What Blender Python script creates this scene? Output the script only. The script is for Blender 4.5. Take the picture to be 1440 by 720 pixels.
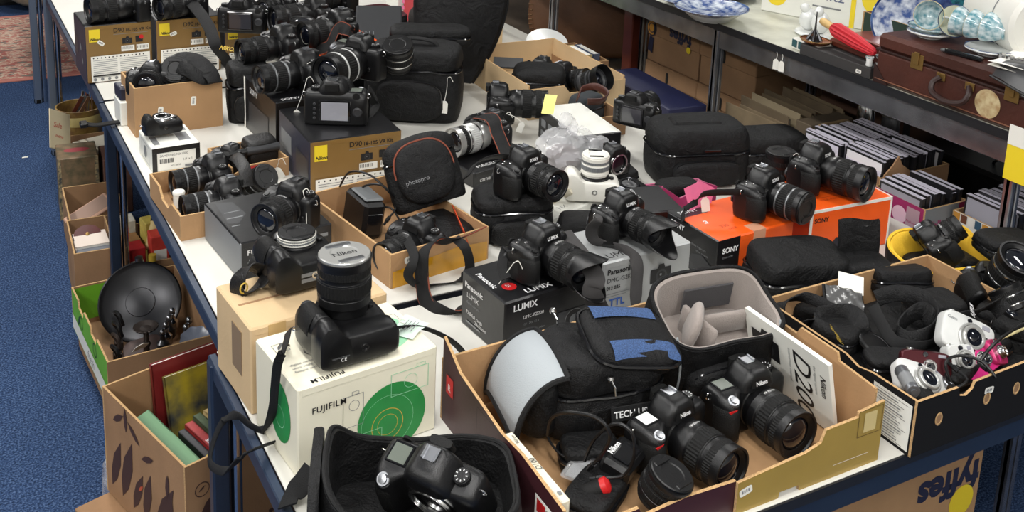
import bpy, bmesh, math, random
from math import sin, cos, pi, radians
from mathutils import Matrix, Vector, Euler
random.seed(7)
for o in list(bpy.data.objects): bpy.data.objects.remove(o)
SC = bpy.context.scene
COL = SC.collection

# ------------------------------------------------------------------ camera
H = 1.78
RX = Vector((0.87690214, -0.47895116, 0.04060082))
RD = Vector((-0.07521252, -0.22014948, -0.97256223))
RF = Vector((0.47474806, 0.8497882, -0.22907268))
FPX = 1517.0
cd = bpy.data.cameras.new('camera')
cam = bpy.data.objects.new('camera', cd); COL.objects.link(cam)
m3 = Matrix((RX, -RD, -RF)).transposed()
cam.matrix_world = Matrix.Translation((0, 0, H)) @ m3.to_4x4()
cd.sensor_width = 36.0; cd.sensor_fit = 'HORIZONTAL'
cd.lens = FPX * 36.0 / 1440.0
cd.shift_y = -0.25
cd.clip_start = 0.02
SC.camera = cam
# ------------------------------------------------------------------ light
w = bpy.data.worlds.new('world'); SC.world = w; w.use_nodes = True
w.node_tree.nodes['Background'].inputs[0].default_value = (0.82, 0.86, 0.92, 1)
w.node_tree.nodes['Background'].inputs[1].default_value = 0.24
SC.view_settings.view_transform = 'Standard'
SC.view_settings.look = 'None'
SC.view_settings.exposure = 0.28
SC.view_settings.gamma = 1.0
SC.view_settings.use_curve_mapping = False
def ceiling_or_fill_lamp(x, y, e, sx=1.2, sy=0.28, rz=0):
    l = bpy.data.lights.new('ceiling_tube_or_fill', 'AREA'); l.shape = 'RECTANGLE'
    l.size = sx; l.size_y = sy; l.energy = e; l.color = (1.0, 0.985, 0.955)
    o = bpy.data.objects.new('ceiling_tube_or_fill', l); COL.objects.link(o)
    o.location = (x, y, 2.75); o.rotation_euler = (0, 0, rz)
for (x, y, e) in ((0.3, 0.7, 24), (0.3, 2.9, 26), (0.3, 5.2, 30), (2.6, 0.7, 20), (2.7, 3.4, 20), (-1.9, 0.6, 42), (-1.9, 3.2, 46), (1.2, 7.0, 30), (0.9, -0.9, 34), (-1.2, -0.9, 30)):  # the last pair, behind the camera, is added fill brightening the box fronts
    ceiling_or_fill_lamp(x, y, e, rz=pi/2)

# ------------------------------------------------------------------ geometry helpers
def at(u, v, z):
    """point at height z seen at photograph pixel (u, v)"""
    d = RX * (u - 720.0) + RD * v + RF * FPX
    t = (z - H) / d.z
    return Vector((d.x * t, d.y * t, z))
I4 = Matrix.Identity(4)
def T(x, y=None, z=None):
    return Matrix.Translation((x, y, z)) if y is not None else Matrix.Translation(x)
def R(rx=0, ry=0, rz=0):
    return Euler((radians(rx), radians(ry), radians(rz)), 'XYZ').to_matrix().to_4x4()
class M:
    """collects shapes that become one mesh"""
    def __init__(s, mat=I4): s.v = []; s.f = []; s.mi = []; s.m = mat; s.i = 0
    def add(s, v, f, m=None):
        n = len(s.v); mm = s.m @ m if m is not None else s.m
        s.v += [mm @ Vector(p) for p in v]
        s.f += [tuple(k + n for k in q) for q in f]; s.mi += [s.i] * len(f)
        return s
    def box(s, x0, x1, y0, y1, z0, z1, b=0.0, m=None):
        if x1 < x0: x0, x1 = x1, x0
        if y1 < y0: y0, y1 = y1, y0
        if z1 < z0: z0, z1 = z1, z0
        if b <= 0:
            v = [(x, y, z) for x in (x0, x1) for y in (y0, y1) for z in (z0, z1)]
            f = [(0, 1, 3, 2), (4, 6, 7, 5), (0, 4, 5, 1), (2, 3, 7, 6), (0, 2, 6, 4), (1, 5, 7, 3)]
            return s.add(v, f, m)
        b = min(b, (x1 - x0) / 2.01, (y1 - y0) / 2.01, (z1 - z0) / 2.01)
        v = []; idx = {}
        for a, X in enumerate((x0, x1)):
            for c, Y in enumerate((y0, y1)):
                for e, Z in enumerate((z0, z1)):
                    sx, sy, sz = (1, -1)[a], (1, -1)[c], (1, -1)[e]
                    idx[a, c, e, 0] = len(v); v.append((X, Y + sy * b, Z + sz * b))
                    idx[a, c, e, 1] = len(v); v.append((X + sx * b, Y, Z + sz * b))
                    idx[a, c, e, 2] = len(v); v.append((X + sx * b, Y + sy * b, Z))
        f = []
        def q(*k): f.append(tuple(idx[i] for i in k))
        for a in (0, 1):
            k = [(a, 0, 0, 0), (a, 0, 1, 0), (a, 1, 1, 0), (a, 1, 0, 0)]; q(*(k if a == 0 else k[::-1]))
            k = [(0, a, 0, 1), (1, a, 0, 1), (1, a, 1, 1), (0, a, 1, 1)]; q(*(k if a == 0 else k[::-1]))
            k = [(0, 0, a, 2), (0, 1, a, 2), (1, 1, a, 2), (1, 0, a, 2)]; q(*(k if a == 0 else k[::-1]))
        for a in (0, 1):
            for c in (0, 1):
                q((a, c, 0, 0), (a, c, 1, 0), (a, c, 1, 1), (a, c, 0, 1))
                q((a, 0, c, 0), (a, 1, c, 0), (a, 1, c, 2), (a, 0, c, 2))
                q((0, a, c, 1), (1, a, c, 1), (1, a, c, 2), (0, a, c, 2))
                for e in (0, 1): q((a, c, e, 0), (a, c, e, 1), (a, c, e, 2))
        return s.add(v, f, m)
    def loft(s, rings, m=None, cap=True, closed=True):
        n = len(rings[0]); v = [p for r in rings for p in r]; f = []
        for k in range(len(rings) - 1):
            for i in range(n if closed else n - 1):
                j = (i + 1) % n
                f.append((k * n + i, k * n + j, (k + 1) * n + j, (k + 1) * n + i))
        if cap:
            f.append(tuple(range(n))[::-1]); f.append(tuple((len(rings) - 1) * n + i for i in range(n)))
        return s.add(v, f, m)
    def lathe(s, prof, n=32, m=None, cap=True):
        return s.loft([[(r * cos(2 * pi * i / n), r * sin(2 * pi * i / n), z) for i in range(n)] for r, z in prof], m, cap)
    def gear(s, r, z0, z1, teeth=40, d=0.0006, m=None):
        n = teeth * 2; rr = lambda i: r + (d if (i // 1) % 2 else 0)
        ring = lambda z, k=0.0: [((rr(i) - k) * cos(2 * pi * i / n), (rr(i) - k) * sin(2 * pi * i / n), z) for i in range(n)]
        return s.loft([ring(z0, d), ring(z0 + .0006), ring(z1 - .0006), ring(z1, d)], m)
    def tube(s, pts, r, n=8, m=None, closed=False):
        pts = [Vector(p) for p in pts]; rings = []; up = None
        for i, p in enumerate(pts):
            a = pts[max(i - 1, 0)]; b = pts[min(i + 1, len(pts) - 1)]
            t = (b - a)
            if t.length < 1e-9: t = Vector((0, 0, 1))
            t.normalize()
            if up is None: up = Vector((0, 0, 1)) if abs(t.z) < .9 else Vector((1, 0, 0))
            x = t.cross(up).normalized(); up = x.cross(t).normalized()
            rad = r[i] if isinstance(r, (list, tuple)) else r
            rings.append([tuple(p + (x * cos(2 * pi * k / n) + up * sin(2 * pi * k / n)) * rad) for k in range(n)])
        return s.loft(rings, m)
    def ribbon(s, pts, w, th=0.0016, side=None, m=None, roll=None):
        """flat band along pts; side = width direction (or per-point list)"""
        pts = [Vector(p) for p in pts]; rings = []; last = None
        for i, p in enumerate(pts):
            a = pts[max(i - 1, 0)]; b = pts[min(i + 1, len(pts) - 1)]
            t = (b - a).normalized()
            sd = side[i] if isinstance(side, list) else side
            sd = Vector(sd) if sd is not None else (t.cross(Vector((0, 0, 1))) if abs(t.z) < .95 else (last or Vector((1, 0, 0))))
            sd = sd - t * sd.dot(t)
            if sd.length < 1e-6: sd = last or Vector((1, 0, 0))
            sd.normalize()
            if last is not None and side is None and sd.dot(last) < 0: sd = -sd
            last = sd
            nn = t.cross(sd).normalized()
            ww = w[i] if isinstance(w, (list, tuple)) else w
            rings.append([tuple(p + sd * (ww / 2 * a1) + nn * (th / 2 * b1)) for a1, b1 in ((-1, -.4), (-.92, -1), (.92, -1), (1, -.4), (1, .4), (.92, 1), (-.92, 1), (-1, .4))])
        return s.loft(rings, m)
    def prism(s, poly, t, m=None):
        """polygon in XZ, from y=0 to y=t"""
        n = len(poly); v = [(x, 0, z) for x, z in poly] + [(x, t, z) for x, z in poly]
        f = [tuple(range(n)), tuple(range(2 * n - 1, n - 1, -1))] + [(i, i + n, (i + 1) % n + n, (i + 1) % n) for i in range(n)]
        return s.add(v, f, m)
    def grid(s, nx, ny, fn, m=None):
        v = [fn(i / nx, j / ny) for j in range(ny + 1) for i in range(nx + 1)]
        f = [(j * (nx + 1) + i, j * (nx + 1) + i + 1, (j + 1) * (nx + 1) + i + 1, (j + 1) * (nx + 1) + i) for j in range(ny) for i in range(nx)]
        return s.add(v, f, m)
    def ball(s, c, a, b, h, n=20, k=10, m=None, e=1.0):
        rings = []
        for j in range(k + 1):
            ph = -pi / 2 + pi * j / k; r = max(cos(ph), 1e-4) ** e
            rings.append([(c[0] + a * r * cos(2 * pi * i / n), c[1] + b * r * sin(2 * pi * i / n), c[2] + h * math.copysign(abs(sin(ph)) ** e, sin(ph))) for i in range(n)])
        return s.loft(rings, m)
def ring(cx, cy, z, a, b, e=4.0, n=36):
    out = []
    for i in range(n):
        t = 2 * pi * i / n; c, s_ = cos(t), sin(t)
        out.append((cx + a * math.copysign(abs(c) ** (2 / e), c), cy + b * math.copysign(abs(s_) ** (2 / e), s_), z))
    return out
def spline(pts, k=8, closed=False):
    P = [Vector(p) for p in pts]; out = []; n = len(P)
    rng = range(n if closed else n - 1)
    for i in rng:
        p0 = P[(i - 1) % n] if closed or i > 0 else P[0]; p1 = P[i]; p2 = P[(i + 1) % n]; p3 = P[(i + 2) % n] if closed or i < n - 2 else P[-1]
        for j in range(k):
            t = j / k
            out.append(.5 * ((2 * p1) + (p2 - p0) * t + (2 * p0 - 5 * p1 + 4 * p2 - p3) * t * t + (3 * p1 - p0 - 3 * p2 + p3) * t ** 3))
    out.append(P[0].copy() if closed else P[-1].copy())
    return out
def ob(name, m, mat, parent=None, ang=35, loc=None, rot=None, bevel=0, fixn=True):
    me = bpy.data.meshes.new(name)
    me.from_pydata([tuple(p) for p in m.v], [], m.f)
    mats = mat if isinstance(mat, (list, tuple)) else [mat]
    for x in mats: me.materials.append(x)
    if len(mats) > 1: me.polygons.foreach_set('material_index', m.mi)
    if fixn:
        bm = bmesh.new(); bm.from_mesh(me); bmesh.ops.recalc_face_normals(bm, faces=bm.faces); bm.to_mesh(me); bm.free()
    if ang:
        me.polygons.foreach_set('use_smooth', [True] * len(me.polygons)); me.set_sharp_from_angle(angle=radians(ang))
    me.update()
    o = bpy.data.objects.new(name, me); COL.objects.link(o)
    if parent: o.parent = parent
    if loc is not None: o.location = loc
    if rot is not None: o.rotation_euler = [radians(a) for a in rot]
    return o
def tag(o, label, cat, group=None, kind=None):
    o['label'] = label; o['category'] = cat
    if group: o['group'] = group
    if kind: o['kind'] = kind
    return o
def thing(name, label, cat, mat=None, group=None):
    o = bpy.data.objects.new(name, None); COL.objects.link(o); o.empty_display_size = .05
    if mat is not None: o.matrix_world = mat
    tag(o, label, cat, group); return o
def struct(name, m, mat, **k):
    o = ob(name, m, mat, **k); o['kind'] = 'structure'; return o
def dup(root, mat, label, group=None):
    r = root.copy(); COL.objects.link(r); r.matrix_world = mat; r['label'] = label
    if group: r['group'] = group
    for ch in root.children:
        c = ch.copy(); COL.objects.link(c); c.parent = r
        for g in ch.children:
            d = g.copy(); COL.objects.link(d); d.parent = c
    return r
_tc = {}
def text_geo(s, size=1.0, italic=False, spacing=1.0, bold=0.0):
    k = (s, italic, spacing, bold)
    if k not in _tc:
        cu = bpy.data.curves.new('t', 'FONT'); cu.body = s; cu.size = 1.0; cu.align_x = 'LEFT'; cu.space_character = spacing
        cu.shear = .25 if italic else 0; cu.offset = bold; cu.resolution_u = 3
        o = bpy.data.objects.new('t', cu); COL.objects.link(o)
        dg = bpy.context.evaluated_depsgraph_get(); me = bpy.data.meshes.new_from_object(o.evaluated_get(dg))
        _tc[k] = ([tuple(v.co) for v in me.vertices], [tuple(p.vertices) for p in me.polygons])
        bpy.data.objects.remove(o); bpy.data.curves.remove(cu); bpy.data.meshes.remove(me)
    v, f = _tc[k]
    return [(x * size, y * size, 0) for x, y, z in v], f
def text_w(s, size, **k):
    v, f = text_geo(s, size, **k); xs = [p[0] for p in v]
    return max(xs) if xs else 0

# ------------------------------------------------------------------ materials
_mats = {}
def mat(name, col, rough=.6, metal=0.0, bump=0.0, scale=200.0, var=0.0, vscale=None, coat=0.0, spec=.5, trans=0.0, alpha=1.0, stretch=None, col2=None, sheen=0.0):
    if name in _mats: return _mats[name]
    m = bpy.data.materials.new(name); m.use_nodes = True
    nt = m.node_tree; b = nt.nodes['Principled BSDF']
    b.inputs['Base Color'].default_value = (*col, 1); b.inputs['Roughness'].default_value = rough
    b.inputs['Metallic'].default_value = metal; b.inputs['Coat Weight'].default_value = coat
    b.inputs['Specular IOR Level'].default_value = spec
    b.inputs['Transmission Weight'].default_value = trans; b.inputs['Alpha'].default_value = alpha
    b.inputs['Sheen Weight'].default_value = sheen
    if bump or var or col2:
        tc = nt.nodes.new('ShaderNodeTexCoord'); mp = nt.nodes.new('ShaderNodeMapping')
        nt.links.new(tc.outputs['Object'], mp.inputs['Vector'])
        if stretch: mp.inputs['Scale'].default_value = stretch
    if bump:
        nz = nt.nodes.new('ShaderNodeTexNoise'); nz.inputs['Scale'].default_value = scale; nz.inputs['Detail'].default_value = 3
        bp = nt.nodes.new('ShaderNodeBump'); bp.inputs['Strength'].default_value = bump; bp.inputs['Distance'].default_value = .002
        nt.links.new(mp.outputs[0], nz.inputs['Vector']); nt.links.new(nz.outputs['Fac'], bp.inputs['Height']); nt.links.new(bp.outputs[0], b.inputs['Normal'])
    if var or col2:
        n2 = nt.nodes.new('ShaderNodeTexNoise'); n2.inputs['Scale'].default_value = vscale or scale; n2.inputs['Detail'].default_value = 4
        mx = nt.nodes.new('ShaderNodeMix'); mx.data_type = 'RGBA'
        c2 = col2 or tuple(max(0, c * (1 - var)) for c in col)
        c1 = col if col2 else tuple(min(1, c * (1 + var)) for c in col)
        mx.inputs[6].default_value = (*c1, 1); mx.inputs[7].default_value = (*c2, 1)
        mr = nt.nodes.new('ShaderNodeMapRange'); mr.inputs[1].default_value = .35; mr.inputs[2].default_value = .65
        nt.links.new(mp.outputs[0], n2.inputs['Vector']); nt.links.new(n2.outputs['Fac'], mr.inputs[0]); nt.links.new(mr.outputs[0], mx.inputs[0]); nt.links.new(mx.outputs[2], b.inputs['Base Color'])
    _mats[name] = m; return m
def wrinkle(m, sc=24, st=.5):
    """adds soft cloth creases under the weave"""
    nt = m.node_tree; b = nt.nodes['Principled BSDF']; old = b.inputs['Normal'].links[0].from_node
    tc = nt.nodes.new('ShaderNodeTexCoord'); nz = nt.nodes.new('ShaderNodeTexNoise'); nz.inputs['Scale'].default_value = sc; nz.inputs['Detail'].default_value = 2; nz.inputs['Distortion'].default_value = 1.2
    bp = nt.nodes.new('ShaderNodeBump'); bp.inputs['Strength'].default_value = st; bp.inputs['Distance'].default_value = .012
    nt.links.new(tc.outputs['Object'], nz.inputs['Vector']); nt.links.new(nz.outputs['Fac'], bp.inputs['Height']); nt.links.new(bp.outputs[0], old.inputs['Normal'])
def s2l(r, g, b):
    f = lambda c: (c / 255 / 12.92) if c / 255 <= .04045 else ((c / 255 + .055) / 1.055) ** 2.4
    return (f(r), f(g), f(b))
PLAST = mat('black plastic', (.005, .005, .0055), .32, spec=.42, bump=.2, scale=900)
RUBBER = mat('black rubber', (.005, .005, .005), .6, spec=.27, bump=.6, scale=700)
GLOSS = mat('gloss black', (.006, .006, .007), .12, coat=.4)
GLASS = mat('lens glass', (.004, .005, .009), .03, coat=1.0)
SCREEN = mat('screen glass', (.035, .035, .042), .08, coat=1.0)
SCREENL = mat('pale screen', s2l(150, 150, 158), .12, coat=.8)
LCDGREY = mat('lcd grey', s2l(98, 104, 96), .2)
LCDWHITE = mat('lcd cover white', s2l(225, 228, 226), .3)
CHROME = mat('chrome', (.62, .62, .62), .18, 1.0)
STEEL = mat('brushed steel', (.36, .37, .39), .3, 1.0)
SILVER = mat('silver plastic', s2l(185, 185, 182), .3, .6)
SILVP = mat('silver paint', s2l(205, 206, 204), .35, .25)
GREYP = mat('grey plastic', s2l(105, 108, 110), .4)
DGREYP = mat('dark grey plastic', (.03, .031, .034), .4)
WHITEP = mat('white plastic', s2l(228, 226, 218), .35)
INK = mat('white ink', s2l(225, 225, 225), .5)
BINK = mat('black ink', s2l(22, 22, 24), .5)
GINK = mat('grey ink', s2l(120, 122, 124), .5)
RED = mat('red plastic', s2l(190, 30, 32), .4)
NYLON = mat('black nylon', (.0042, .0042, .0048), .58, spec=.3, bump=.9, scale=500, var=.3, vscale=60)
NYLON2 = mat('soft black nylon', (.0038, .0038, .0042), .62, spec=.28, bump=.9, scale=260)
wrinkle(NYLON); wrinkle(NYLON2, 18, .6)
LEATHB = mat('black leather', (.008, .0075, .0075), .42, spec=.4, bump=.7, scale=300)
WEB = mat('strap webbing', (.008, .008, .0085), .7, spec=.3, bump=.8, scale=900)
WEBG = mat('grey webbing', s2l(62, 60, 60), .8, bump=.6, scale=1200)
ORANGETRIM = mat('rust edging', s2l(125, 58, 36), .7)
GOLDINK = mat('gold ink', s2l(190, 160, 60), .4)
YELINK = mat('yellow print', s2l(232, 205, 40), .5)
KRAFT = mat('kraft cardboard', s2l(168, 131, 92), .85, bump=.25, scale=140, var=.07, vscale=9)
KRAFTL = mat('light kraft board', s2l(204, 176, 136), .8, bump=.2, scale=140, var=.06, vscale=7)
KRAFTD = mat('brown kraft board', s2l(148, 114, 82), .85, bump=.25, scale=140, var=.1, vscale=9)
FLUTE = mat('torn board edge', s2l(186, 150, 104), .9, bump=.8, scale=500, var=.2, vscale=300)
GOLDBOX = mat('gold printed card', s2l(128, 98, 52), .38, bump=.08, scale=60, var=.05, vscale=8, coat=.2)
GOLDBOX2 = mat('mustard gold card', s2l(158, 132, 64), .45, bump=.12, scale=60, var=.06, vscale=8)
MAROON = mat('maroon printed card', s2l(58, 26, 32), .42, bump=.12, scale=50, var=.1, vscale=10)
BLACKCARD = mat('black printed card', (.007, .007, .008), .32, bump=.15, scale=40, coat=.15)
NAVYCARD = mat('dark blue card', s2l(38, 40, 56), .45, bump=.1, scale=60)
WHITECARD = mat('white card', s2l(226, 226, 218), .5, bump=.1, scale=60, var=.03, vscale=8)
CREAMCARD = mat('cream card', s2l(226, 221, 200), .5, bump=.1, scale=60, var=.03, vscale=6)
SILVCARD = mat('silver grey card', s2l(168, 170, 170), .38, .25, bump=.08, scale=60)
GREYCARD = mat('grey card', s2l(120, 122, 124), .5)
ORANGE = mat('orange printed card', s2l(240, 92, 22), .4, bump=.1, scale=50, var=.04, vscale=10, coat=.1)
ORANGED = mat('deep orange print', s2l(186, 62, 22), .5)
GREEN = mat('green print', s2l(34, 132, 62), .5, var=.08, vscale=20)
PGREEN = mat('pale green print', s2l(150, 208, 168), .5)
LIME = mat('lime printed card', s2l(104, 168, 40), .5, bump=.15, scale=60, var=.06, vscale=10)
PINKCARD = mat('magenta card', s2l(150, 38, 92), .5, var=.08, vscale=14)
PINKL = mat('pink card', s2l(222, 110, 150), .55, var=.1, vscale=20)
PINKPL = mat('hot pink plastic', s2l(218, 48, 132), .25, .3)
PAPER = mat('paper', s2l(232, 230, 222), .7)
PAPERY = mat('yellow paper', s2l(226, 220, 130), .7)
BLUEST = mat('blue painted steel', s2l(44, 57, 78), .38, .35, bump=.06, scale=30, var=.12, vscale=6)
LAMI = mat('white laminate', s2l(214, 212, 204), .42, var=.03, vscale=5)
DARKEDGE = mat('dark edging', (.012, .013, .016), .4)
GREYLIN = mat('grey lining', s2l(150, 140, 134), .9, bump=.5, scale=500, sheen=.3)
GREYFAB = mat('pale grey fabric', s2l(158, 164, 168), .7, bump=.3, scale=500)
BAND = mat('satin silver ring', s2l(128, 130, 132), .35, .6)
BLACKMATT = mat('matt black card', (.007, .007, .008), .75, bump=.15, scale=40, spec=.2)
BLUEMESH = mat('blue mesh fabric', s2l(58, 84, 128), .85, bump=1.0, scale=700, var=.4, vscale=500)
YELFAB = mat('yellow lining', s2l(236, 190, 50), .8, bump=.3, scale=300)
LEATHBR = mat('brown leather', s2l(70, 36, 28), .42, bump=.5, scale=90, var=.25, vscale=6)
BROWNHIDE = mat('dark brown hide', s2l(98, 66, 42), .5, bump=.4, scale=70, var=.35, vscale=4)
BRASS = mat('dull brass', s2l(150, 120, 70), .4, .8)
WOOD = mat('dark polished wood', s2l(92, 42, 30), .3, bump=.1, scale=20, var=.2, vscale=8, coat=.4)
LIGHTWOOD = mat('pale wood', s2l(206, 172, 112), .5, var=.1, vscale=20)
CHINA = mat('white china', s2l(226, 228, 226), .15, coat=.5)
CHINABLUE = mat('blue patterned china', s2l(214, 222, 230), .15, coat=.5, col2=s2l(60, 84, 140), vscale=46)
CHINATEAL = mat('teal patterned china', s2l(206, 218, 220), .15, coat=.5, col2=s2l(88, 140, 152), vscale=70)
DBLUE = mat('deep blue glaze', s2l(28, 38, 92), .15, coat=.5, col2=s2l(84, 112, 160), vscale=30)
TEAL = mat('turquoise glaze', s2l(40, 140, 170), .2, coat=.4)
CASEBLK = mat('case spine black', (.012, .012, .014), .3)
DISCW = mat('case sleeve lilac white', s2l(212, 208, 222), .25)
CLEAR = mat('clear film', (.95, .95, .96), .12, trans=0.0, alpha=.16, bump=.5, scale=30)
CLEARGL = mat('clear glass', (.9, .92, .92), .05, alpha=.3)
PEWTER = mat('dull pewter', s2l(92, 92, 94), .3, .9)
BRONZE = mat('dark bronze', s2l(58, 50, 46), .42, .6, var=.2, vscale=30)

# ------------------------------------------------------------------ setting: carpet, rug, tables, steel shelf
def carpet_mat():
    m = bpy.data.materials.new('blue speckled carpet'); m.use_nodes = True; nt = m.node_tree; b = nt.nodes['Principled BSDF']
    tc = nt.nodes.new('ShaderNodeTexCoord')
    n1 = nt.nodes.new('ShaderNodeTexNoise'); n1.inputs['Scale'].default_value = 190; n1.inputs['Detail'].default_value = 2
    n2 = nt.nodes.new('ShaderNodeTexNoise'); n2.inputs['Scale'].default_value = 1.6; n2.inputs['Detail'].default_value = 3
    cr = nt.nodes.new('ShaderNodeValToRGB'); e = cr.color_ramp.elements
    e[0].position = .33; e[0].color = (*s2l(31, 44, 70), 1); e[1].position = .7; e[1].color = (*s2l(90, 112, 148), 1)
    k = e.new(.5); k.color = (*s2l(50, 71, 107), 1)
    mx = nt.nodes.new('ShaderNodeMix'); mx.data_type = 'RGBA'; mx.blend_type = 'MULTIPLY'; mx.inputs[0].default_value = .35
    bp = nt.nodes.new('ShaderNodeBump'); bp.inputs['Strength'].default_value = .8; bp.inputs['Distance'].default_value = .004
    for n in (n1, n2): nt.links.new(tc.outputs['Object'], n.inputs['Vector'])
    nt.links.new(n1.outputs['Fac'], cr.inputs[0]); nt.links.new(cr.outputs[0], mx.inputs[6]); nt.links.new(n2.outputs['Fac'], mx.inputs[7])
    nt.links.new(mx.outputs[2], b.inputs['Base Color']); nt.links.new(n1.outputs['Fac'], bp.inputs['Height']); nt.links.new(bp.outputs[0], b.inputs['Normal'])
    b.inputs['Roughness'].default_value = .95; b.inputs['Specular IOR Level'].default_value = .1
    return m
def rug_mat():
    m = bpy.data.materials.new('red patterned rug'); m.use_nodes = True; nt = m.node_tree; b = nt.nodes['Principled BSDF']
    tc = nt.nodes.new('ShaderNodeTexCoord'); mp = nt.nodes.new('ShaderNodeMapping'); mp.inputs['Scale'].default_value = (4, 11, 1)
    v = nt.nodes.new('ShaderNodeTexVoronoi'); v.inputs['Scale'].default_value = 2.6
    n = nt.nodes.new('ShaderNodeTexNoise'); n.inputs['Scale'].default_value = 3.5; n.inputs['Detail'].default_value = 6
    cr = nt.nodes.new('ShaderNodeValToRGB'); cr.color_ramp.interpolation = 'CONSTANT'; e = cr.color_ramp.elements
    e[0].position = 0; e[0].color = (*s2l(70, 70, 72), 1); e[1].position = .38; e[1].color = (*s2l(196, 180, 160), 1)
    for p, c in ((.44, (172, 108, 96)), (.5, (196, 176, 156)), (.55, (164, 92, 84)), (.62, (110, 106, 98))):
        k = e.new(p); k.color = (*s2l(*c), 1)
    mx = nt.nodes.new('ShaderNodeMix'); mx.data_type = 'FLOAT'; mx.inputs[0].default_value = .35
    nt.links.new(tc.outputs['Object'], mp.inputs['Vector']); nt.links.new(mp.outputs[0], v.inputs['Vector']); nt.links.new(mp.outputs[0], n.inputs['Vector'])
    nt.links.new(n.outputs['Fac'], mx.inputs[2]); nt.links.new(v.outputs['Distance'], mx.inputs[3]); nt.links.new(mx.outputs[0], cr.inputs[0])
    nt.links.new(cr.outputs[0], b.inputs['Base Color']); b.inputs['Roughness'].default_value = .95
    return m
fl = M(); fl.box(-4, 7, -1.5, 11, -.05, 0); struct('floor', fl, carpet_mat(), ang=0)
WALLP = mat('pale wall paint', s2l(205, 203, 196), .8)
g = M(); g.box(-4, 7, -1.5, 11, 2.85, 2.9); struct('ceiling', g, mat('white ceiling tiles', s2l(226, 226, 222), .9), ang=0)
g = M(); g.box(-4, 7, 11, 11.1, 0, 2.85); struct('wall_back', g, WALLP, ang=0)
g = M(); g.box(-4.1, -4, -1.5, 11, 0, 2.85); struct('wall_left', g, WALLP, ang=0)
g = M(); g.box(7, 7.1, -1.5, 11, 0, 2.85); struct('wall_right', g, WALLP, ang=0)
g = M(); g.box(-4, 7, -1.6, -1.5, 0, 2.85); struct('wall_front', g, WALLP, ang=0)
rg = thing('patterned_rug', 'red and cream patterned rug lying on blue carpet beyond the table legs', 'rug', T(-.6, 5.83, 0))
g = M(); g.box(-1.2, 1.9, .04, 1.35, 0, .008, .002); ob('rug_field', g, rug_mat(), rg)
g = M(); g.box(-1.24, 1.94, 0, .04, 0, .009, .002); g.box(-1.24, 1.94, 1.35, 1.39, 0, .009, .002); g.box(-1.24, -1.2, .04, 1.35, 0, .009, .002); g.box(1.9, 1.94, .04, 1.35, 0, .009, .002)
ob('rug_border', g, mat('faded rose border', s2l(176, 112, 100), .95), rg)

TZ = .70
LEGM = mat('blue grey tube steel', s2l(120, 132, 150), .3, .6)
def table(label, x0, x1, y0, y1, lead, group=None, lm=None):
    t = thing('folding_table', label, 'table', T(x0, y0, 0), group)
    W, D = x1 - x0, y1 - y0
    g = M(); g.box(.004, W, .004, D, TZ - .004, TZ, .0012); ob('tabletop', g, LAMI, t)
    g = M(); g.box(.008, W, .008, D - .008, TZ - .022, TZ - .0042); ob('board_edge', g, DARKEDGE, t)
    g = M(); g.box(0, W, 0, .004, TZ - .02, TZ - .002); ob('edge_strip', g, DARKEDGE, t)
    g = M(); g.box(-.012, .003, -.002, D, TZ - .035, TZ - .003, .002); ob('edge_rail', g, BLUEST, t)
    g = M(); g.box(-.006, W, .006, .026, TZ - .062, TZ - .0225, .003); ob('edge_rail', g, BLUEST, t)
    for (x, y) in lead:
        g = M(); g.box(x - .016, x + .016, y - .016, y + .016, 0, TZ - .006, .004); l = ob('leg', g, lm or BLUEST, t)
        g = M(); g.lathe([(.017, 0), (.019, .004), (.019, .018), (.017, .02)], 16, T(x, y, 0)); ob('foot_cap', g, RUBBER, l)
        g = M(); g.tube([(x + .03, y, .0), (x + .03, y, TZ - .03)], .011, 12); ob('brace_tube', g, CHROME, l)
    return t
table('nearest white trestle table with dark blue steel edge, front edge along the picture bottom', .404, 2.02, 1.007, 1.764, [(.0, .738), (.0, .03), (1.59, .04), (1.59, .72)])
table('middle white table between the nearest table and the far one, with blue corner leg', .434, 2.02, 1.785, 3.245, [(.012, 1.435), (1.57, .05), (1.57, 1.42)])
table('far white table carrying the gold boxes at upper left', .436, 2.02, 3.262, 4.735, [(-.004, 1.455), (1.57, .05), (1.57, 1.42)], lm=LEGM)
table('farthest table, only its steel leg showing over the rug', .436, 2.02, 5.43, 6.6, [(-.002, .02), (1.57, .05)], lm=LEGM)
# steel shelf on the right
sh = thing('steel_shelf_unit', 'tall grey steel shelf unit along the right, loaded with crockery and boxes', 'shelf', T(2.06, 1.28, 0))
PST = mat('worn grey steel', s2l(140, 142, 148), .27, .85, bump=.1, scale=20, var=.25, vscale=14)
for y in (.13, .03, 1.15, 2.105):
    for x in (0, .4):
        g = M()
        for dx in (0, .018): g.box(x + dx, x + dx + .012, y - .012, y + .012, 0, .98, .002)
        g.box(x, x + .03, y - .004, y + .004, 0, .98); ob('shelf_post', g, PST, sh)
g = M(); g.box(0, .82, -.02, 3.6, .985, .998, .002); ob('upper_shelf', g, mat('chipped pale board', s2l(190, 190, 176), .5, var=.15, vscale=10), sh)
g = M(); g.box(-.003, .0, -.02, 3.6, .98, 1.001); ob('shelf_lip', g, DARKEDGE, sh)
g = M(); g.box(.004, .02, -.02, 3.6, .925, .98, .002); ob('front_rail', g, PST, sh)
g = M(); g.box(.8, .82, -.02, 3.6, .925, .98, .002); ob('back_rail', g, PST, sh)
g = M(); g.box(.03, .82, -.02, 3.6, .48, .50, .002); ob('lower_shelf', g, mat('shelf board brown', s2l(86, 74, 62), .6, var=.2, vscale=8), sh)
g = M(); g.box(.03, .045, -.02, 3.6, .45, .48, .002); ob('lower_rail', g, PST, sh)

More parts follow.
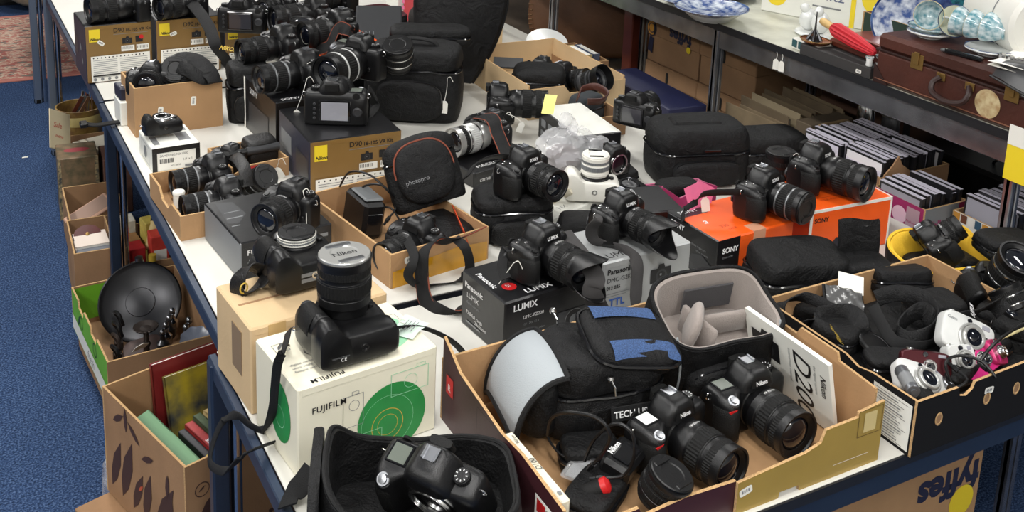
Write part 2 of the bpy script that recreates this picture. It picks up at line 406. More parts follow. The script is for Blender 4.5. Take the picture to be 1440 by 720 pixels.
# ------------------------------------------------------------------ boxes
def place(x, y, z, rz=0, rx=0, ry=0): return T(x, y, z) @ R(0, 0, rz) @ R(rx, ry, 0)
def face(w, d, h, name):
    if name == 'front': return Matrix(((1, 0, 0, 0), (0, 0, -1, 0), (0, 1, 0, 0), (0, 0, 0, 1)))
    if name == 'left': return Matrix(((0, 0, -1, 0), (-1, 0, 0, d), (0, 1, 0, 0), (0, 0, 0, 1)))
    if name == 'right': return Matrix(((0, 0, 1, w), (1, 0, 0, 0), (0, 1, 0, 0), (0, 0, 0, 1)))
    if name == 'top': return T(0, 0, h)
    if name == 'topleft': return T(0, d, h) @ R(0, 0, -90)    # read from the left side
def decal(root, F, items, eps=.0006):
    """flat print on a face: every word and larger printed patch its own part, tiny marks joined"""
    small = {}; lay = 0
    for it in items:
        lay += 1; e = eps + lay * .00010; k = it[0]; mt = it[-1] if not isinstance(it[-1], dict) else it[-2]
        g = M(); area = 0; nm = 'printed_panel'
        if k == 'r': u0, v0, u1, v1 = it[1:5]; area = abs((u1 - u0) * (v1 - v0)); g.add([(u0, v0, e), (u1, v0, e), (u1, v1, e), (u0, v1, e)], [(0, 1, 2, 3)], F)
        elif k == 'p': area = 1; g.add([(u, v, e) for u, v in it[1]], [tuple(range(len(it[1])))], F)
        elif k == 'c':
            u, v, r = it[1:4]; area = 3 * r * r; n = 40 if r > .01 else 14; g.add([(u + r * cos(i * 2 * pi / n), v + r * sin(i * 2 * pi / n), e) for i in range(n)], [tuple(range(n))], F)
        elif k == 'g':
            u, v, r, t = it[1:5]; n = 36; area = 1; nm = 'printed_line'
            g.add([(u + q * cos(i * 2 * pi / n), v + q * sin(i * 2 * pi / n), e) for q in (r, r - t) for i in range(n)], [(i, (i + 1) % n, n + (i + 1) % n, n + i) for i in range(n)], F)
        elif k == 'l':
            u0, v0, u1, v1, t = it[1:6]; area = 1; nm = 'printed_line'
            g.add([(u0, v0, e), (u1, v0, e), (u1, v1, e), (u0, v1, e), (u0 + t, v0 + t, e), (u1 - t, v0 + t, e), (u1 - t, v1 - t, e), (u0 + t, v1 - t, e)], [(i, (i + 1) % 4, 4 + (i + 1) % 4, 4 + i) for i in range(4)], F)
        elif k == 't':
            tx, u, v, sz = it[1:5]; kw = it[-1] if isinstance(it[-1], dict) else {}; area = 1; nm = 'lettering'
            kw = dict(kw); rot = kw.pop('rot', 0); vv, ff = text_geo(tx, sz, **kw); g.add(vv, ff, F @ T(u, v, e) @ R(0, 0, rot))
        if area < 1.4e-4:
            q = small.setdefault(mt.name, (M(), mt))[0]; q.add(g.v, g.f)
        else: ob(nm, g, mt, root, ang=0, fixn=False)
    for g, mt in small.values():
        o = ob('small_print', g, mt, root, ang=0, fixn=False); o['kind'] = 'stuff'
def photo_print(u, v, s, dark=None):
    """small printed picture of a camera: body, hump, lens"""
    d = dark or BINK
    return [('r', u, v, u + 1.5 * s, v + .9 * s, d), ('p', [(u + .5 * s, v + .85 * s), (u + 1.05 * s, v + .85 * s), (u + .95 * s, v + 1.15 * s), (u + .6 * s, v + 1.15 * s)], d), ('c', u + .8 * s, v + .42 * s, .4 * s, DGREYP), ('c', u + .8 * s, v + .42 * s, .27 * s, BINK), ('c', u + .74 * s, v + .48 * s, .08 * s, GREYCARD)]
def sticker(root, F, u, v, rot=0, s=.02, e=.0012):
    g = M(); g.add([(x * s, y * s * .55, e) for x, y in ((-.5, -.35), (-.35, -.5), (.35, -.5), (.5, -.35), (.5, .35), (.35, .5), (-.35, .5), (-.5, .35))], [tuple(range(8))], F @ T(u, v, 0) @ R(0, 0, rot))
    st = ob('price_sticker', g, PAPER, root, ang=0, fixn=False)
    g = M()
    for k in range(4): g.add([(-.3 * s + k * .16 * s, -.1 * s, e + .0002), (-.2 * s + k * .16 * s, -.1 * s, e + .0002), (-.2 * s + k * .16 * s, .12 * s, e + .0002), (-.3 * s + k * .16 * s, .12 * s, e + .0002)], [(0, 1, 2, 3)], F @ T(u, v, 0) @ R(0, 0, rot))
    ob('price_print', g, GINK, st, ang=0, fixn=False)
def carton(name, label, x, y, yaw, w, d, h, z=TZ, mats=None, lid=True, group=None, cat='box', tilt=(0, 0), flapmat=None):
    """closed carton: printed card body with folded edges and a tuck-in lid flap; origin front-left-bottom"""
    mats = mats or {}
    base = mats.get('front', KRAFT); order = ['front', 'left', 'right', 'top', 'back']
    ml = [base] + [mats.get(k, base) for k in order[1:]]
    r = thing(name, label, cat, place(x, y, z, yaw, *tilt), group)
    g = M(); b = .0025
    F = {'front': 0, 'left': 1, 'right': 2, 'top': 3, 'back': 4}
    g.box(0, w, 0, d, 0, h, b)
    n0 = 0
    for k, f in enumerate(g.f):
        P = [g.v[i] for i in f]; nn = (P[1] - P[0]).cross(P[2] - P[0])
        a = max(range(3), key=lambda i: abs(nn[i])); c = sum((p for p in P), Vector()) / len(P)
        if a == 1: g.mi[k] = 0 if c.y < d / 2 else 4
        elif a == 0: g.mi[k] = 1 if c.x < w / 2 else 2
        else: g.mi[k] = 3
    ob('carton_body', g, ml, r, ang=30)
    if lid:
        g = M(); g.box(.0035, w - .0035, .003, d - .003, h - .001, h + .0005, .0004); ob('lid_flap', g, flapmat or ml[3], r)
        g = M(); g.box(w * .03, w * .97, -.0006, .0002, h - .013, h - .0022, .0002); ob('tuck_flap', g, base, r)
    return r
def tray(name, label, x, y, yaw, w, d, h, z=TZ, out=KRAFT, ins=KRAFT, fr=None, prof=None, group=None, t=.005, flaps=(), outs=None):
    """open carton: base and four board walls (each wall its own part, optional cut-out profile), plus folded flaps"""
    r = thing(name, label, 'box', place(x, y, z, yaw), group); prof = prof or {}; outs = outs or {}
    g = M(); g.box(t, w - t, t, d - t, 0, t); ob('base_panel', g, ins, r)
    def wall(k, L, F):
        p = prof.get(k) or [(0, h), (L, h)]
        poly = [(0, 0)] + [(q[0], q[1]) for q in p][:] + [(L, 0)]
        poly = [(0, 0)] + p + [(L, 0)]
        poly = poly[::-1]
        g = M(); g.prism(poly, t, F)
        n = len(poly)
        g.mi = [0, 1] + [2] * n
        o = outs.get(k, out)
        return ob('side_panel', g, [o, ins, FLUTE if ins in (KRAFT, KRAFTL, KRAFTD) else ins], r, ang=0)
    wall('front', w, I4)
    wall('back', w, T(w, d, 0) @ R(0, 0, 180))
    wall('left', d - 2 * t, T(0, d - t, 0) @ R(0, 0, -90))
    wall('right', d - 2 * t, T(w, t, 0) @ R(0, 0, 90))
    for (k, L0, L1, fl, ang) in flaps:      # side, from, to, length, opening angle (0 = straight up, 90 = flat outwards)
        F = {'front': I4, 'back': T(w, d, 0) @ R(0, 0, 180), 'left': T(0, d, 0) @ R(0, 0, -90), 'right': T(w, 0, 0) @ R(0, 0, 90)}[k]
        g = M(); g.box(L0, L1, 0, t * .8, 0, fl, .0008, m=F @ T(0, 0, h) @ R(ang, 0, 0)); ob('flap', g, ins, r)
    return r

# ------------------------------------------------------------------ cartons on the nearest table
B1 = carton('camera_carton', 'white carton with large green discs on the near table, camera with grip lying on top', .431, 1.366, 6, .238, .163, .15, mats=dict(front=CREAMCARD))
w_, d_, h_ = .238, .163, .15
decal(B1, face(w_, d_, h_, 'front'), [('c', .158, .045, .062, GREEN) if False else ('p', [(.158 + .06 * cos(a * pi / 24), max(.001, .05 + .06 * sin(a * pi / 24))) for a in range(48)], GREEN),
    ('g', .15, .04, .028, .0012, GOLDINK), ('g', .15, .04, .018, .0008, GOLDINK), ('g', .15, .045, .046, .0005, PGREEN), ('l', .073, .058, .108, .112, .0009, GINK), ('g', .092, .094, .009, .0008, GINK), ('l', .088, .112, .1, .118, .0007, GINK),
    ('l', .155, .086, .222, .125, .0009, PGREEN), ('g', .19, .105, .012, .0008, PGREEN), ('l', .2, .125, .216, .131, .0007, PGREEN), ('l', .095, .014, .14, .04, .0008, PGREEN),
    ('t', 'FUJIFILM', .022, .103, .0145, BINK, dict(bold=.012, spacing=1.08)), ('t', '.S20Q', .034, .004, .016, GINK, dict(rot=90))])
decal(B1, face(w_, d_, h_, 'left'), [('p', [(.098 + .04 * cos(a * pi / 20), .078 + .05 * sin(a * pi / 20)) for a in range(40)], GREEN), ('g', .098, .07, .018, .001, PGREEN)])
decal(B1, face(w_, d_, h_, 'top'), [('c', .17, .08, .055, PGREEN), ('l', .185, .07, .225, .12, .0009, GINK), ('g', .205, .095, .01, .0008, GINK), ('t', 'FUJIFILM', .08, .013, .014, BINK, dict(rot=180, bold=.012, spacing=1.08)),
    ('l', .012, .105, .035, .13, .001, GINK), ('t', 'digital camera with', .015, .06, .008, GINK), ('t', 'ultra wide range lens', .015, .05, .008, GINK), ('t', 'finepix series', .015, .04, .008, GINK)])
B2 = carton('cardboard_carton', 'plain brown carton standing at the left table edge under a camera with white capped lens', .412, 1.55, 5, .245, .165, .155, mats=dict(front=KRAFTL), flapmat=KRAFTL)
g = M(); g.box(.03, .06, -.0012, 0, .0, .155, m=I4); ob('packing_tape', g, mat('buff tape', s2l(196, 164, 112), .25), B2)
g = M(); g.box(-.0012, 0, .04, .085, .05, .13, m=I4); ob('tape_patch', g, mat('worn tape', s2l(140, 116, 84), .3), B2)
g = M(); g.box(.01, .235, .079, .084, .1552, .1562); ob('lid_joint', g, KRAFTD, B2)
B3 = carton('camera_carton', 'black printed carton under the superzoom camera with petal hood, red seal on lid', .864, 1.525, 5, .196, .148, .11, mats=dict(front=BLACKCARD))
decal(B3, face(.196, .148, .11, 'front'), [('t', 'LUMIX', .018, .088, .018, INK, dict(bold=.02)), ('t', 'DMC-FZ200', .04, .068, .009, INK), ('t', '12.1  24x  F2.8', .04, .055, .006, GINK), ('t', '4K', .022, .018, .014, INK, dict(italic=True, bold=.03)), ('t', 'full hd video', .06, .04, .006, GINK)] + [('r', .12, .01, .19, .058, DGREYP), ('c', .158, .036, .022, BINK), ('g', .158, .036, .022, .0012, GREYCARD), ('c', .158, .036, .011, GREYP)])
decal(B3, face(.196, .148, .11, 'left'), [('t', 'Panasonic', .012, .082, .016, INK, dict(bold=.02)), ('t', 'LUMIX', .02, .064, .014, INK), ('t', 'digital camera', .02, .052, .008, GINK), ('t', 'F2.8 full range', .02, .03, .01, INK), ('t', '24x zoom', .05, .02, .01, INK), ('r', .02, .012, .07, .016, GINK)])
decal(B3, face(.196, .148, .11, 'topleft'), [('t', 'Panasonic', .03, .01, .016, INK, dict(bold=.02)), ('c', .1, .04, .014, RED), ('t', '25', .091, .035, .012, INK)])
decal(B3, face(.196, .148, .11, 'top'), [('t', 'LUMIX', .055, .012, .02, INK, dict(bold=.02))])
B4 = carton('camera_carton', 'silver grey carton under the camera with reversed petal hood, camera picture printed on it', 1.092, 1.556, 2, .218, .14, .125, mats=dict(front=SILVCARD))
decal(B4, face(.218, .14, .125, 'front'), [('t', 'Panasonic', .012, .098, .0155, BINK, dict(bold=.03)), ('t', 'DMC-G2K', .012, .081, .013, BINK), ('t', '012 035', .012, .066, .01, BINK, dict(bold=.03)), ('r', .012, .056, .07, .0575, GINK), ('r', .012, .051, .06, .0522, GINK),
    ('t', 'TTL', .02, .03, .022, mat('blue ink', s2l(52, 92, 170), .5), dict(bold=.03)), ('t', 'LUMIX', .012, .006, .02, BINK, dict(bold=.03))] + photo_print(.118, .055, .034) + photo_print(.13, .012, .016))
decal(B4, face(.218, .14, .125, 'top'), [('t', 'LUMIX', .01, .012, .026, BINK, dict())])
decal(B4, face(.218, .14, .125, 'right'), [('t', 'LUMIX', .02, .09, .02, BINK)])
# ------------------------------------------------------------------ middle table cartons
B5 = carton('camera_carton', 'flat black carton with white lettering on front, bridge camera standing on it', .513, 1.995, 5, .2, .225, .085, mats=dict(front=BLACKCARD, left=GREYCARD))
decal(B5, face(.2, .225, .085, 'front'), [('t', 'FUJIFILM', .014, .056, .0155, INK, dict(bold=.012, spacing=1.08)), ('t', 'digital camera', .014, .038, .007, GINK), ('r', .014, .02, .16, .022, GINK), ('r', .172, .06, .19, .068, GREYCARD)])
decal(B5, face(.2, .225, .085, 'top'), [('p', [(.01, .1), (.03, .09), (.06, .13), (.055, .2), (.02, .21)], DGREYP), ('r', .015, .12, .05, .124, GREYCARD), ('r', .02, .15, .055, .153, GREYCARD), ('r', .012, .08, .03, .084, GREYCARD)])
B6 = carton('camera_carton', 'gold carton in the middle with a rear facing camera on its black lid', .773, 2.345, -1, .236, .26, .14, mats=dict(front=GOLDBOX, top=BLACKCARD, left=NAVYCARD))
def gold_front(b, w, h, s=1.0, kit='D90 18-105 VR Kit'):
    it = [('r', .012, h - .052, .044, h - .012, YELINK), ('t', 'Nikon', .0145, h - .048, .0118, BINK, dict(italic=True, bold=.04)), ('t', kit[:3], w * .42, h - .027, .019, BINK, dict(bold=.01)), ('t', kit[4:], w * .42 + .036, h - .027, .0135, BINK, dict(bold=.02)),
          ('r', w * .42, h - .034, w * .94, h - .0325, GINK)] + photo_print(w * .55, h - .066, .02) + [('r', w * .75, h - .064, w * .86, h - .044, BINK), ('c', w * .84, h - .048, .007, RED), ('r', w * .53, h - .09, w * .73, h - .072, PAPER), ('r', w * .76, h - .09, w * .95, h - .072, PAPER)]
    it += [('r', w * .53 + k * .0043 + .002, h - .084, w * .53 + k * .0043 + .0035, h - .075, BINK) for k in range(8)] + [('r', w * .76 + k * .0043 + .002, h - .084, w * .76 + k * .0043 + .0035, h - .075, BINK) for k in range(8)]
    it += [('r', .014, .004, w * .96, h - .098, PAPER)]
    for k in range(14): it.append(('c', .022 + k * (w - .05) / 13, h - .104, .0022, BINK))
    L = (h - .11)
    for k in range(max(1, int(L / .006))):
        if L - k * .006 > .02: it.append(('r', .02, L - k * .006 - .002, w * .46, L - k * .006 - .0006, GINK)); it.append(('r', w * .5, L - k * .006 - .002, w * .92, L - k * .006 - .0006, GINK))
    if h > .15:
        it.append(('r', .018, .022, w * .93, .027, BINK))
        for k in range(8): it.append(('c', .024 + k * .021, .013, .005, GREYCARD))
    decal(b, face(w, .2, h, 'front'), it)
gold_front(B6, .236, .14)
decal(B6, face(.236, .26, .14, 'left'), [('r', .02, .05, .11, .1, GREYCARD), ('r', .15, .03, .25, .09, DGREYP)])
B7 = carton('white_carton', 'small white carton with black band and paper label near the left table edge', .462, 2.637, 2, .119, .15, .065, mats=dict(front=WHITECARD))
decal(B7, face(.119, .15, .065, 'front'), [('r', 0, .05, .119, .064, BLACKCARD), ('r', 0, 0, .012, .05, BLACKCARD), ('r', .108, 0, .119, .05, BLACKCARD), ('r', .014, .004, .106, .047, PAPER), ('t', 'SAMSUNG NX1000', .018, .039, .0085, BINK)] + [('r', .018 + k * .0032, .022, .018 + k * .0032 + (.0015 if k % 3 else .0022), .034, BINK) for k in range(11)] + [('t', '1.8  x 1', .075, .024, .008, BINK), ('t', 'NX 20-50', .045, .012, .006, BINK), ('r', .08, .006, .1, .012, GINK)])
decal(B7, face(.119, .15, .065, 'left'), [('l', .03, .008, .12, .056, .0012, GINK), ('c', .075, .032, .016, GINK)])
decal(B7, face(.119, .15, .065, 'top'), [('r', .075, .03, .105, .09, GREYCARD), ('r', .08, .1, .11, .13, GINK), ('r', .01, .02, .025, .1, GINK)])
B8 = carton('white_carton', 'small plain white carton behind the brown box at the left edge', .447, 3.01, 2, .085, .085, .07, mats=dict(front=WHITECARD))
B9 = carton('dark_carton', 'small dark blue carton on the white carton behind the brown box', .45, 3.02, 4, .075, .07, .035, z=TZ + .0712, mats=dict(front=NAVYCARD))
sticker(B9, face(.075, .07, .035, 'top'), .02, .03)
g = thing('lens_hood_strap', 'short black strap with buckle jutting over the left table edge', 'strap', T(.405, 3.05, .703))
q = M(); q.ribbon(spline([(.05, -.02, .004), (.02, -.025, .006), (-.02, -.02, .003), (-.05, -.012, .008)], 6), .024, .005); ob('strap_band', q, WEB, g)
q = M(); q.box(-.062, -.042, -.028, .004, 0, .014, .003); ob('buckle', q, PLAST, g)
B10 = carton('camera_carton', 'gold carton with yellow emblem at the far left corner, zoom lens camera on top', .416, 3.437, 2, .2, .2, .185, mats=dict(front=GOLDBOX, top=BLACKCARD, left=NAVYCARD)); gold_front(B10, .2, .185)
decal(B10, face(.2, .2, .185, 'left'), [('r', .02, .06, .06, .12, DGREYP), ('c', .12, .1, .012, GREYCARD), ('c', .145, .06, .01, GREYCARD)]); sticker(B10, face(.2, .2, .185, 'front'), .046, .128, -40, .022)
B11 = carton('camera_carton', 'gold carton with yellow emblem standing right of the corner one, camera and strap across it', .628, 3.442, 0, .205, .2, .185, mats=dict(front=GOLDBOX, top=BLACKCARD, left=NAVYCARD)); gold_front(B11, .205, .185); sticker(B11, face(.2, .2, .185, 'front'), .055, .137, 20, .022)
B12 = carton('camera_carton', 'gold carton with yellow emblem beside the rear facing camera at far left middle', .848, 3.45, 0, .2, .2, .15, mats=dict(front=GOLDBOX, top=BLACKCARD, left=NAVYCARD)); gold_front(B12, .2, .15)
B13 = carton('camera_carton', 'black carton with slim white edge behind the gold carton in the middle', .775, 2.625, 3, .21, .26, .15, mats=dict(front=BLACKCARD, left=BLACKCARD))
decal(B13, face(.21, .26, .15, 'left'), [('r', .0, .0, .012, .15, PAPER), ('t', 'SONY', .05, .115, .024, INK), ('r', .04, .02, .2, .09, DGREYP)])
decal(B13, face(.21, .26, .15, 'top'), [('r', .1, .05, .21, .18, ORANGE), ('t', 'SONY', .02, .01, .02, INK)])
B14 = carton('camera_carton', 'orange topped carton under the black cameras at upper middle', .99, 2.93, 4, .24, .24, .17, mats=dict(front=BLACKCARD, top=ORANGE))
B15 = carton('camera_carton', 'orange and black carton under the camera with white capped zoom lens at right', 1.397, 1.583, 3, .22, .165, .10, mats=dict(front=ORANGE, left=BLACKCARD, top=ORANGE))
decal(B15, face(.22, .165, .1, 'front'), [('r', 0, .032, .062, .1, BLACKCARD), ('t', 'SONY', .014, .068, .0165, INK, dict(bold=.03)), ('t', 'DSLR-A390', .016, .056, .006, GINK), ('r', .1, .045, .21, .046, ORANGED)])
decal(B15, face(.22, .165, .1, 'left'), [('t', 'SONY', .016, .078, .0165, INK, dict(bold=.03)), ('t', 'digital single lens', .085, .06, .007, GINK), ('t', 'reflex camera', .1, .05, .007, GINK), ('p', [(.07, .005), (.15, .005), (.15, .035), (.12, .05), (.09, .04)], DGREYP)])
decal(B15, face(.22, .165, .1, 'top'), [('r', 0, .12, .08, .165, BLACKCARD), ('t', 'a', .03, .075, .03, INK, dict(italic=True)), ('t', '330', .05, .045, .016, ORANGED), ('t', 'DSLR', .06, .03, .01, ORANGED), ('t', 'SONY', .012, .135, .02, INK)])
g = M(); g.box(.1, .135, -.001, .001, .06, .102); g.box(.1, .135, .001, .03, .1, .102); ob('clear_seal', g, mat('glossy seal', s2l(205, 150, 120), .12), B15)
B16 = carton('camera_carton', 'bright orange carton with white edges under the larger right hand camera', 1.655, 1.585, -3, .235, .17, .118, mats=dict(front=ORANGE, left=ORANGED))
g = M()
for a in ((-.001, .2355, -.0014, .0002, .112, .119), (-.0014, .0012, -.0014, .171, .112, .119), (-.0014, .006, -.0014, .0002, 0, .118), (.232, .2364, -.0014, .0002, 0, .118), (.2345, .2364, -.0014, .171, .112, .119)): g.box(*a)
ob('white_edging', g, PAPER, B16)
decal(B16, face(.235, .17, .118, 'front'), [('t', 'SONY', .012, .088, .015, BINK, dict(bold=.03)), ('p', [(.065, 0), (.065, .03), (.08, .045), (.1, .042), (.12, .05), (.135, .03), (.135, 0)], mat('blue black print', s2l(24, 26, 40), .5)), ('p', [(.02, .02), (.04, .028), (.045, .045), (.02, .038)], BINK)])
decal(B16, face(.235, .17, .118, 'top'), [('c', .2, .09, .022, PAPER), ('t', 'a', .186, .08, .034, ORANGE, dict(italic=True, bold=.02)), ('t', '200', .02, .07, .018, PINKL), ('r', .05, .05, .14, .052, ORANGED), ('t', 'DSLR-A200', .06, .035, .01, ORANGED)])
B17 = carton('white_topped_carton', 'black carton with plain white top, small camera seen from behind on its right end', 1.47, 2.245, -6, .13, .25, .09, mats=dict(front=BLACKCARD, left=BLACKCARD, top=WHITECARD))
decal(B17, face(.13, .25, .09, 'left'), [('r', .02 + k * .045, .04, .05 + k * .045, .062, GREYCARD) for k in range(5)] + [('r', .02 + k * .05, .015, .045 + k * .05, .03, GREYCARD) for k in range(4)] + [('g', .12, .03, .014, .003, GREYCARD)])
decal(B17, face(.13, .25, .09, 'front'), [('r', .01, .02, .1, .06, GREYCARD), ('t', 'EOS', .02, .03, .02, INK)])
B18 = carton('white_carton', 'flat white carton underneath the white camera', 1.192, 1.93, 18, .2, .22, .035, mats=dict(front=WHITECARD))
decal(B18, face(.2, .22, .035, 'top'), [('r', .02, .03, .05, .06, YELINK), ('t', 'NX', .07, .02, .02, GINK)])
B19 = carton('black_carton', 'black carton with small white lettering behind the petal hood camera', 1.345, 1.79, -12, .11, .14, .085, mats=dict(front=BLACKCARD))
decal(B19, face(.11, .14, .085, 'topleft'), [('t', 'camera kit', .012, .03, .014, INK), ('r', .02, .02, .1, .024, INK)])

# ------------------------------------------------------------------ cameras: lens towards local -y, grip on local -x, base at z = 0
LENS = Matrix(((1, 0, 0, 0), (0, 0, -1, 0), (0, 1, 0, 0), (0, 0, 0, 1)))   # local z of a lathe -> -y
def bump01(x, a, b, s):
    f = lambda t: 1 / (1 + math.exp(-max(-40, min(40, t))))
    return f((x - a) / s) * f((b - x) / s)
_br = {}
def _base(n, e, ar):
    k = (n, e, round(ar, 2))
    if k not in _br:
        N = 1440; P = []
        for i in range(N + 1):
            t = 2 * pi * i / N; c, s_ = cos(t), sin(t)
            P.append((math.copysign(abs(c) ** (2 / e), c), math.copysign(abs(s_) ** (2 / e), s_)))
        L = [0]
        for i in range(N): L.append(L[-1] + math.hypot((P[i + 1][0] - P[i][0]) * ar, P[i + 1][1] - P[i][1]))
        out = []; j = 0
        for i in range(n):
            w_ = L[-1] * i / n
            while L[j + 1] < w_: j += 1
            out.append(P[j])
        _br[k] = out
    return _br[k]
def body_ring(z, a, d, g, n=72, e=6.0, back=0.0):
    """body outline: superellipse with the grip bulging forward at the left end"""
    out = []
    for (u, w_) in _base(n, e, 3.0):
        x = a * u; y = d * w_
        if w_ < 0 and g > 0: y -= g * bump01(x, -a - .01, -a + .034, .0035) * min(1, (x + a) / .012 + .12) ** .5
        if w_ > 0 and x < 0: y += back * bump01(x, -a - .01, -a + .03, .004)
        out.append((x, y, z))
    return out
GRIPI = [i for i, (u, w_) in enumerate(_base(72, 6.0, 3.0)) if w_ < -.1 and u < -.42]
def lens_parts(root, par, L, D, style, cap, hood, band):
    """lens standing along +z of the lens frame, base at the mount; its rings, glass or cap and hood are sub-parts"""
    F = LENS if par is None else par
    r = D / 2; g = M(F)
    g.lathe([(r * .86, -.004), (r * .9, 0), (r * .92, L * .1), (r, L * .16), (r, L * .3), (r * .985, L * .31), (r * .985, L * .34), (r, L * .35), (r * .99, L * .62), (r * .955, L * .63), (r * .955, L * .66), (r * .98, L * .68), (r * .99, L * .86), (r * 1.0, L * .9), (r * 1.02, L * .96), (r * 1.02, L), (r * .93, L), (r * .9, L * .965), (r * .72, L * .93), (r * .7, L * .92)], 40, cap=False)
    lens = ob('lens', g, {'silver': SILVER, 'white': WHITEP, 'grey': DGREYP}.get(style, PLAST), root, ang=30)
    g = M(F); g.gear(r * 1.005, L * .37, L * .6, 44, .0009); ob('zoom_ring', g, {'silver': SILVP, 'white': GREYP}.get(style, RUBBER), lens, ang=0)
    g = M(F); g.gear(r * .985, L * .7, L * .84, 56, .0006); ob('focus_ring', g, RUBBER if style != 'white' else GREYP, lens, ang=0)
    if band:
        for zz in ((.33, .35) if band != 'double' else (.33, .36, .64, .67)):
            pass
        g = M(F); g.lathe([(r * 1.004, L * .31), (r * 1.012, L * .315), (r * 1.012, L * .35), (r * 1.004, L * .355)], 40, cap=False); ob('trim_ring', g, band, lens)
        g = M(F); g.lathe([(r * .97, L * .63), (r * 1.004, L * .635), (r * 1.004, L * .67), (r * .97, L * .675)], 40, cap=False); ob('trim_ring', g, band, lens)
    g = M(F)
    vv, ff = text_geo('18-55mm', .0062)
    for q in range(1):
        w = max(p[0] for p in vv)
        g.add([((r * 1.004) * sin((p[0] - w / 2) / r), -(-(r * 1.004) * cos((p[0] - w / 2) / r)), L * .2 + p[1]) for p in vv], ff)
    o = ob('lettering', g, INK, lens, ang=0, fixn=False)
    if cap:
        g = M(F); g.lathe([(r * .96, L * .97), (r * .97, L + .0035), (r * .93, L + .005), (r * .55, L + .005), (r * .5, L + .0035), (.0001, L + .0035)], 36)
        c = ob('lens_cap', g, cap, lens)
        for q in (-1, 1):
            g = M(F); g.box(-r * .5, r * .5, q * r * .5, q * r * .74, L + .003, L + .0062, .001); ob('cap_grip', g, STEEL if cap is SILVER else PLAST, lens)
        if cap is SILVER:
            g = M(F); vv, ff = text_geo('Nikon', r * .38, bold=.02); g.add(vv, ff, T(-r * .48, -r * .12, L + .0037)); ob('lettering', g, BINK, lens, ang=0, fixn=False)
    else:
        g = M(F)
        g.lathe([(r * .93, L * .985), (r * .86, L * .93), (r * .8, L * .93), (r * .74, L * .88), (r * .7, L * .88), (r * .7, L * .87)], 36, cap=False); ob('front_bezel', g, GLOSS, lens)
        g = M(F); n = 8
        g.lathe([(r * .71, L * .88)] + [(r * .7 * cos(i / n * pi / 2) + 1e-5, L * .88 + r * .26 * sin(i / n * pi / 2)) for i in range(1, n + 1)], 32); ob('front_glass', g, GLASS, lens)
    if hood:
        g = M(F); n = 64; z0 = L * .93; H_ = hood[1]; kind = hood[0]; rings = []
        top = lambda t: (H_ * (.62 + .38 * cos(2 * t)) if kind == 'petal' else H_)
        flare = hood[2] if len(hood) > 2 else .007
        for (dr, k) in ((.002, 0), (.003, .05), (flare, 1), (flare - .0018, 1), (.0008, .06), (.0004, 0)):
            rings.append([((r + dr) * cos(2 * pi * i / n), (r + dr) * sin(2 * pi * i / n), z0 + k * top(2 * pi * i / n + pi / 2)) for i in range(n)])
        g.loft(rings, cap=False); ob('lens_hood', g, PLAST, lens, ang=40)
    return lens
_cam = {}
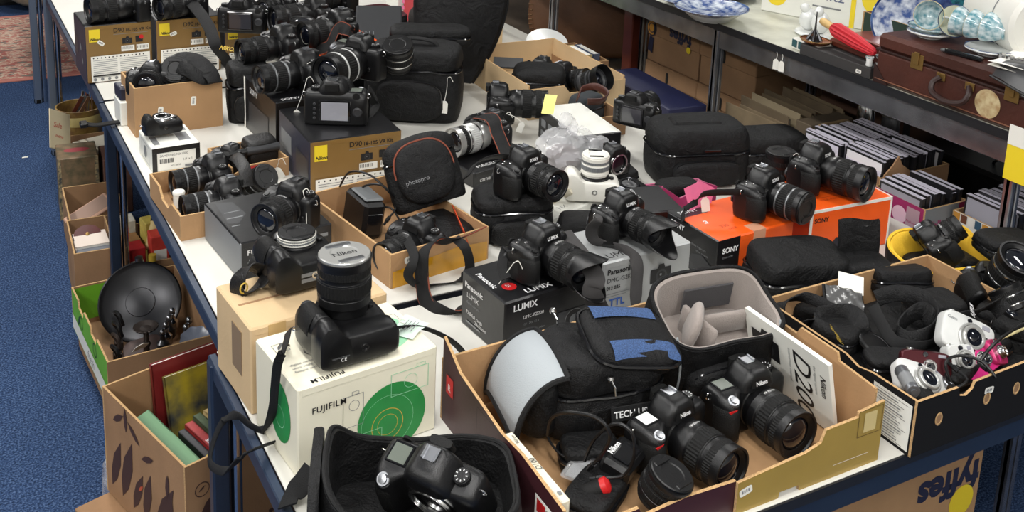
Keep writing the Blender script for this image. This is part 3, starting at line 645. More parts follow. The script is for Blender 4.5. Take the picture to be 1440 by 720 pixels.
def slr(label, mtx, logo='', L=.085, D=.066, style='black', cap=None, hood=None, band=None, pro=False, vgrip=False, white=False, nolens=False, s=1.0, screen='dark', topl=None, badge='', bodyL=0, group=None, bridge=False, name='slr_camera'):
    mtx = mtx @ Matrix.Scale(s, 4)
    key = (logo, L, D, style, cap and cap.name, hood, band and band.name, pro, vgrip, white, nolens, screen, topl and topl.name, badge, bridge)
    if key in _cam: return dup(_cam[key], mtx, label, group)
    r = thing(name, label, 'camera', mtx, group); _cam[key] = r
    BM = WHITEP if white else PLAST; GR = WHITEP if white else RUBBER
    a = .072 if pro else (.066 if not bridge else .062); d = .024; hh = .078 if pro else .072; gp = .024; z0 = 0
    if vgrip: z0 = .042
    hz = hh + z0
    g = M()
    R_ = []
    if vgrip:
        R_ += [body_ring(0, a - .006, d - .004, .014), body_ring(.003, a - .001, d, .02), body_ring(.018, a, d + .003, .024), body_ring(.036, a, d + .002, .022), body_ring(.041, a - .002, d, .02), body_ring(.0425, a - .002, d, .022)]
    else: R_ += [body_ring(0, a - .004, d - .003, .016), body_ring(.002, a - .0012, d - .0006, .021), body_ring(.006, a, d, gp)]
    R_ += [body_ring(z0 + .02, a, d, gp, back=.003), body_ring(z0 + .045, a, d, gp * .92, back=.004), body_ring(hz - .016, a, d, gp * .8, back=.003), body_ring(hz - .008, a - .001, d - .0005, gp * .62), body_ring(hz - .003, a - .004, d - .003, gp * .4), body_ring(hz, a - .009, d - .007, .002)]
    g.loft(R_); body = ob('body', g, BM, r, ang=45)
    # grip rubber and thumb rest are separate skins
    g = M(); gr = []
    for (z, k, q) in ((z0 + .008, .9, .0), (z0 + .012, 1, .0012), (z0 + .03, 1, .0014), (z0 + .048, .95, .0013), (hz - .022, .86, .001), (hz - .018, .82, -.001)):
        gr.append([(x, y, z) for x, y, _ in [(px - .0006, py - q, 0) for px, py, _ in body_ring(z, a + (q if q > 0 else 0), d, gp * k)][GRIPI[0]:GRIPI[-1] + 1]])
    g.loft(gr, cap=False, closed=False); ob('grip', g, GR, r, ang=60)
    # pentaprism hump with nameplate
    pz = hz - .002; hx = .006
    g = M()
    g.loft([ring(hx, -.004, pz - .004, .036, .027, 4, 32), ring(hx, -.003, pz + .004, .0345, .027, 4, 32), ring(hx, -.004, pz + .013, .03, .0265, 4, 32), ring(hx, -.004, pz + .021, .024, .025, 4, 32), ring(hx, -.002, pz + .026, .019, .021, 4, 32), ring(hx, .0, pz + .028, .014, .016, 4, 32)])
    ob('viewfinder_hump', g, BM, r, ang=40)
    g = M(); g.prism([(hx - .021, 0), (hx + .021, 0), (hx + .018, .011), (hx - .018, .011)], .004, T(0, -.0325, pz + .0035) @ R(-14, 0, 0)); ob('name_plate', g, BM, r)
    if logo:
        sz = .0092; wd = text_w(logo, sz, bold=.03)
        if wd > .034: sz *= .034 / wd; wd = .034
        vv, ff = text_geo(logo, sz, bold=.03)
        g = M(); g.add(vv, ff, T(hx - wd / 2, -.0328, pz + .006) @ R(76, 0, 0)); ob('lettering', g, BINK if white else INK, r, ang=0, fixn=False)
    g = M(); q = pz + .0275
    g.box(hx - .0105, hx + .0105, -.004, .014, q, q + .0012); g.box(hx - .0105, hx - .0075, -.004, .014, q, q + .0042, .0005); g.box(hx + .0075, hx + .0105, -.004, .014, q, q + .0042, .0005); ob('hot_shoe', g, STEEL, r)
    g = M(); g.loft([ring(hx, .026, pz + .008, .017, .006, 3.5, 24), ring(hx, .026, pz + .023, .016, .006, 3.5, 24)]); ob('eyecup', g, RUBBER, r)
    # dials and buttons
    g = M(T(.046, .002, hz - .001)); g.gear(.0105, 0, .008, 26, .0007); g.lathe([(.0098, .008), (.0095, .0092), (.0001, .0092)], 24); md = ob('mode_dial', g, PLAST if not white else GREYP, r, ang=30)
    g = M(T(.046, .002, hz - .001)); 
    for i in range(9): g.box(-.0006, .0006, .0058, .0082, .0092, .0095, m=R(0, 0, i * 40))
    x = ob('dial_marks', g, INK, md, ang=0); x['kind'] = 'stuff'
    g = M(T(-a + .020, -d - gp * .35, hz - .009) @ R(24, 0, 0)); g.lathe([(.0095, -.004), (.0095, .003), (.0085, .0042), (.0062, .0042), (.0058, .0065), (.0001, .007)], 24); ob('shutter_button', g, STEEL if pro else PLAST, r)
    g = M(T(-a + .020, -d - gp * .35, hz - .009) @ R(24, 0, 0)); g.gear(.0102, -.002, .0018, 30, .0006); ob('power_ring', g, DGREYP, r)
    if pro or topl:
        g = M(); g.box(-a + .011, -.030, -.014, .016, hz - .002, hz + .0014, .001); tf = ob('top_display', g, GLOSS, r)
        g = M(); g.box(-a + .014, -.033, -.0115, .0125, hz + .0012, hz + .0019, .0003); ob('display_glass', g, topl or LCDGREY, tf)
    else:
        for (x, y) in ((-.05, .004), (-.038, -.006), (-.04, .01)):
            g = M(T(x, y, hz - .001)); g.lathe([(.0032, 0), (.0032, .002), (.0024, .0026), (.0001, .0026)], 14); ob('button', g, CHROME, r)
    for x, z in ((-.052, hz - .005),): 
        g = M(T(-.048, .021, hz - .007) @ R(90, 0, 0)); g.gear(.008, -.004, .0, 26, .0006); ob('command_dial', g, RUBBER, r)
    # strap lugs
    for sx in (-1, 1):
        g = M(); g.tube([(sx * (a + .001) + .004 * cos(t) * sx, 0, hz - .012 + .0055 * sin(t)) for t in [i * 2 * pi / 12 for i in range(13)]], .0011, 6); ob('strap_lug', g, CHROME, r)
    # rear: screen and buttons
    g = M(); g.box(-.036, .036, d - .001, d + .0035, z0 + .010, z0 + .062, .0015); bz = ob('screen_frame', g, GLOSS, r)
    g = M(); g.box(-.030, .030, d + .0034, d + .0042, z0 + .014, z0 + .057, .0002); ob('screen_glass', g, SCREENL if screen == 'pale' else SCREEN, bz)
    for k in range(4):
        g = M(T(.046, d + .0005, z0 + .018 + k * .011) @ R(-90, 0, 0)); g.lathe([(.0036, 0), (.0036, .002), (.0028, .003), (.0001, .003)], 14); ob('button', g, DGREYP, r)
    g = M(T(-.051, d + .003, z0 + .035) @ R(-90, 0, 0)); g.lathe([(.011, -.002), (.011, .002), (.008, .003), (.0075, .0018), (.0001, .0018)], 24); ob('control_pad', g, DGREYP, r)
    # underside: socket and rating labels
    g = M(T(.006, 0, 0) @ R(180, 0, 0)); g.lathe([(.0065, -.001), (.0065, .0008), (.0035, .0008), (.003, -.003), (.0001, -.003)], 20); ob('tripod_socket', g, CHROME, r)
    # lens mount and lens
    lz = z0 + .041; lx = .008
    g = M(T(lx, -d + .002, lz) @ LENS); g.lathe([(.036, 0), (.0355, .004), (.033, .006), (.0325, .0085), (.0295, .0085), (.0285, .002)], 40, cap=False); ob('lens_mount', g, CHROME if nolens else PLAST, r)
    if nolens:
        g = M(T(lx, -d + .002, lz) @ LENS); g.lathe([(.029, .003), (.024, .001), (.0001, .001)], 32); ob('mirror_box', g, GLOSS, r)
        g = M(T(lx, -d + .002, lz) @ LENS); g.lathe([(.0305, .0078), (.0305, .0098), (.0275, .0098), (.0272, .006)], 40, cap=False); ob('mount_ring', g, CHROME, r)
    else:
        lens_parts(r, T(lx, -d - .004, lz) @ LENS, L, D, style, cap, hood, band)
    # front details: release button, badge, red stripe
    g = M(T(.047, -d, z0 + .03) @ LENS); g.lathe([(.0055, -.002), (.0055, .004), (.0045, .005), (.0001, .005)], 16); ob('release_button', g, PLAST, r)
    if badge:
        vv, ff = text_geo(badge, .011, bold=.02); g = M(); g.add(vv, ff, T(.043, -d - .0008, hz - .022) @ R(90, 0, 0)); ob('lettering', g, INK, r, ang=0, fixn=False)
    if logo == 'Nikon':
        g = M(); g.prism([(-a + .004, 0), (-a + .022, 0), (-a + .016, -.006), (-a + .010, -.006)], .001, T(0, -d - gp * .72 - .0016, hz - .017)); ob('grip_flash', g, RED, r)
    return r
def strap_on(root, pts, w=.034, mtl=None, edge=None, th=.002, text=None, k=8, side=None, name='strap', ends=None):
    """neck strap as part of its camera; pts in world space"""
    inv = root.matrix_world.inverted(); P = spline(pts, k)
    sd = None
    if side is not None: sd = [Vector(x) for x in spline(side, k)] if isinstance(side, list) else Vector(side)
    ww = w
    if ends: n = len(P); ww = [ends + (w - ends) * min(1, max(0, (min(i, n - 1 - i) / n - .06) / .1)) for i in range(n)]
    g = M(inv); g.ribbon(P, ww, th, sd); o = ob(name, g, mtl or WEB, root, ang=60)
    if edge:
        g = M(inv); rr = []
        for sg in (-1, 1):
            Q = []
            for i, p in enumerate(P):
                a = P[max(i - 1, 0)]; b = P[min(i + 1, len(P) - 1)]; t = (b - a).normalized()
                s_ = (sd[i] if isinstance(sd, list) else sd) if sd is not None else t.cross(Vector((0, 0, 1)))
                s_ = (s_ - t * s_.dot(t)); s_ = s_.normalized() if s_.length > 1e-6 else Vector((1, 0, 0))
                wi = ww[i] if isinstance(ww, list) else ww
                Q.append(p + s_ * (wi / 2 * sg))
            g = M(inv); g.tube(Q, .0014, 5); ob('strap_edging', g, edge, o, ang=60)
    return o
def price_tag(label, top, hang, tilt=0, size=.03, yaw=0, name='price_tag', loops=True):
    """white card tag on a string: string from top point down to the card"""
    top = Vector(top); hang = Vector(hang)
    r = thing(name, label, 'price tag', T(hang))
    m = R(0, 0, yaw) @ R(0, tilt, 0); s = size
    g = M(); g.prism([(-.28 * s, -1.0 * s), (.28 * s, -1.0 * s), (.28 * s, -.2 * s), (.12 * s, 0), (-.12 * s, 0), (-.28 * s, -.2 * s)], .0008, m); ob('card', g, PAPER, r, ang=0)
    l = top - hang
    g = M(); g.tube(spline([(0, 0, -.003), l * .5 + Vector((.003, 0, .002)), l], 6), .0008, 5); ob('string', g, PAPER, r)
    if loops:
        g = M(); g.tube(spline([l, l + Vector((.008, -.004, .004)), l + Vector((.016, -.006, -.012))], 6), .0008, 5); ob('string', g, PAPER, r)
    return r

# ------------------------------------------------------------------ soft bags
from mathutils import noise
def wob(p, amp, f=14.0, seed=0.0):
    v = Vector(p); n = noise.noise_vector(v * f + Vector((seed, seed * 1.7, 0)))
    return tuple(v + n * amp)
def wobm(g, amp, f=14.0, seed=0.0):
    g.v = [Vector(wob(p, amp, f, seed)) for p in g.v]; return g
def onx(u, v, x):
    d = RX * (u - 720.0) + RD * v + RF * FPX
    return Vector((0, 0, H)) + d * (x / d.x)
def pp(u, v, z, rz=0, rx=0, ry=0): return T(at(u, v, z)) @ R(0, 0, rz) @ R(rx, ry, 0)
def atp(*P): return [at(*p) for p in P]
def soft_case(name, label, mtx, w, d, h, mt=None, lid=.3, pocket=True, handle=True, e=4.5, amp=.004, seed=0.0, bulge=.06, cat='bag', flap=None, zipm=None, side_pocket=False, group=None, dome=.25):
    """zipped soft bag: body, lid over a zip seam, front pocket with its own zip, grab handle"""
    r = thing(name, label, cat, mtx, group); mt = mt or NYLON; a, b = w / 2, d / 2
    g = M(); zz = h * (1 - lid); R_ = []
    for k, z in enumerate((0, .004, .015, zz * .3, zz * .6, zz * .9, zz)):
        q = (.94, .985, 1, 1 + bulge * .7, 1 + bulge, 1 + bulge * .6, 1)[k]; R_.append(ring(0, 0, z, a * q, b * q, e, 48))
    g.loft(R_); ob('bag_body', wobm(g, amp, 13, seed), mt, r, ang=60)
    g = M(); R_ = []
    for k in range(9):
        t = k / 8; q = (1.03 if k else 1.0) * (1 - dome * t ** 2.6) * (1 if k < 8 else .8); R_.append(ring(0, 0, zz + .002 + (h - zz) * (1 - (1 - t) ** 1.7), a * q, b * q, e, 48))
    g.loft(R_); ob('lid', wobm(g, amp, 13, seed + 3), mt, r, ang=60)
    g = M(); P = [wob((x * 1.03, y * 1.03, zz + .001), amp, 13, seed) for x, y, _ in ring(0, 0, 0, a, b, e, 48)]; g.tube(P + [P[0]], .003, 6); ob('zip_seam', g, zipm or GLOSS, r)
    if pocket:
        g = M(); pw, ph = w * .36, zz * .78
        R_ = [[(x, -b * (1 + bulge * .7) + .01 - q, zz * .06 + ph / 2 + z) for x, z, _ in ring(0, 0, 0, pw * s_, ph / 2 * s_, 3.6, 36)] for q, s_ in ((0, 1), (.012, 1), (.02, .96), (.026, .86), (.028, .6))]
        g.loft(R_); pk = ob('front_pocket', wobm(g, amp * .7, 15, seed + 7), mt, r, ang=60)
        g = M(); P = [(x, -b * (1 + bulge * .7) - .008, zz * .06 + ph / 2 + z) for x, z, _ in ring(0, 0, 0, pw * .95, ph / 2 * .95, 3.6, 36)][0:19]; g.tube(P, .0022, 5); ob('pocket_zip', g, zipm or GLOSS, pk)
    if handle:
        g = M(); g.ribbon(spline([(-a * .55, 0, h - .012), (-a * .4, 0, h + .012), (0, 0, h + .02), (a * .4, 0, h + .012), (a * .55, 0, h - .012)], 8), .026, .005, (0, 1, 0)); ob('grab_handle', g, WEB, r, ang=60)
    if side_pocket:
        g = M(); g.ball((-a - .004, 0, zz * .45), .022, b * .7, zz * .4, 24, 10, e=.6); ob('side_pocket', wobm(g, amp, 15, seed), mt, r, ang=60)
    return r
def soft_tub(name, label, mtx, w, d, h, mt=None, lining=None, e=3.6, t=.009, rim=None, amp=.004, seed=0.0, piping=None, floor=.03, cat='bag', flare=.0, pocket=False):
    """open topped soft bag with a padded lining"""
    r = thing(name, label, cat, mtx); mt = mt or NYLON; lining = lining or NYLON2; a, b = w / 2, d / 2; rim = rim or (lambda th: 0.0); n = 56
    def rg(z, q, k=0.0):
        out = []
        for i, (x, y, _) in enumerate(ring(0, 0, 0, a * q - k, b * q - k, e, n)):
            th = 2 * pi * i / n; out.append((x, y, z * (1 + rim(th) / h) if z > .02 else z))
        return out
    g = M(); g.loft([rg(0, .93), rg(.006, .985), rg(h * .3, 1.02), rg(h * .6, 1.03 + flare * .5), rg(h * .92, 1 + flare), rg(h, .995 + flare), rg(h, .995 + flare, t * .6)], cap=True); 
    g.f.pop(); g.mi.pop()
    ob('bag_shell', wobm(g, amp, 12, seed), mt, r, ang=60)
    g = M(); g.loft([rg(h * .998, .99 + flare, t * .6), rg(h * .985, .99 + flare, t), rg(h * .5, .97, t), rg(max(floor, .021), .93, t)]); g.f.pop(-2); g.mi.pop()
    ob('lining', wobm(g, amp, 12, seed), lining, r, ang=60)
    g = M(); P = [wob(p, amp, 12, seed) for p in rg(h + .001, .995 + flare, t * .35)]; g.tube(P + [P[0]], .0035, 6); ob('rim_piping', g, piping or WEB, r)
    if pocket:
        g = M(); pw, ph = w * .36, h * .62
        R_ = [[(x, -b * 1.02 + .008 - q, h * .06 + ph / 2 + z) for x, z, _ in ring(0, 0, 0, pw * s_, ph / 2 * s_, 3.4, 36)] for q, s_ in ((0, 1), (.014, 1), (.024, .95), (.03, .84), (.032, .6))]
        g.loft(R_); pk = ob('front_pocket', wobm(g, amp * .7, 15, seed + 5), mt, r, ang=60)
        g = M(); P = [(x, -b * 1.02 - .012, h * .06 + ph / 2 + z) for x, z, _ in ring(0, 0, 0, pw * .95, ph / 2 * .95, 3.4, 36)][0:19]; g.tube(P, .0022, 5); ob('pocket_zip', g, GLOSS, pk)
    return r
def lens_thing(label, mtx, L=.08, D=.066, style='black', cap=None, hood=None, band=None):
    r = thing('camera_lens', label, 'lens', mtx); lens_parts(r, I4, L, D, style, cap, hood, band)
    g = M(); g.lathe([(D * .4, 0), (D * .46, 0), (D * .46, .012), (D * .4, .012)], 32); ob('rear_cap', g, RUBBER, r); return r
def cap_thing(label, mtx, D=.07, mt=None):
    r = thing('lens_protector', label, 'lens cap', mtx); q = D / 2
    g = M(); g.lathe([(q * .97, 0), (q, .001), (q, .006), (q * .94, .0075), (q * .82, .0078), (q * .8, .0068), (.0001, .0072)], 40); ob('cap_disc', g, mt or PLAST, r)
    g = M(); g.gear(q * .995, .0012, .0058, 50, .0005); ob('cap_rim', g, RUBBER, r); return r
def cable(name, label, pts, rad=.0022, mt=None, cat='cable', k=8):
    P = spline(pts, k); o = P[0].copy(); r = thing(name, label, cat, T(o))
    g = M(); g.tube([p - o for p in P], rad, 8); ob('cord', g, mt or PLAST, r)
    d = (P[-1] - P[-2]).normalized(); q = P[-1] - o
    g = M(); g.tube([q, q + d * .012, q + d * .013, q + d * .022], [.0045, .0045, .003, .003], 8); ob('plug', g, mt or PLAST, r)
    return r

# ------------------------------------------------------------------ nearest table: cameras and bags
p = at(487, 515, .85)
c1 = slr('black camera lying on its back on the green disc carton, long lens pointing up', T(p.x + .02, p.y - .012, .8812) @ R(0, 0, 4) @ R(-90, 0, 0) , '', L=.088, D=.084, cap=SILVER, vgrip=True, badge='S5')
g = M(); vv, ff = text_geo('CE', .008); g.add(vv, ff, T(-.034, .012, -.0006) @ R(180, 0, 0)); ob('lettering', g, INK, c1, ang=0, fixn=False)
g = M(); vv, ff = text_geo('DIGITAL CAMERA', .0036); g.add(vv, ff, T(-.048, .006, -.0006) @ R(180, 0, 0)); ob('lettering', g, GINK, c1, ang=0, fixn=False)
strap_on(c1, [c1.matrix_world @ Vector((-.078, .0, .10)), onx(400, 490, .416), onx(391, 510, .41), onx(387, 540, .412), onx(383, 578, .414), at(372, 604, .712), at(352, 598, .711), at(333, 584, .72), at(314, 592, .69), at(300, 622, .65), at(296, 652, .625), at(318, 662, .65), at(345, 638, .722), at(385, 622, .71), at(408, 618, .709)], .014, WEB, th=.0025, side=(.3, -.6, .7))
g = M(c1.matrix_world.inverted()); q = at(399, 488, .862); g.box(-.012, .012, -.004, .004, -.006, .006, .002, m=T(q) @ R(20, 30, 40)); ob('strap_buckle', g, CHROME, c1)
strap_on(c1, [at(548, 462, .865), at(580, 459, .852), at(610, 466, .84), at(638, 482, .80), at(652, 500, .74), at(640, 512, .706)], .012, WEB, th=.0025, side=(.3, -.7, .6))
price_tag('crumpled white paper tag on the green disc carton beside the camera', at(560, 452, .853), at(585, 468, .853), 0, .035, 70, 'price_tag')
q = thing('receipt_slip', 'pale green printed slip lying on the green disc carton behind the camera', 'paper', T(at(575, 462, .8512)) @ R(0, 0, 40))
g = M(); g.grid(8, 6, lambda u, v: (-.03 + .06 * u, -.022 + .044 * v, .002 + .003 * sin(u * 5) * sin(v * 4 + 1))); ob('slip', g, mat('pale green paper', s2l(206, 226, 212), .6), q, fixn=False)
g = M()
for k in range(4): g.add([(-.018, -.012 + k * .006, .007), (.014, -.012 + k * .006, .007), (.014, -.0105 + k * .006, .007), (-.018, -.0105 + k * .006, .007)], [(0, 1, 2, 3)])
o = ob('small_print', g, GINK, q, ang=0, fixn=False); o['kind'] = 'stuff'
p = at(408, 408, .856)
p = p + Vector((.02, -.022, 0))
c2 = slr('black camera lying on its back on the plain brown carton, white ringed lens pointing up', T(p.x + .012, p.y - .0, .887) @ R(0, 0, 6) @ R(-90, 0, 0), '', L=.014, D=.068, style='white', cap=PLAST, vgrip=True)
for (x, y) in ((-.02, .01), (-.02, .0), (.045, .008)):
    g = M(); g.add([(x, y, -.0006), (x + .03, y, -.0006), (x + .03, y - .007, -.0006), (x, y - .007, -.0006)], [(0, 1, 2, 3)]); ob('rating_label', g, GREYCARD, c2, ang=0, fixn=False)
strap_on(c2, [c2.matrix_world @ Vector((-.072, 0, .1)), at(372, 380, .885), at(352, 375, .9), at(338, 390, .885), at(334, 408, .862), at(345, 414, .858), at(362, 402, .866), at(378, 385, .885), at(392, 362, .90)], .03, LEATHB, th=.003, side=(.5, -.5, .5))
g = M(c2.matrix_world.inverted()); q = at(342, 404, .872); g.tube([q + Vector((.007 * cos(t), .003 * cos(t) - .004, .009 * sin(t))) for t in [i * 2 * pi / 12 for i in range(13)]], .0014, 6); ob('strap_buckle', g, GOLDINK, c2)

# open black bag at the bottom with a camera in it
p = at(560, 722, .70)
bg = soft_tub('camera_bag', 'open black holster bag at the picture bottom holding a camera with top dials', T(.545, 1.175, TZ + .007) @ R(0, 0, -22), .27, .20, .085, NYLON, NYLON2, e=4, rim=lambda th: .05 * max(0, -cos(th)) ** 2, seed=2, amp=.006, floor=.025)
g = M(); g.loft([[(x, y, z) for x, y, z in ring(0, 0, 0, .004, .1 * s_, 4, 24)] if False else [(-.15 + .012 * k, yy * s_, .004 + .13 * zz) for yy, zz in [(-.095, 0), (-.1, .3), (-.092, .75), (-.06, .98), (0, 1.02), (.06, .98), (.09, .75), (.098, .3), (.095, 0)]] for k, s_ in ((0, .96), (.25, 1), (.9, 1), (1.2, .95))]); ob('stiff_end_flap', wobm(g, .004, 12, 4), NYLON, bg, ang=50)
strap_on(bg, [at(440, 660, .74), at(425, 680, .725), at(410, 698, .712), at(404, 712, .708)], .034, WEB, th=.003, side=(.8, -.1, .5))
c3 = slr('black camera without lens lying in the open bag at the picture bottom, dials upward', T(.575, 1.16, .765) @ R(0, 0, -58) @ R(28, 0, 0) @ Matrix.Scale(1.08, 4), '', nolens=True, pro=True, topl=LCDGREY)
# big maroon and gold tray
TR = (.688, 1.03)
tr = tray('open_carton', 'large open carton, maroon at left and gold at right, holding two cameras and bags', *TR, 0, .58, .385, .11, prof=dict(front=[(0, .02), (.58, .02)], left=[(0, .15), (.03, .135), (.06, .118), (.2, .1), (.26, .105), (.375, .095)], right=[(0, .118), (.08, .122), (.085, .135), (.17, .135), (.178, .12), (.375, .12)], back=[(0, .12), (.58, .11)]), outs=dict(left=MAROON, front=MAROON, back=MAROON, right=KRAFT), ins=KRAFT)
g = M(); g.prism([(0, 0), (.292, 0), (.292, .052), (.2, .056), (.125, .05), (.118, .066), (.07, .064), (.062, .052), (.03, .06), (.0, .095)], .006, T(0, -.0062, 0)); g.mi = [0, 1] + [2] * 10; ob('side_panel', g, [MAROON, KRAFT, FLUTE], tr, ang=0)
g = M(); g.prism([(.29, 0), (.372, 0), (.374, .010), (.412, .010), (.414, 0), (.58, 0), (.58, .106), (.525, .1), (.525, .092), (.458, .09), (.45, .07), (.42, .062), (.29, .053)], .005, T(0, -.0122, 0)); g.mi = [0, 1] + [2] * 13; ob('side_panel', g, [GOLDBOX2, KRAFT, FLUTE], tr, ang=0)
FF = face(.58, .385, .11, 'front') @ T(0, 0, .0122)
decal(tr, FF, [('r', .48, .022, .555, .0228, PAPER), ('l', .525, .056, .577, .102, .001, mat('gold crease', s2l(96, 76, 34), .6)), ('r', .538, .062, .564, .096, mat('pale gold print', s2l(206, 186, 130), .5))])
sticker(tr, FF, .305, .036, 12, .024); sticker(tr, face(.58, .385, .11, 'left'), .235, .05, 60, .026)
decal(tr, face(.58, .385, .11, 'left'), [('r', .02, .06, .045, .092, RED), ('t', 'R', .026, .066, .018, INK), ('r', .31, .002, .38, .075, PAPER), ('r', .315, .05, .338, .07, RED), ('c', .345, .06, .008, BINK), ('c', .358, .05, .008, BINK), ('c', .371, .04, .008, BINK), ('t', 'CARTON', .315, .01, .012, RED), ('l', .13, .03, .2, .1, .001, mat('maroon crease', s2l(36, 16, 22), .6))])
ZT = TZ + .006
# two cameras in the tray
cA = slr('black camera with white covered top display, in the maroon and gold carton', place(.962, 1.172, ZT + .001, 10), 'Nikon', L=.1, D=.074, pro=True, topl=LCDWHITE, s=1.0)
cB = slr('black camera with grey top display beside the instruction manual in the gold carton', place(1.128, 1.185, ZT + .001, 2), 'Nikon', L=.086, D=.076, pro=True, topl=LCDGREY, s=1.04)
# manual leaning on the right wall
q = thing('instruction_manual', 'white instruction manual with camera picture and large lettering, leaning on the gold tray wall', 'booklet', T(1.268, 1.075, ZT + .004) @ R(0, 0, 90) @ R(-14, 0, 0))
g = M(); g.box(0, .2, -.004, .004, 0, .14, .0008); ob('pages', g, PAPER, q)
g = M(); g.box(-.001, .2, .004, .0052, -.001, .141, .0004); ob('cover', g, WHITECARD, q)
FM = Matrix(((1, 0, 0, 0), (0, 0, 1, .0052), (0, 1, 0, 0), (0, 0, 0, 1))) @ T(.2, 0, 0) @ Matrix.Scale(-1, 4, (1, 0, 0))
decal(q, FM, [('t', 'D200', .118, .128, .058, BINK, dict(italic=True, spacing=.95, rot=-90)), ('t', 'Nikon', .18, .11, .017, BINK, dict(italic=True, bold=.02, rot=-90)), ('t', 'instruction manual', .106, .12, .009, GINK, dict(rot=-90)), ('t', 'the digital camera', .165, .12, .008, GINK, dict(rot=-90))] + photo_print(.015, .07, .045))
q.location = (1.246, 1.085, ZT + .004)
# shoulder bag with blue mesh lid and grey end
sb = soft_case('shoulder_bag', 'black shoulder bag with blue mesh pocket and pale grey end in the maroon tray', T(.91, 1.30, ZT + .008) @ R(0, 0, -10), .2, .145, .135, NYLON, lid=.42, pocket=False, handle=False, seed=5, amp=.007, e=3.6)
g = M(); g.ball((-.108, 0, .06), .042, .07, .056, 28, 14, e=.55); ob('side_pocket', wobm(g, .004, 14, 2), NYLON2, sb, ang=60)
def gp_(u, v):
    th = radians(-18 + 118 * u); yy = -.078 + .15 * v
    return Vector((-.108 - .054 * sin(th) - .01 * sin(v * 3.1) * u + .012 * (1 - u), yy, .062 + .066 * cos(th) - .03 * (2 * v - 1) ** 2 * (.4 + .6 * u) + .012 * (1 - u)))
g = M(); g.grid(14, 16, lambda u, v: gp_(u, v)); g.grid(14, 16, lambda u, v: gp_(u, v) * .985 + Vector((-.001, 0, -.003))); ob('grey_end_panel', g, GREYFAB, sb, ang=60)
for ps in ([gp_(u / 14, 0) for u in range(15)], [gp_(u / 14, 1) for u in range(15)], [gp_(1, v / 14) for v in range(15)], [gp_(0, v / 14) for v in range(15)]):
    g = M(); g.tube(ps, .0048, 6); ob('binding', g, WEB, sb)
F_ = T(.05, -.012, .136) @ R(12, 10, 0)
g = M(F_); g.loft([ring(0, 0, -.02, .072, .06, 4.2, 40), ring(0, 0, 0, .078, .066, 4.2, 40), ring(0, 0, .012, .075, .063, 4.2, 40), ring(0, 0, .018, .064, .053, 4, 40), ring(0, 0, .019, .04, .03, 3, 40)]); lp = ob('lid_pocket', wobm(g, .003, 14, 8), NYLON, sb, ang=60)
for (x0, x1, y0, y1) in ((-.058, .056, .024, .06), (-.052, .066, -.064, -.03)):
    def mp_(u, v):
        x = x0 + (x1 - x0) * u; y = y0 + (y1 - y0) * v + .006 * sin(u * 3); q = max(abs(x) / .078, abs(y) / .066)
        return (x, y, .0205 - .011 * max(0, (q - .62) / .38) ** 2)
    g = M(F_); g.grid(16, 8, mp_); ob('mesh_panel', g, BLUEMESH, lp, ang=60)
g = M(F_); g.tube([(x, y, .002) for x, y, _ in ring(0, 0, 0, .08, .068, 4.2, 40)] + [(.08, 0, .002)], .0035, 6); ob('pocket_zip', g, GLOSS, lp)
for (x, y, z) in ((-.055, .06, .158), (-.01, -.082, .112)):
    g = M(T(x, y, z)); g.box(-.004, .004, -.003, .003, 0, .006, .001); g.tube([(0, -.004, .002), (.003, -.012, -.006), (.004, -.014, -.018)], .0016, 6); g.lathe([(.005, -.0), (.006, .004), (.004, .008), (.0001, .009)], 12); ob('zip_pull', g, CHROME, sb)
g = M(T(.03, -.088, .055) @ R(75, 0, 0)); g.box(-.038, .042, -.012, .012, -.001, .0015, .002); lb = ob('label_patch', g, WEB, sb)
g = M(T(.03, -.0885, .055) @ R(75, 0, 0)); vv, ff = text_geo('TECH USA', .0145, bold=.02); g.add(vv, ff, T(-.034, -.005, .002)); ob('lettering', g, INK, lb, ang=0, fixn=False)
# grey lined open camera bag
gb = soft_tub('camera_bag', 'black camera bag with pale grey padded lining, wide open behind the two tray cameras', T(1.15, 1.312, ZT + .004) @ R(0, 0, -8) @ T(0, .05, 0) @ R(15, 0, 0) @ T(0, -.035, .013), .225, .14, .145, NYLON, GREYLIN, e=4.2, t=.012, rim=lambda th: .03 * max(0, sin(th)) - .012 * max(0, -sin(th)), seed=9, amp=.005, piping=NYLON, floor=.075, pocket=True, flare=.02)
g = M(T(-.03, -.002, .11) @ R(0, 0, 20)); g.box(-.006, .006, -.04, .04, -.04, .026, .005); ob('padded_divider', wobm(g, .002), GREYLIN, gb, ang=60)
g = M(T(-.042, -.004, .125) @ R(8, 0, 60)); g.loft([ring(0, 0, z, .034 * s_, .011 * s_, 2.6, 28) for z, s_ in ((-.03, 1), (0, 1.05), (.018, .95), (.03, .7), (.035, .3))]); ob('divider_pad', g, GREYLIN, gb, ang=60)
g = M(T(.03, .005, .118)); g.box(-.055, .05, -.006, .006, -.035, .012, .005); ob('padded_divider', wobm(g, .002), GREYLIN, gb, ang=60)
g = M(T(.015, .048, .135) @ R(-4, 0, 0)); g.box(-.055, .045, -.0035, .001, -.03, .018, .002); ob('mesh_pocket', g, mat('dark grey mesh', s2l(70, 68, 70), .8, bump=.8, scale=700), gb)
for sx in (-1, 1):
    g = M(); g.tube(spline([(sx * .1, -.045, .145), (sx * .095, -.066, .1), (sx * .09, -.068, .04)], 6), .002, 5); ob('reflective_piping', g, GREYFAB, gb)
g = M(); g.ribbon(spline([(-.112, .0, .12), (-.13, -.01, .10), (-.128, -.02, .07), (-.115, -.01, .05)], 6), .022, .004, (0, 1, 0)); ob('side_strap', g, WEB, gb, ang=60)
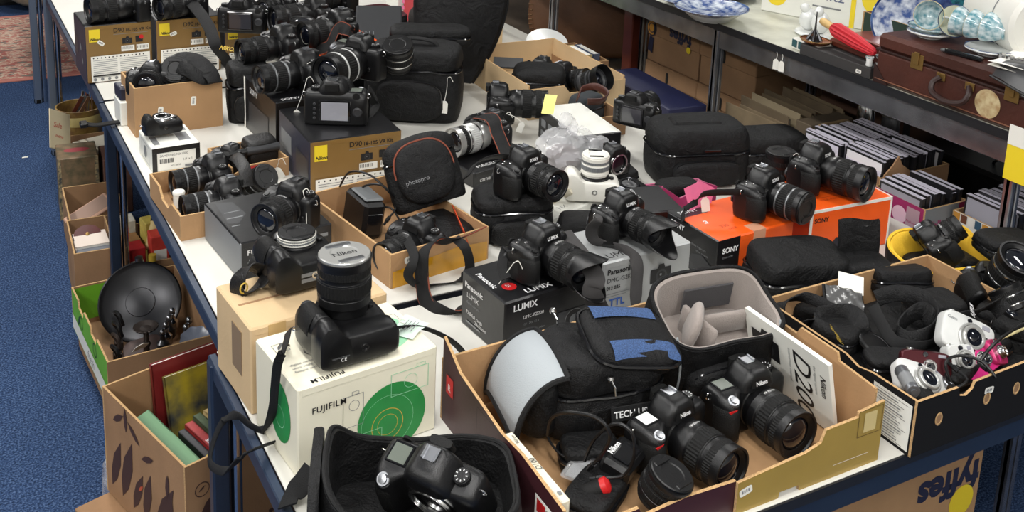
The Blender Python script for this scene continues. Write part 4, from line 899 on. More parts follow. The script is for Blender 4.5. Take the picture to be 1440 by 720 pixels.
g = M(); g.ribbon(spline([(.112, .03, .15), (.124, .02, .12), (.12, .01, .08)], 6), .022, .004, (0, 1, 0)); ob('side_strap', g, WEB, gb, ang=60)
# white manual box along the left wall, charger, cables, capped lens, red tool
q = carton('booklet_box', 'slim white box standing along the maroon wall of the tray', .713, 1.055, 90, .165, .016, .085, z=ZT, mats=dict(front=CREAMCARD), lid=False)
decal(q, face(.165, .016, .085, 'top') @ T(0, 0, 0), [('t', 'D100', .07, .003, .012, BINK, dict(italic=True)), ('t', 'Nikon', .135, .004, .008, BINK), ('r', .012, .005, .02, .011, GINK)])
q = lens_thing('short black lens with ridged cap lying between the cables in the maroon tray', T(.872, 1.068, ZT + .024) @ R(0, 0, 20) @ R(20, 10, 0), L=.045, D=.07, cap=PLAST)
q = thing('battery_charger', 'black battery charger with pale lettering beside the loose lens', 'charger', T(.86, 1.145, ZT + .024) @ R(0, 0, 30) @ R(12, 0, 0))
g = M(); g.box(-.035, .035, -.024, .024, 0, .03, .006); ob('charger_body', g, PLAST, q); g = M(); g.box(-.022, .022, -.016, .012, .03, .033, .002); ob('charger_bay', g, GLOSS, q)
g = M(); vv, ff = text_geo('Nikon', .012, bold=.03); g.add(vv, ff, T(-.018, .014, .0304)); ob('lettering', g, INK, q, ang=0, fixn=False)
cable('charger_cable', 'thick black cable looping highest among those in the maroon tray', atp((770, 612, .76), (776, 588, .80), (800, 580, .835), (840, 588, .85), (858, 612, .83), (846, 640, .785), (835, 652, .76)), .0028)
cable('usb_cable', 'black cable arching from the loose lens towards the shoulder bag', atp((822, 648, .75), (836, 618, .80), (864, 596, .84), (888, 608, .835), (892, 640, .80), (878, 668, .76), (850, 672, .75)), .0026)
cable('video_cable', 'thin black cable lying low beside the white booklet box', atp((765, 600, .745), (774, 622, .74), (790, 640, .735), (812, 646, .735), (826, 632, .74)), .002)
q = thing('av_lead', 'grey lead with brass plugs lying in the maroon tray', 'cable', T(at(805, 635, .735)) @ R(0, 0, 30))
for k in range(2):
    g = M(); g.tube([(k * .02, -.004, .002), (k * .022, .008, .002)], .004, 10); g.tube([(k * .022, .008, .002), (k * .022, .018, .002)], .0022, 8); ob('plug', g, BRASS, q)
g = M(); g.tube(spline([(0, -.004, .002), (-.004, -.03, .002), (.012, -.04, .002), (.02, -.004, .002)], 6), .002, 6); ob('cord', g, DGREYP, q)
q = thing('blister_pack', 'clear plastic sleeve lying under the cables in the maroon tray', 'packet', T(at(815, 662, .728)) @ R(0, 0, 35))
g = M(); g.box(-.03, .03, -.02, .02, 0, .008, .003); ob('sleeve', g, CLEAR, q); g = M(); g.box(-.024, .024, -.014, .014, .002, .005, .001); ob('insert', g, GREYCARD, q)
q = thing('cable_release', 'black handgrip with red end lying beside the white booklet box', 'grip', T(at(835, 690, .735)) @ R(0, 0, -30) @ R(0, 60, 0))
g = M(); g.lathe([(.012, -.04), (.014, -.035), (.014, .01), (.012, .015)], 20); ob('handle', g, RUBBER, q); g = M(); g.lathe([(.0125, .012), (.0125, .022), (.006, .026), (.0001, .026)], 20); ob('red_end', g, RED, q)

soft_case('belt_pouch', 'small black pouch under the cables by the slim white box', T(.80, 1.12, ZT) @ R(0, 0, 30), .1, .07, .032, NYLON2, lid=.45, pocket=False, handle=False, seed=41)
soft_case('belt_pouch', 'flat black pouch under the shoulder bag label, behind the charger', T(.84, 1.2, ZT) @ R(0, 0, -20), .09, .06, .04, NYLON2, lid=.45, pocket=False, handle=False, seed=42)

# ------------------------------------------------------------------ compact cameras
def compact(label, mtx, mt, w=.092, h=.058, d=.022, trim=CHROME, lensr=.022, txt='', name='compact_camera', closed=False):
    r = thing(name, label, 'camera', mtx); g = M()
    g.loft([[(x, y, z + h / 2) for x, z, _ in ring(0, 0, 0, w / 2 * q, h / 2 * q, 5, 44)] for y, q in ((-d / 2, .93), (-d / 2 + .002, .985), (-d / 2 + .005, 1), (d / 2 - .005, 1), (d / 2 - .002, .985), (d / 2, .93))]); ob('body', g, mt, r, ang=40)
    F = T(w * .06, -d / 2, h * .47) @ LENS; q = lensr
    g = M(F); g.lathe([(q, -.001), (q, .003), (q * .93, .0045), (q * .86, .0045), (q * .82, .003), (q * .8, .009), (q * .74, .0105), (q * .62, .0105), (q * .56, .008)], 36, cap=False); l = ob('lens', g, trim, r, ang=30)
    g = M(F); g.lathe([(q * .8, .008), (q * .6, .0085), (q * .45, .0065), (q * .25, .009), (.0001, .0095)], 32); ob('front_glass', g, GLASS if not closed else DGREYP, l)
    g = M(); g.box(w * .22, w * .38, -d / 2 - .0008, -d / 2 + .002, h * .8, h * .93, .001); ob('flash_window', g, SCREENL, r)
    g = M(T(-w * .02, -d / 2, h * .88) @ LENS); g.lathe([(.0045, 0), (.004, .0015), (.0001, .001)], 14); ob('viewfinder_window', g, GLASS, r)
    g = M(T(-w * .3, 0, h - .001)); g.lathe([(.006, 0), (.006, .003), (.005, .004), (.0001, .004)], 18); ob('shutter_button', g, trim, r)
    g = M(); g.box(-w * .36, w * .3, d / 2 - .001, d / 2 + .0008, h * .14, h * .86, .001); ob('screen', g, SCREEN, r)
    if txt:
        g = M(); vv, ff = text_geo(txt, .007, bold=.02); g.add(vv, ff, T(-w * .44, -d / 2 - .0004, h * .75) @ R(90, 0, 0)); ob('lettering', g, GINK, r, ang=0, fixn=False)
    return r
def strap_thing(label, pts, w=.03, mt=None, edge=None, text=None, ink=None, side=None, th=.003, k=8):
    P = spline(pts, k); o = P[0].copy(); r = thing('camera_strap', label, 'strap', T(o)); sd = Vector(side) if side is not None else None
    g = M(); g.ribbon([p - o for p in P], w, th, sd); ob('strap_band', g, mt or WEB, r, ang=60)
    return r
# ------------------------------------------------------------------ black tray of loose equipment at the right
bt = tray('open_carton', 'black open carton at the right table corner full of small cameras and straps', 1.32, .998, 0, .44, .36, .1, out=BLACKMATT, ins=KRAFT, prof=dict(front=[(0, .1), (.095, .1), (.1, .084), (.115, .08), (.13, .088), (.135, .1), (.3, .104), (.302, .118), (.44, .118)], left=[(0, .1), (.2, .1), (.23, .092), (.26, .098), (.35, .1)]))
FB = face(.44, .36, .1, 'front')
decal(bt, face(.44, .36, .1, 'left'), [('r', .272, .006, .352, .088, WHITECARD)] + [('r', .276, .082 - k * .0092, .345 - (k * 37 % 5) * .004, .0828 - k * .0092, BINK) for k in range(9)] + [('r', .28 + (k * 29 % 4) * .004, .0775 - k * .0092, .325 + (k * 13 % 3) * .006, .0795 - k * .0092, GINK) for k in range(8)])
for (u, v) in ((.055, .055), (.17, .06), (.245, .058)):
    g = M(FB @ T(u, v, 0)); g.lathe([(.0115, .0003), (.0115, .0012), (.0085, .0012), (.008, .0003)], 24, Matrix.Diagonal((.72, 1, 1, 1)), cap=False); h_ = ob('hand_hole_rim', g, FLUTE, bt)
    g = M(FB @ T(u, v, .0004)); g.lathe([(.0088, .0001), (.0001, .0002)], 24, Matrix.Diagonal((.72, 1, 1, 1)), cap=False); ob('hand_hole', g, KRAFTD, h_)
sticker(bt, FB, .172, .075, -4, .022)
# contents
soft_case('soft_bag', 'black soft bag with folded lid behind the right hand black carton, under the orange carton', pp(1118, 405, .72, -18), .19, .14, .085, NYLON2, lid=.5, pocket=False, handle=False, seed=3, amp=.007, dome=.16)
q = soft_case('belt_pouch', 'black pouch with its velcro flap folded up, in front of the orange carton', pp(1212, 405, .735, -20), .10, .08, .065, NYLON, lid=.4, pocket=False, handle=False, seed=6)
g = M(); g.grid(8, 8, lambda u, v: (-.045 + .09 * u, .03 + .012 * v * v, .06 + .07 * v + .003 * sin(u * 6))); g.grid(8, 8, lambda u, v: (-.045 + .09 * u, .034 + .012 * v * v, .06 + .071 * v + .003 * sin(u * 6))); fl_ = ob('open_flap', g, NYLON, q, ang=60)
g = M(); g.box(-.028, .02, .026, .0295, .1, .122, .001, m=R(-6, 0, 0)); ob('velcro_patch', g, GLOSS, fl_)
soft_case('belt_pouch', 'black flat pouch with velcro square lying before the yellow lined bag', pp(1262, 408, .752, -24, -14), .115, .085, .045, NYLON, lid=.5, pocket=False, handle=False, seed=8, dome=.12)
soft_case('soft_bag', 'black holster bag lying under the strap coil in the right hand black carton', T(1.54, 1.18, .712) @ R(0, 0, 0), .37, .29, .045, NYLON2, lid=.4, pocket=False, handle=False, seed=11, dome=.2)
soft_case('belt_pouch', 'black padded pouch at the left rear of the black carton, beside a branded strap', pp(1140, 462, .712, 30), .085, .07, .06, NYLON2, lid=.4, pocket=False, handle=False, seed=12)
soft_case('belt_pouch', 'black rounded pouch lying ahead of the silver camera in the black carton', pp(1318, 505, .725, -35, 0, 0), .075, .05, .045, NYLON2, lid=.45, pocket=False, handle=False, seed=13)
soft_case('belt_pouch', 'black square pouch behind the dark red camera at the black carton front', pp(1275, 508, .706, 10), .08, .06, .055, NYLON2, lid=.4, pocket=False, handle=False, seed=14)
soft_case('soft_bag', 'black bag at the far right edge beside the steel post', pp(1420, 470, .715, 12), .13, .1, .06, NYLON2, lid=.4, pocket=False, handle=False, seed=15)
q = thing('clear_wallet', 'crinkled clear plastic wallet lying among the straps in front of the flap pouch', 'wallet', pp(1186, 422, .79, -32, 22, 12))
g = M(); g.grid(12, 8, lambda u, v: (-.036 + .072 * u, -.022 + .044 * v, .006 + .0025 * sin(u * 17) * cos(v * 9) + .004 * sin(u * 3.1))); ob('clear_sleeve', g, mat('grey clear vinyl', s2l(80, 80, 80), .3, coat=.4, bump=.2, scale=25), q, ang=80)
g = M(); g.box(-.04, .04, -.027, .027, -.002, .003, .002); ob('wallet_back', g, NYLON, q)
g = M(); g.grid(4, 4, lambda u, v: (-.01 + .05 * u, .02 + .035 * v, .004 + .012 * v)); ob('paper_slip', g, PAPER, q, fixn=False)
s_ = strap_thing('black camera strap with gold lettering hanging over the black carton back', atp((1120, 470, .76), (1150, 445, .80), (1195, 440, .81), (1210, 458, .80), (1200, 480, .77), (1188, 498, .745)), .032, NYLON, side=(.75, -.3, .55))
g = M(); vv, ff = text_geo('FinePix', .021, bold=.01); g.add(vv, ff); q_ = at(1187, 486, .797); g2 = M(s_.matrix_world.inverted() @ T(q_) @ R(0, 0, 62) @ R(38, 0, 0)); g2.add(vv, ff); ob('lettering', g2, GOLDINK, s_, ang=0, fixn=False)
strap_thing('thick black padded strap coiled in a loop in the middle of the black carton', atp((1232, 420, .80), (1262, 412, .815), (1300, 420, .82), (1316, 445, .81), (1308, 468, .80), (1280, 478, .79), (1262, 468, .79), (1275, 448, .805), (1298, 436, .815), (1312, 452, .80)), .03, NYLON, side=(.35, .15, .92), th=.004)
strap_thing('black strap running down from the loop beside the round lens cap', atp((1228, 430, .80), (1240, 455, .795), (1258, 480, .785), (1290, 488, .78), (1318, 480, .785)), .022, WEB, side=(.7, -.2, .6))
strap_thing('narrow black strap at the left of the black carton over the back wall', atp((1092, 455, .765), (1100, 428, .80), (1130, 418, .81), (1165, 432, .805), (1178, 452, .79)), .022, NYLON, side=(.5, -.5, .6))
cap_thing('round black cap lying beside the gold lettered strap in the black carton', pp(1230, 488, .775, 0, 18, 12), .064)
q = thing('red_film_canister', 'red plastic canister poking out at the black carton left wall', 'canister', pp(1246, 522, .755, 30, 75, 0)); g = M(); g.lathe([(.012, -.02), (.0125, -.018), (.0125, .016), (.0115, .018)], 24); ob('canister_body', g, RED, q); g = M(); g.lathe([(.0135, .016), (.0135, .024), (.012, .026), (.0001, .026)], 24); ob('canister_lid', g, PLAST, q)
compact('silver compact camera with round lens lying tilted, topmost in the black carton', pp(1352, 500, .785, -32, -42, 22), mat('matt silver', s2l(200, 201, 199), .45), .1, .068, .026, lensr=.026, txt='Canon', trim=SILVER)
compact('silver compact camera lying face up at the black carton front corner beside a grey tube', pp(1298, 560, .765, -25, -62, 18), mat('matt silver', (0, 0, 0)), .095, .06, .024, lensr=.024, trim=SILVER)
compact('dark red compact camera lying behind the silver one near the carton front', pp(1300, 532, .772, -38, -25, 0), mat('dark red metal', s2l(70, 18, 26), .3, .5), .085, .045, .02, lensr=.012)
compact('bright pink compact camera at the right end of the black carton', pp(1388, 528, .766, 5, -50, -12), PINKPL, .085, .05, .022, lensr=.014)
compact('dull silver rounded camera beside the pink one, partly under a black cable', pp(1352, 528, .765, -20, -35, 0), mat('matt silver', (0, 0, 0)), .05, .05, .03, lensr=.018, trim=SILVER)
compact('black slim camera lying before the pink one in the carton', pp(1362, 556, .748, 10, -70, 0), PLAST, .08, .05, .02, lensr=.014)
compact('bright magenta compact camera behind the pink one at the carton end', pp(1405, 515, .77, 15, -40, 20), mat('magenta plastic', s2l(176, 36, 96), .3, .3), .06, .045, .02, lensr=.012)
q = thing('battery_tube', 'grey battery tube lying along the black carton left front wall', 'tube', pp(1276, 536, .80, -30, 90, 0) @ R(0, 0, 0)); g = M(); g.lathe([(.0001, -.032), (.0105, -.032), (.0115, -.03), (.0115, .028), (.0105, .03), (.005, .03), (.005, .033), (.0001, .033)], 24); ob('tube_body', g, mat('grey metal tube', s2l(110, 112, 116), .35, .6), q); g = M(); g.lathe([(.0117, -.012), (.0117, .02)], 24, cap=False); ob('tube_label', g, GREYCARD, q)
q = thing('battery_tube', 'short chrome tube in the cut-out of the black carton front wall', 'tube', pp(1328, 536, .775, -20, 90, 0)); g = M(); g.lathe([(.0001, -.02), (.008, -.02), (.009, -.018), (.009, .018), (.008, .02), (.0001, .02)], 20); ob('tube_body', g, STEEL, q)
cable('camera_cable', 'black cable in loose rings over the pink and silver cameras', atp((1338, 540, .78), (1330, 510, .81), (1350, 500, .82), (1380, 508, .815), (1400, 530, .80), (1388, 520, .80)), .0026)
cable('camera_cable', 'second black cable hooping round the slim black camera by the front wall', atp((1330, 515, .79), (1332, 536, .785), (1346, 544, .785), (1360, 534, .795), (1348, 522, .80)), .0024)
cable('camera_lead', 'pale yellow tipped lead at the right end above the pink camera', atp((1440, 462, .80), (1422, 470, .80), (1405, 478, .795), (1385, 495, .79)), .0024, mat('cream lead', s2l(214, 202, 150), .5))
cable('camera_cable', 'black cable running up from the pink camera towards the right edge', atp((1380, 506, .80), (1392, 490, .815), (1412, 472, .82), (1440, 455, .82)), .003)
for k, (x_, y_, a_, w_, d_, h_) in enumerate(((1.40, 1.24, 20, .1, .08, .05), (1.62, 1.22, -15, .1, .08, .055), (1.70, 1.10, 30, .07, .08, .05), (1.42, 1.13, -30, .1, .06, .035), (1.50, 1.06, 10, .1, .05, .035), (1.62, 1.10, 5, .08, .06, .03), (1.38, 1.05, 60, .06, .05, .03))):
    soft_case('belt_pouch', ('black pouch at the far left inside the black carton', 'black pouch behind the topmost silver camera', 'black pouch at the right end inside the black carton', 'flat black pouch under the round lens cap', 'flat black pouch behind the front silver camera', 'flat black pouch under the pink camera', 'small black pouch beside the red canister')[k], T(x_, y_, .75) @ R(0, 0, a_), w_, d_, h_, NYLON if k % 2 else NYLON2, lid=.45, pocket=False, handle=False, seed=80 + k, amp=.005)
# yellow lined bag with a camera in it
yb = soft_tub('camera_bag', 'black bag with bright yellow lining holding a small camera, by the right steel post', T(1.845, 1.385, TZ) @ R(0, 0, -12), .21, .125, .07, NYLON, YELFAB, e=5, t=.01, rim=lambda th: .03 * max(0, sin(th)), seed=21, amp=.006, piping=YELFAB, floor=.025, flare=.09)
soft_case('belt_pouch', 'black pouch filling the yellow lined bag under the small camera', T(1.845, 1.385, TZ + .03) @ R(0, 0, -12), .16, .085, .03, NYLON2, lid=.5, pocket=False, handle=False, seed=71)
slr('small black camera with capped lens lying inside the yellow lined bag', T(1.84, 1.385, .765) @ R(0, 0, 60) @ R(-38, 0, 0), '', L=.05, D=.062, cap=PLAST, s=.85)
q = soft_case('soft_bag', 'black bag lid folded over beside the yellow lining at the right', pp(1412, 356, .79, -15), .12, .08, .04, NYLON2, lid=.5, pocket=False, handle=False, seed=22)
c = slr('large black camera standing on its back at the far right, wide lens pointing up', T(1.80, 1.205, .742) @ R(0, 0, -15) @ R(-64, 0, 0) @ R(0, 8, 0), '', L=.085, D=.08, band=CHROME, pro=True)
s_ = strap_thing('black strap with white lettering lying across the upturned camera at the right', atp((1330, 462, .80), (1352, 448, .825), (1372, 440, .835), (1398, 428, .835), (1412, 440, .825)), .034, NYLON, side=(.5, -.45, .7))
g2 = M(s_.matrix_world.inverted() @ T(at(1371, 447, .85)) @ R(0, 0, 42) @ R(35, 0, 0)); vv, ff = text_geo('FUJIFILM', .0125, bold=.015); g2.add(vv, ff); ob('lettering', g2, INK, s_, ang=0, fixn=False)
lens_thing('black lens with chrome rim at the right picture edge below the post', pp(1430, 440, .79, 20, -40, 10), L=.05, D=.062, band=CHROME)
slr('black camera lying at the right picture edge under the chrome rimmed lens', pp(1425, 500, .722, 40, -70), '', L=.06, D=.06, s=.85)

# ------------------------------------------------------------------ cameras standing on the cartons, nearest and right
c = slr('black superzoom camera with flared petal hood on the black carton with red seal', place(.975, 1.605, .8122, 14), 'LUMIX', L=.085, D=.07, hood=('petal', .055, .006), bridge=True, s=1.0)
strap_on(c, [c.matrix_world @ Vector((.066, .0, .06)), at(835, 385, .855), at(832, 410, .83), at(845, 440, .78), at(856, 470, .73)], .036, WEBG, th=.003, side=(.9, -.3, .1))
strap_on(c, [c.matrix_world @ Vector((-.066, .0, .06)), at(712, 350, .86), at(706, 375, .84), at(712, 392, .83)], .02, WEB, side=(.6, -.7, .1))
price_tag('white price tag on a string hanging in front of the red sealed black carton', at(722, 370, .86), at(696, 405, .80), 8, .036, -29)
c = slr('black camera with upside down petal hood on the silver grey carton', place(1.185, 1.65, .8272, 12), 'LUMIX', L=.075, D=.066, hood=('petal', .06, .004), s=.96)
strap_on(c, [c.matrix_world @ Vector((-.066, -.0, .062)), at(842, 308, .90), at(832, 322, .87), at(836, 338, .84), at(862, 346, .832), at(886, 356, .832), at(896, 372, .815), at(895, 400, .78), at(893, 430, .745), at(888, 454, .715)], .024, WEBG, th=.0025, side=[(.7, -.6, .3), (.7, -.6, .3), (.7, -.6, .3), (.5, -.6, .6), (.1, -.8, .6), (.3, -.8, .5), (.9, -.35, .1), (.95, -.3, 0), (.95, -.3, 0), (.95, -.3, 0)], ends=.01)
c = slr('black camera with silver banded lens on the orange and black carton', place(1.575, 1.665, .8022, 14), 'SONY', L=.078, D=.07, band=BAND, cap=PLAST, s=1.04)
strap_on(c, [c.matrix_world @ Vector((-.066, 0, .06)), at(993, 272, .86), at(978, 284, .845), at(962, 296, .815), at(960, 312, .803)], .016, WEB, side=(.3, -.3, .9))
price_tag('white paper tag by the strap on the orange and black carton', at(1000, 270, .85), at(991, 278, .835), -10, .034, -20, loops=False)
c = slr('large black camera with wide zoom lens on the bright orange carton', place(1.755, 1.695, .8202, 16), 'SONY', L=.1, D=.076, s=1.06, hood=None)
price_tag('white price tag hanging from the large camera on the bright orange carton', at(1116, 218, .89), at(1112, 258, .825), 20, .034, -30)
q = thing('pink_flyer', 'torn pink and white paper lying between the two orange cartons', 'paper', T(at(1098, 268, .805)) @ R(0, 0, 20)); g = M(); g.grid(8, 5, lambda u, v: (-.05 + .1 * u, -.025 + .05 * v, .004 + .005 * sin(u * 8) * v)); ob('sheet', g, mat('pink white paper', s2l(232, 190, 190), .6, col2=s2l(236, 232, 226), vscale=30), q, fixn=False)
q = lens_thing('black lens standing capped end up behind the bright orange carton', T(at(1094, 262, .79)), L=.085, D=.072, cap=PLAST)
soft_case('soft_bag', 'black soft bag standing behind the two orange cartons', pp(1075, 240, .70, -10), .2, .13, .11, NYLON2, lid=.35, pocket=True, handle=False, seed=31)

# ------------------------------------------------------------------ middle table, left to right
B5t = TZ + .0855
c = slr('black bridge camera on the flat black carton, its lens pointing left', T(at(412, 312, B5t)) @ R(0, 0, -58), '', L=.07, D=.074, bridge=True, s=.98)
price_tag('white price tag on a string hanging from the bridge camera on the flat black carton', at(426, 268, .87), at(431, 320, .80), 5, .036, -29)
q = tray('small_carton', 'small open kraft carton holding two cameras with silver banded lenses', .444, 2.228, 3, .15, .27, .058, out=KRAFT, ins=KRAFT, prof=dict(left=[(0, .058), (.08, .058), (.11, .035), (.16, .035), (.19, .058), (.26, .058)]))
sticker(q, face(.15, .27, .058, 'front'), .085, .022, 30, .03)
slr('black camera with silver banded lens pointing left, nearest of the two in the small carton', T(at(322, 302, .712)) @ R(0, 0, -86) @ R(0, 0, 0), '', L=.085, D=.064, band=BAND, s=.95)
slr('black camera with silver banded lens pointing left, farther of the two in the small carton', T(at(304, 266, .712)) @ R(0, 0, -84), '', L=.085, D=.064, band=BAND, s=.95)
q = thing('film_can', 'small white canister between the two cameras in the small carton', 'canister', T(at(252, 290, .712))); g = M(); g.lathe([(.013, 0), (.013, .03), (.0142, .031), (.0142, .036), (.013, .038), (.0001, .038)], 24); ob('canister_body', g, WHITEP, q)
q = lens_thing('black lens with silver ring lying under a brown strap behind the bridge camera', T(at(352, 262, .72)) @ R(0, 0, 20) @ R(55, 0, 0), L=.075, D=.066, band=BAND, cap=PLAST)
strap_thing('brown stitched leather strap over the lens behind the bridge camera', atp((318, 226, .77), (330, 220, .80), (343, 236, .80), (348, 262, .765)), .03, LEATHB, side=(.8, .3, .3))
price_tag('white tag standing on its string behind the bridge camera', at(392, 225, .77), at(388, 236, .728), -30, .032, -20)
# flat camera on the small white carton
q = slr('small black camera lying flat on the white carton with black band', T(at(232, 196, .7655)) @ R(0, 0, 4) @ T(0, 0, .03) @ R(-90, 0, 0), '', nolens=True, s=.72)
# small carton with leather case
q = tray('small_carton', 'small open carton with black leather case and red label', .62, 2.475, 8, .15, .16, .048, out=KRAFT, ins=KRAFT, prof=dict(front=[(0, .03), (.05, .048), (.15, .048)]))
decal(q, face(.15, .16, .048, 'front'), [('r', .03, .02, .08, .045, RED), ('t', 'K', .035, .024, .02, INK), ('t', 'M', .055, .024, .018, INK)])
q = soft_case('lens_case', 'shiny black leather case standing in the small carton with red label', T(.715, 2.57, TZ + .006) @ R(0, 0, 4), .08, .07, .075, LEATHB, lid=.3, pocket=False, handle=False, seed=44, amp=.002)
slr('black camera lying at the left of the leather case in the small carton', T(.636, 2.56, .712) @ R(0, 0, -60), '', L=.045, D=.06, s=.7)
q = thing('monopod', 'black folded rod lying across the small carton with the leather case', 'tripod', T(at(300, 222, .76))); l = at(392, 205, .765) - at(300, 222, .76)
g = M(); g.tube([(0, 0, 0), l * .5], .009, 12); ob('lower_tube', g, PLAST, q); g = M(); g.tube([l * .5, l], .011, 12); ob('upper_tube', g, DGREYP, q)
# brown box with headphone-like heap
q = tray('cardboard_carton', 'plain kraft box near the left edge heaped with a camera and padded strap', .468, 2.905, 2, .239, .17, .14, out=KRAFT, ins=KRAFT)
F_ = face(.239, .17, .14, 'front'); sticker(q, F_, .068, .067, 85, .026); sticker(q, F_, .158, .085, 85, .026)
g = M(F_); g.tube(spline([(.06, .036, .002), (.07, .04, .003), (.085, .037, .002)], 5), .0016, 5); ob('string_end', g, PAPER, q)
soft_case('soft_bag', 'black soft filling pouch under the camera in the kraft box', T(.588, 2.99, .712) @ R(0, 0, 2), .2, .135, .118, NYLON2, lid=.4, pocket=False, handle=False, seed=45)
slr('black camera facing front with bare round lens, heaped in the kraft box', T(.525, 2.985, .80) @ R(0, 0, -25), '', L=.04, D=.082, cap=None, s=.9)
strap_thing('thick padded black strap arched over the kraft box contents', atp((230, 116, .838), (234, 96, .862), (252, 84, .885), (275, 86, .885), (294, 102, .862), (303, 116, .84)), .05, NYLON, side=(.1, .8, .5), th=.006)
strap_thing('second black strap crumpled over the camera in the kraft box', atp((222, 104, .85), (240, 92, .875), (262, 98, .872), (284, 110, .852), (300, 108, .85)), .036, NYLON2, side=(.3, .5, .8), th=.004)
soft_case('belt_pouch', 'black pouch at the right inside the kraft box under the straps', T(.635, 2.985, .832) @ R(0, 0, 10), .1, .11, .03, NYLON2, lid=.45, pocket=False, handle=False, seed=94)
lens_thing('short black lens with rubber rim lying in the kraft box under the padded strap', T(.60, 2.985, .852) @ R(0, 0, -20) @ R(62, 0, 0), L=.04, D=.075, cap=PLAST)
soft_case('belt_pouch', 'black drawstring pouch standing left of the stacked middle cartons', pp(350, 166, .70, -12), .12, .10, .165, NYLON2, lid=.35, pocket=True, handle=False, seed=46, dome=.3, amp=.008)
# rear facing camera on the gold carton
c = slr('black camera seen from behind with pale screen, on the middle gold carton', T(at(473, 172, .8405)) @ R(0, 0, 152), 'Nikon', L=.085, D=.07, screen='pale', pro=True, s=1.1)
strap_on(c, [c.matrix_world @ Vector((-.072, 0, .066)), at(520, 125, .90), at(530, 145, .86), at(515, 165, .842), at(500, 160, .842)], .02, WEB, side=(.3, .8, .3))
price_tag('white price tag lying on the gold carton left of the rear facing camera', at(432, 110, .93), at(416, 155, .846), -15, .036, -29)
# carton with yellow tape
q = tray('open_carton', 'long open kraft carton with amber tape on its front, holding a round bag', .777, 1.845, 9, .245, .36, .075, out=KRAFT, ins=KRAFT)
g = M(face(.245, .36, .075, 'front')); g.add([(.004, .0, .001), (.241, 0, .001), (.241, .042, .001), (.16, .05, .001), (.004, .036, .001)], [(0, 1, 2, 3, 4)]); ob('amber_tape', g, mat('amber tape', s2l(196, 140, 24), .15, coat=.5, var=.2, vscale=14), q, ang=0, fixn=False)
sticker(q, face(.245, .36, .075, 'front'), .045, .055, 10, .026)
g = M(place(.02, .27, .04, 0)); 
q2 = soft_case('sling_bag', 'rounded black bag with red piping propped in the carton with amber tape', T(.965, 2.055, .765) @ R(0, 0, -12) @ R(-22, -14, 0), .165, .07, .16, NYLON2, lid=.3, pocket=False, handle=False, seed=47, dome=.75, e=3, bulge=.02)
g = M(); R_ = [[(x * s_, -.036 - y_, .078 + z * s_) for x, z, _ in ring(0, 0, 0, .066, .07, 2.6, 40)] for y_, s_ in ((0, 1), (.012, .98), (.018, .9), (.02, .6))]; g.loft(R_); ob('front_pocket', g, NYLON, q2, ang=60)
g = M(); g.tube([(x * 1.0, -.044, .078 + z) for x, z, _ in ring(0, 0, 0, .067, .071, 2.6, 40)][0:21], .0022, 5); ob('red_piping', g, ORANGETRIM, q2)
g = M(); vv, ff = text_geo('photopro', .014); g.add(vv, ff, T(-.05, -.0565, .06) @ R(90, 0, 0)); ob('lettering', g, GINK, q2, ang=0, fixn=False)
q = thing('battery_charger', 'tall grey and black charger standing at the left of the amber taped carton', 'charger', T(.815, 2.115, TZ + .006) @ R(0, 0, 4) @ R(0, 8, 0)); g = M(); g.box(-.026, .026, -.06, .05, 0, .085, .008); ob('charger_body', g, PLAST, q); g = M(); g.box(-.023, .023, -.05, .03, .085, .092, .004); ob('grey_cover', g, GREYP, q); g = M(); g.box(-.018, .018, -.0615, -.059, .012, .06, .001); ob('charger_bay', g, GLOSS, q)
c = slr('black camera with long lens pointing left, in the front of the amber taped carton', T(at(588, 362, .712)) @ R(0, 0, -68) @ R(0, 0, 0), '', L=.085, D=.068, s=.98)
q = thing('leaflet', 'orange printed leaflet sticking out of the amber taped carton', 'leaflet', T(.985, 1.94, .74) @ R(0, 0, 75) @ R(72, 0, 0)); g = M(); g.box(-.06, .09, -.0008, .0008, -.02, .06); 
g = M(); g.box(-.07, .07, -.03, .04, 0, .002); ob('sheet', g, ORANGED, q); g = M(); g.box(-.05, .05, -.02, .02, .002, .0024); ob('printed_panel', g, mat('red brown print', s2l(150, 52, 34), .5), q)
soft_case('belt_pouch', 'black pouch under the round bag at the right of the amber taped carton', T(.955, 1.985, .706) @ R(0, 0, 8), .12, .13, .05, NYLON2, lid=.4, pocket=False, handle=False, seed=48)
for i, (lab, pts) in enumerate((('black cable looping over the charger in the amber taped carton', ((478, 262, .78), (492, 242, .83), (520, 246, .84), (545, 268, .81), (560, 285, .775))), ('thin black cable curling right of the charger', ((500, 282, .76), (512, 262, .80), (540, 262, .81), (556, 290, .77), (548, 305, .75))), ('black cable lying behind the long lens in the amber taped carton', ((508, 318, .73), (522, 298, .76), (548, 292, .76), (562, 310, .74))))): cable('camera_cable', lab, atp(*pts), .0024)
strap_on(c, [c.matrix_world @ Vector((-.066, .0, .06)), at(582, 358, .785), at(574, 388, .75), at(590, 402, .72), at(612, 400, .705), at(640, 396, .704), at(660, 380, .74), at(655, 350, .79), at(640, 335, .80)], .02, WEB, edge=None, side=[(.7, -.5, .4), (.7, -.5, .4), (.7, -.6, .3), (.2, -.6, .7), (.2, -.8, .5), (.1, -.8, .5), (.6, -.6, .4), (.8, -.5, .2), (.8, -.5, .2)])
strap_thing_pts = atp((676, 322, .79), (640, 338, .795), (610, 340, .80), (594, 360, .785), (594, 400, .73), (600, 425, .708), (618, 438, .705), (640, 440, .7045), (655, 428, .712), (672, 418, .706))
sx = strap_thing('wide black strap with rust coloured edges trailing from the amber carton onto the table', strap_thing_pts, .03, WEB, side=(.62, -.55, .5))
P = spline([p_ - strap_thing_pts[0] for p_ in strap_thing_pts], 8)
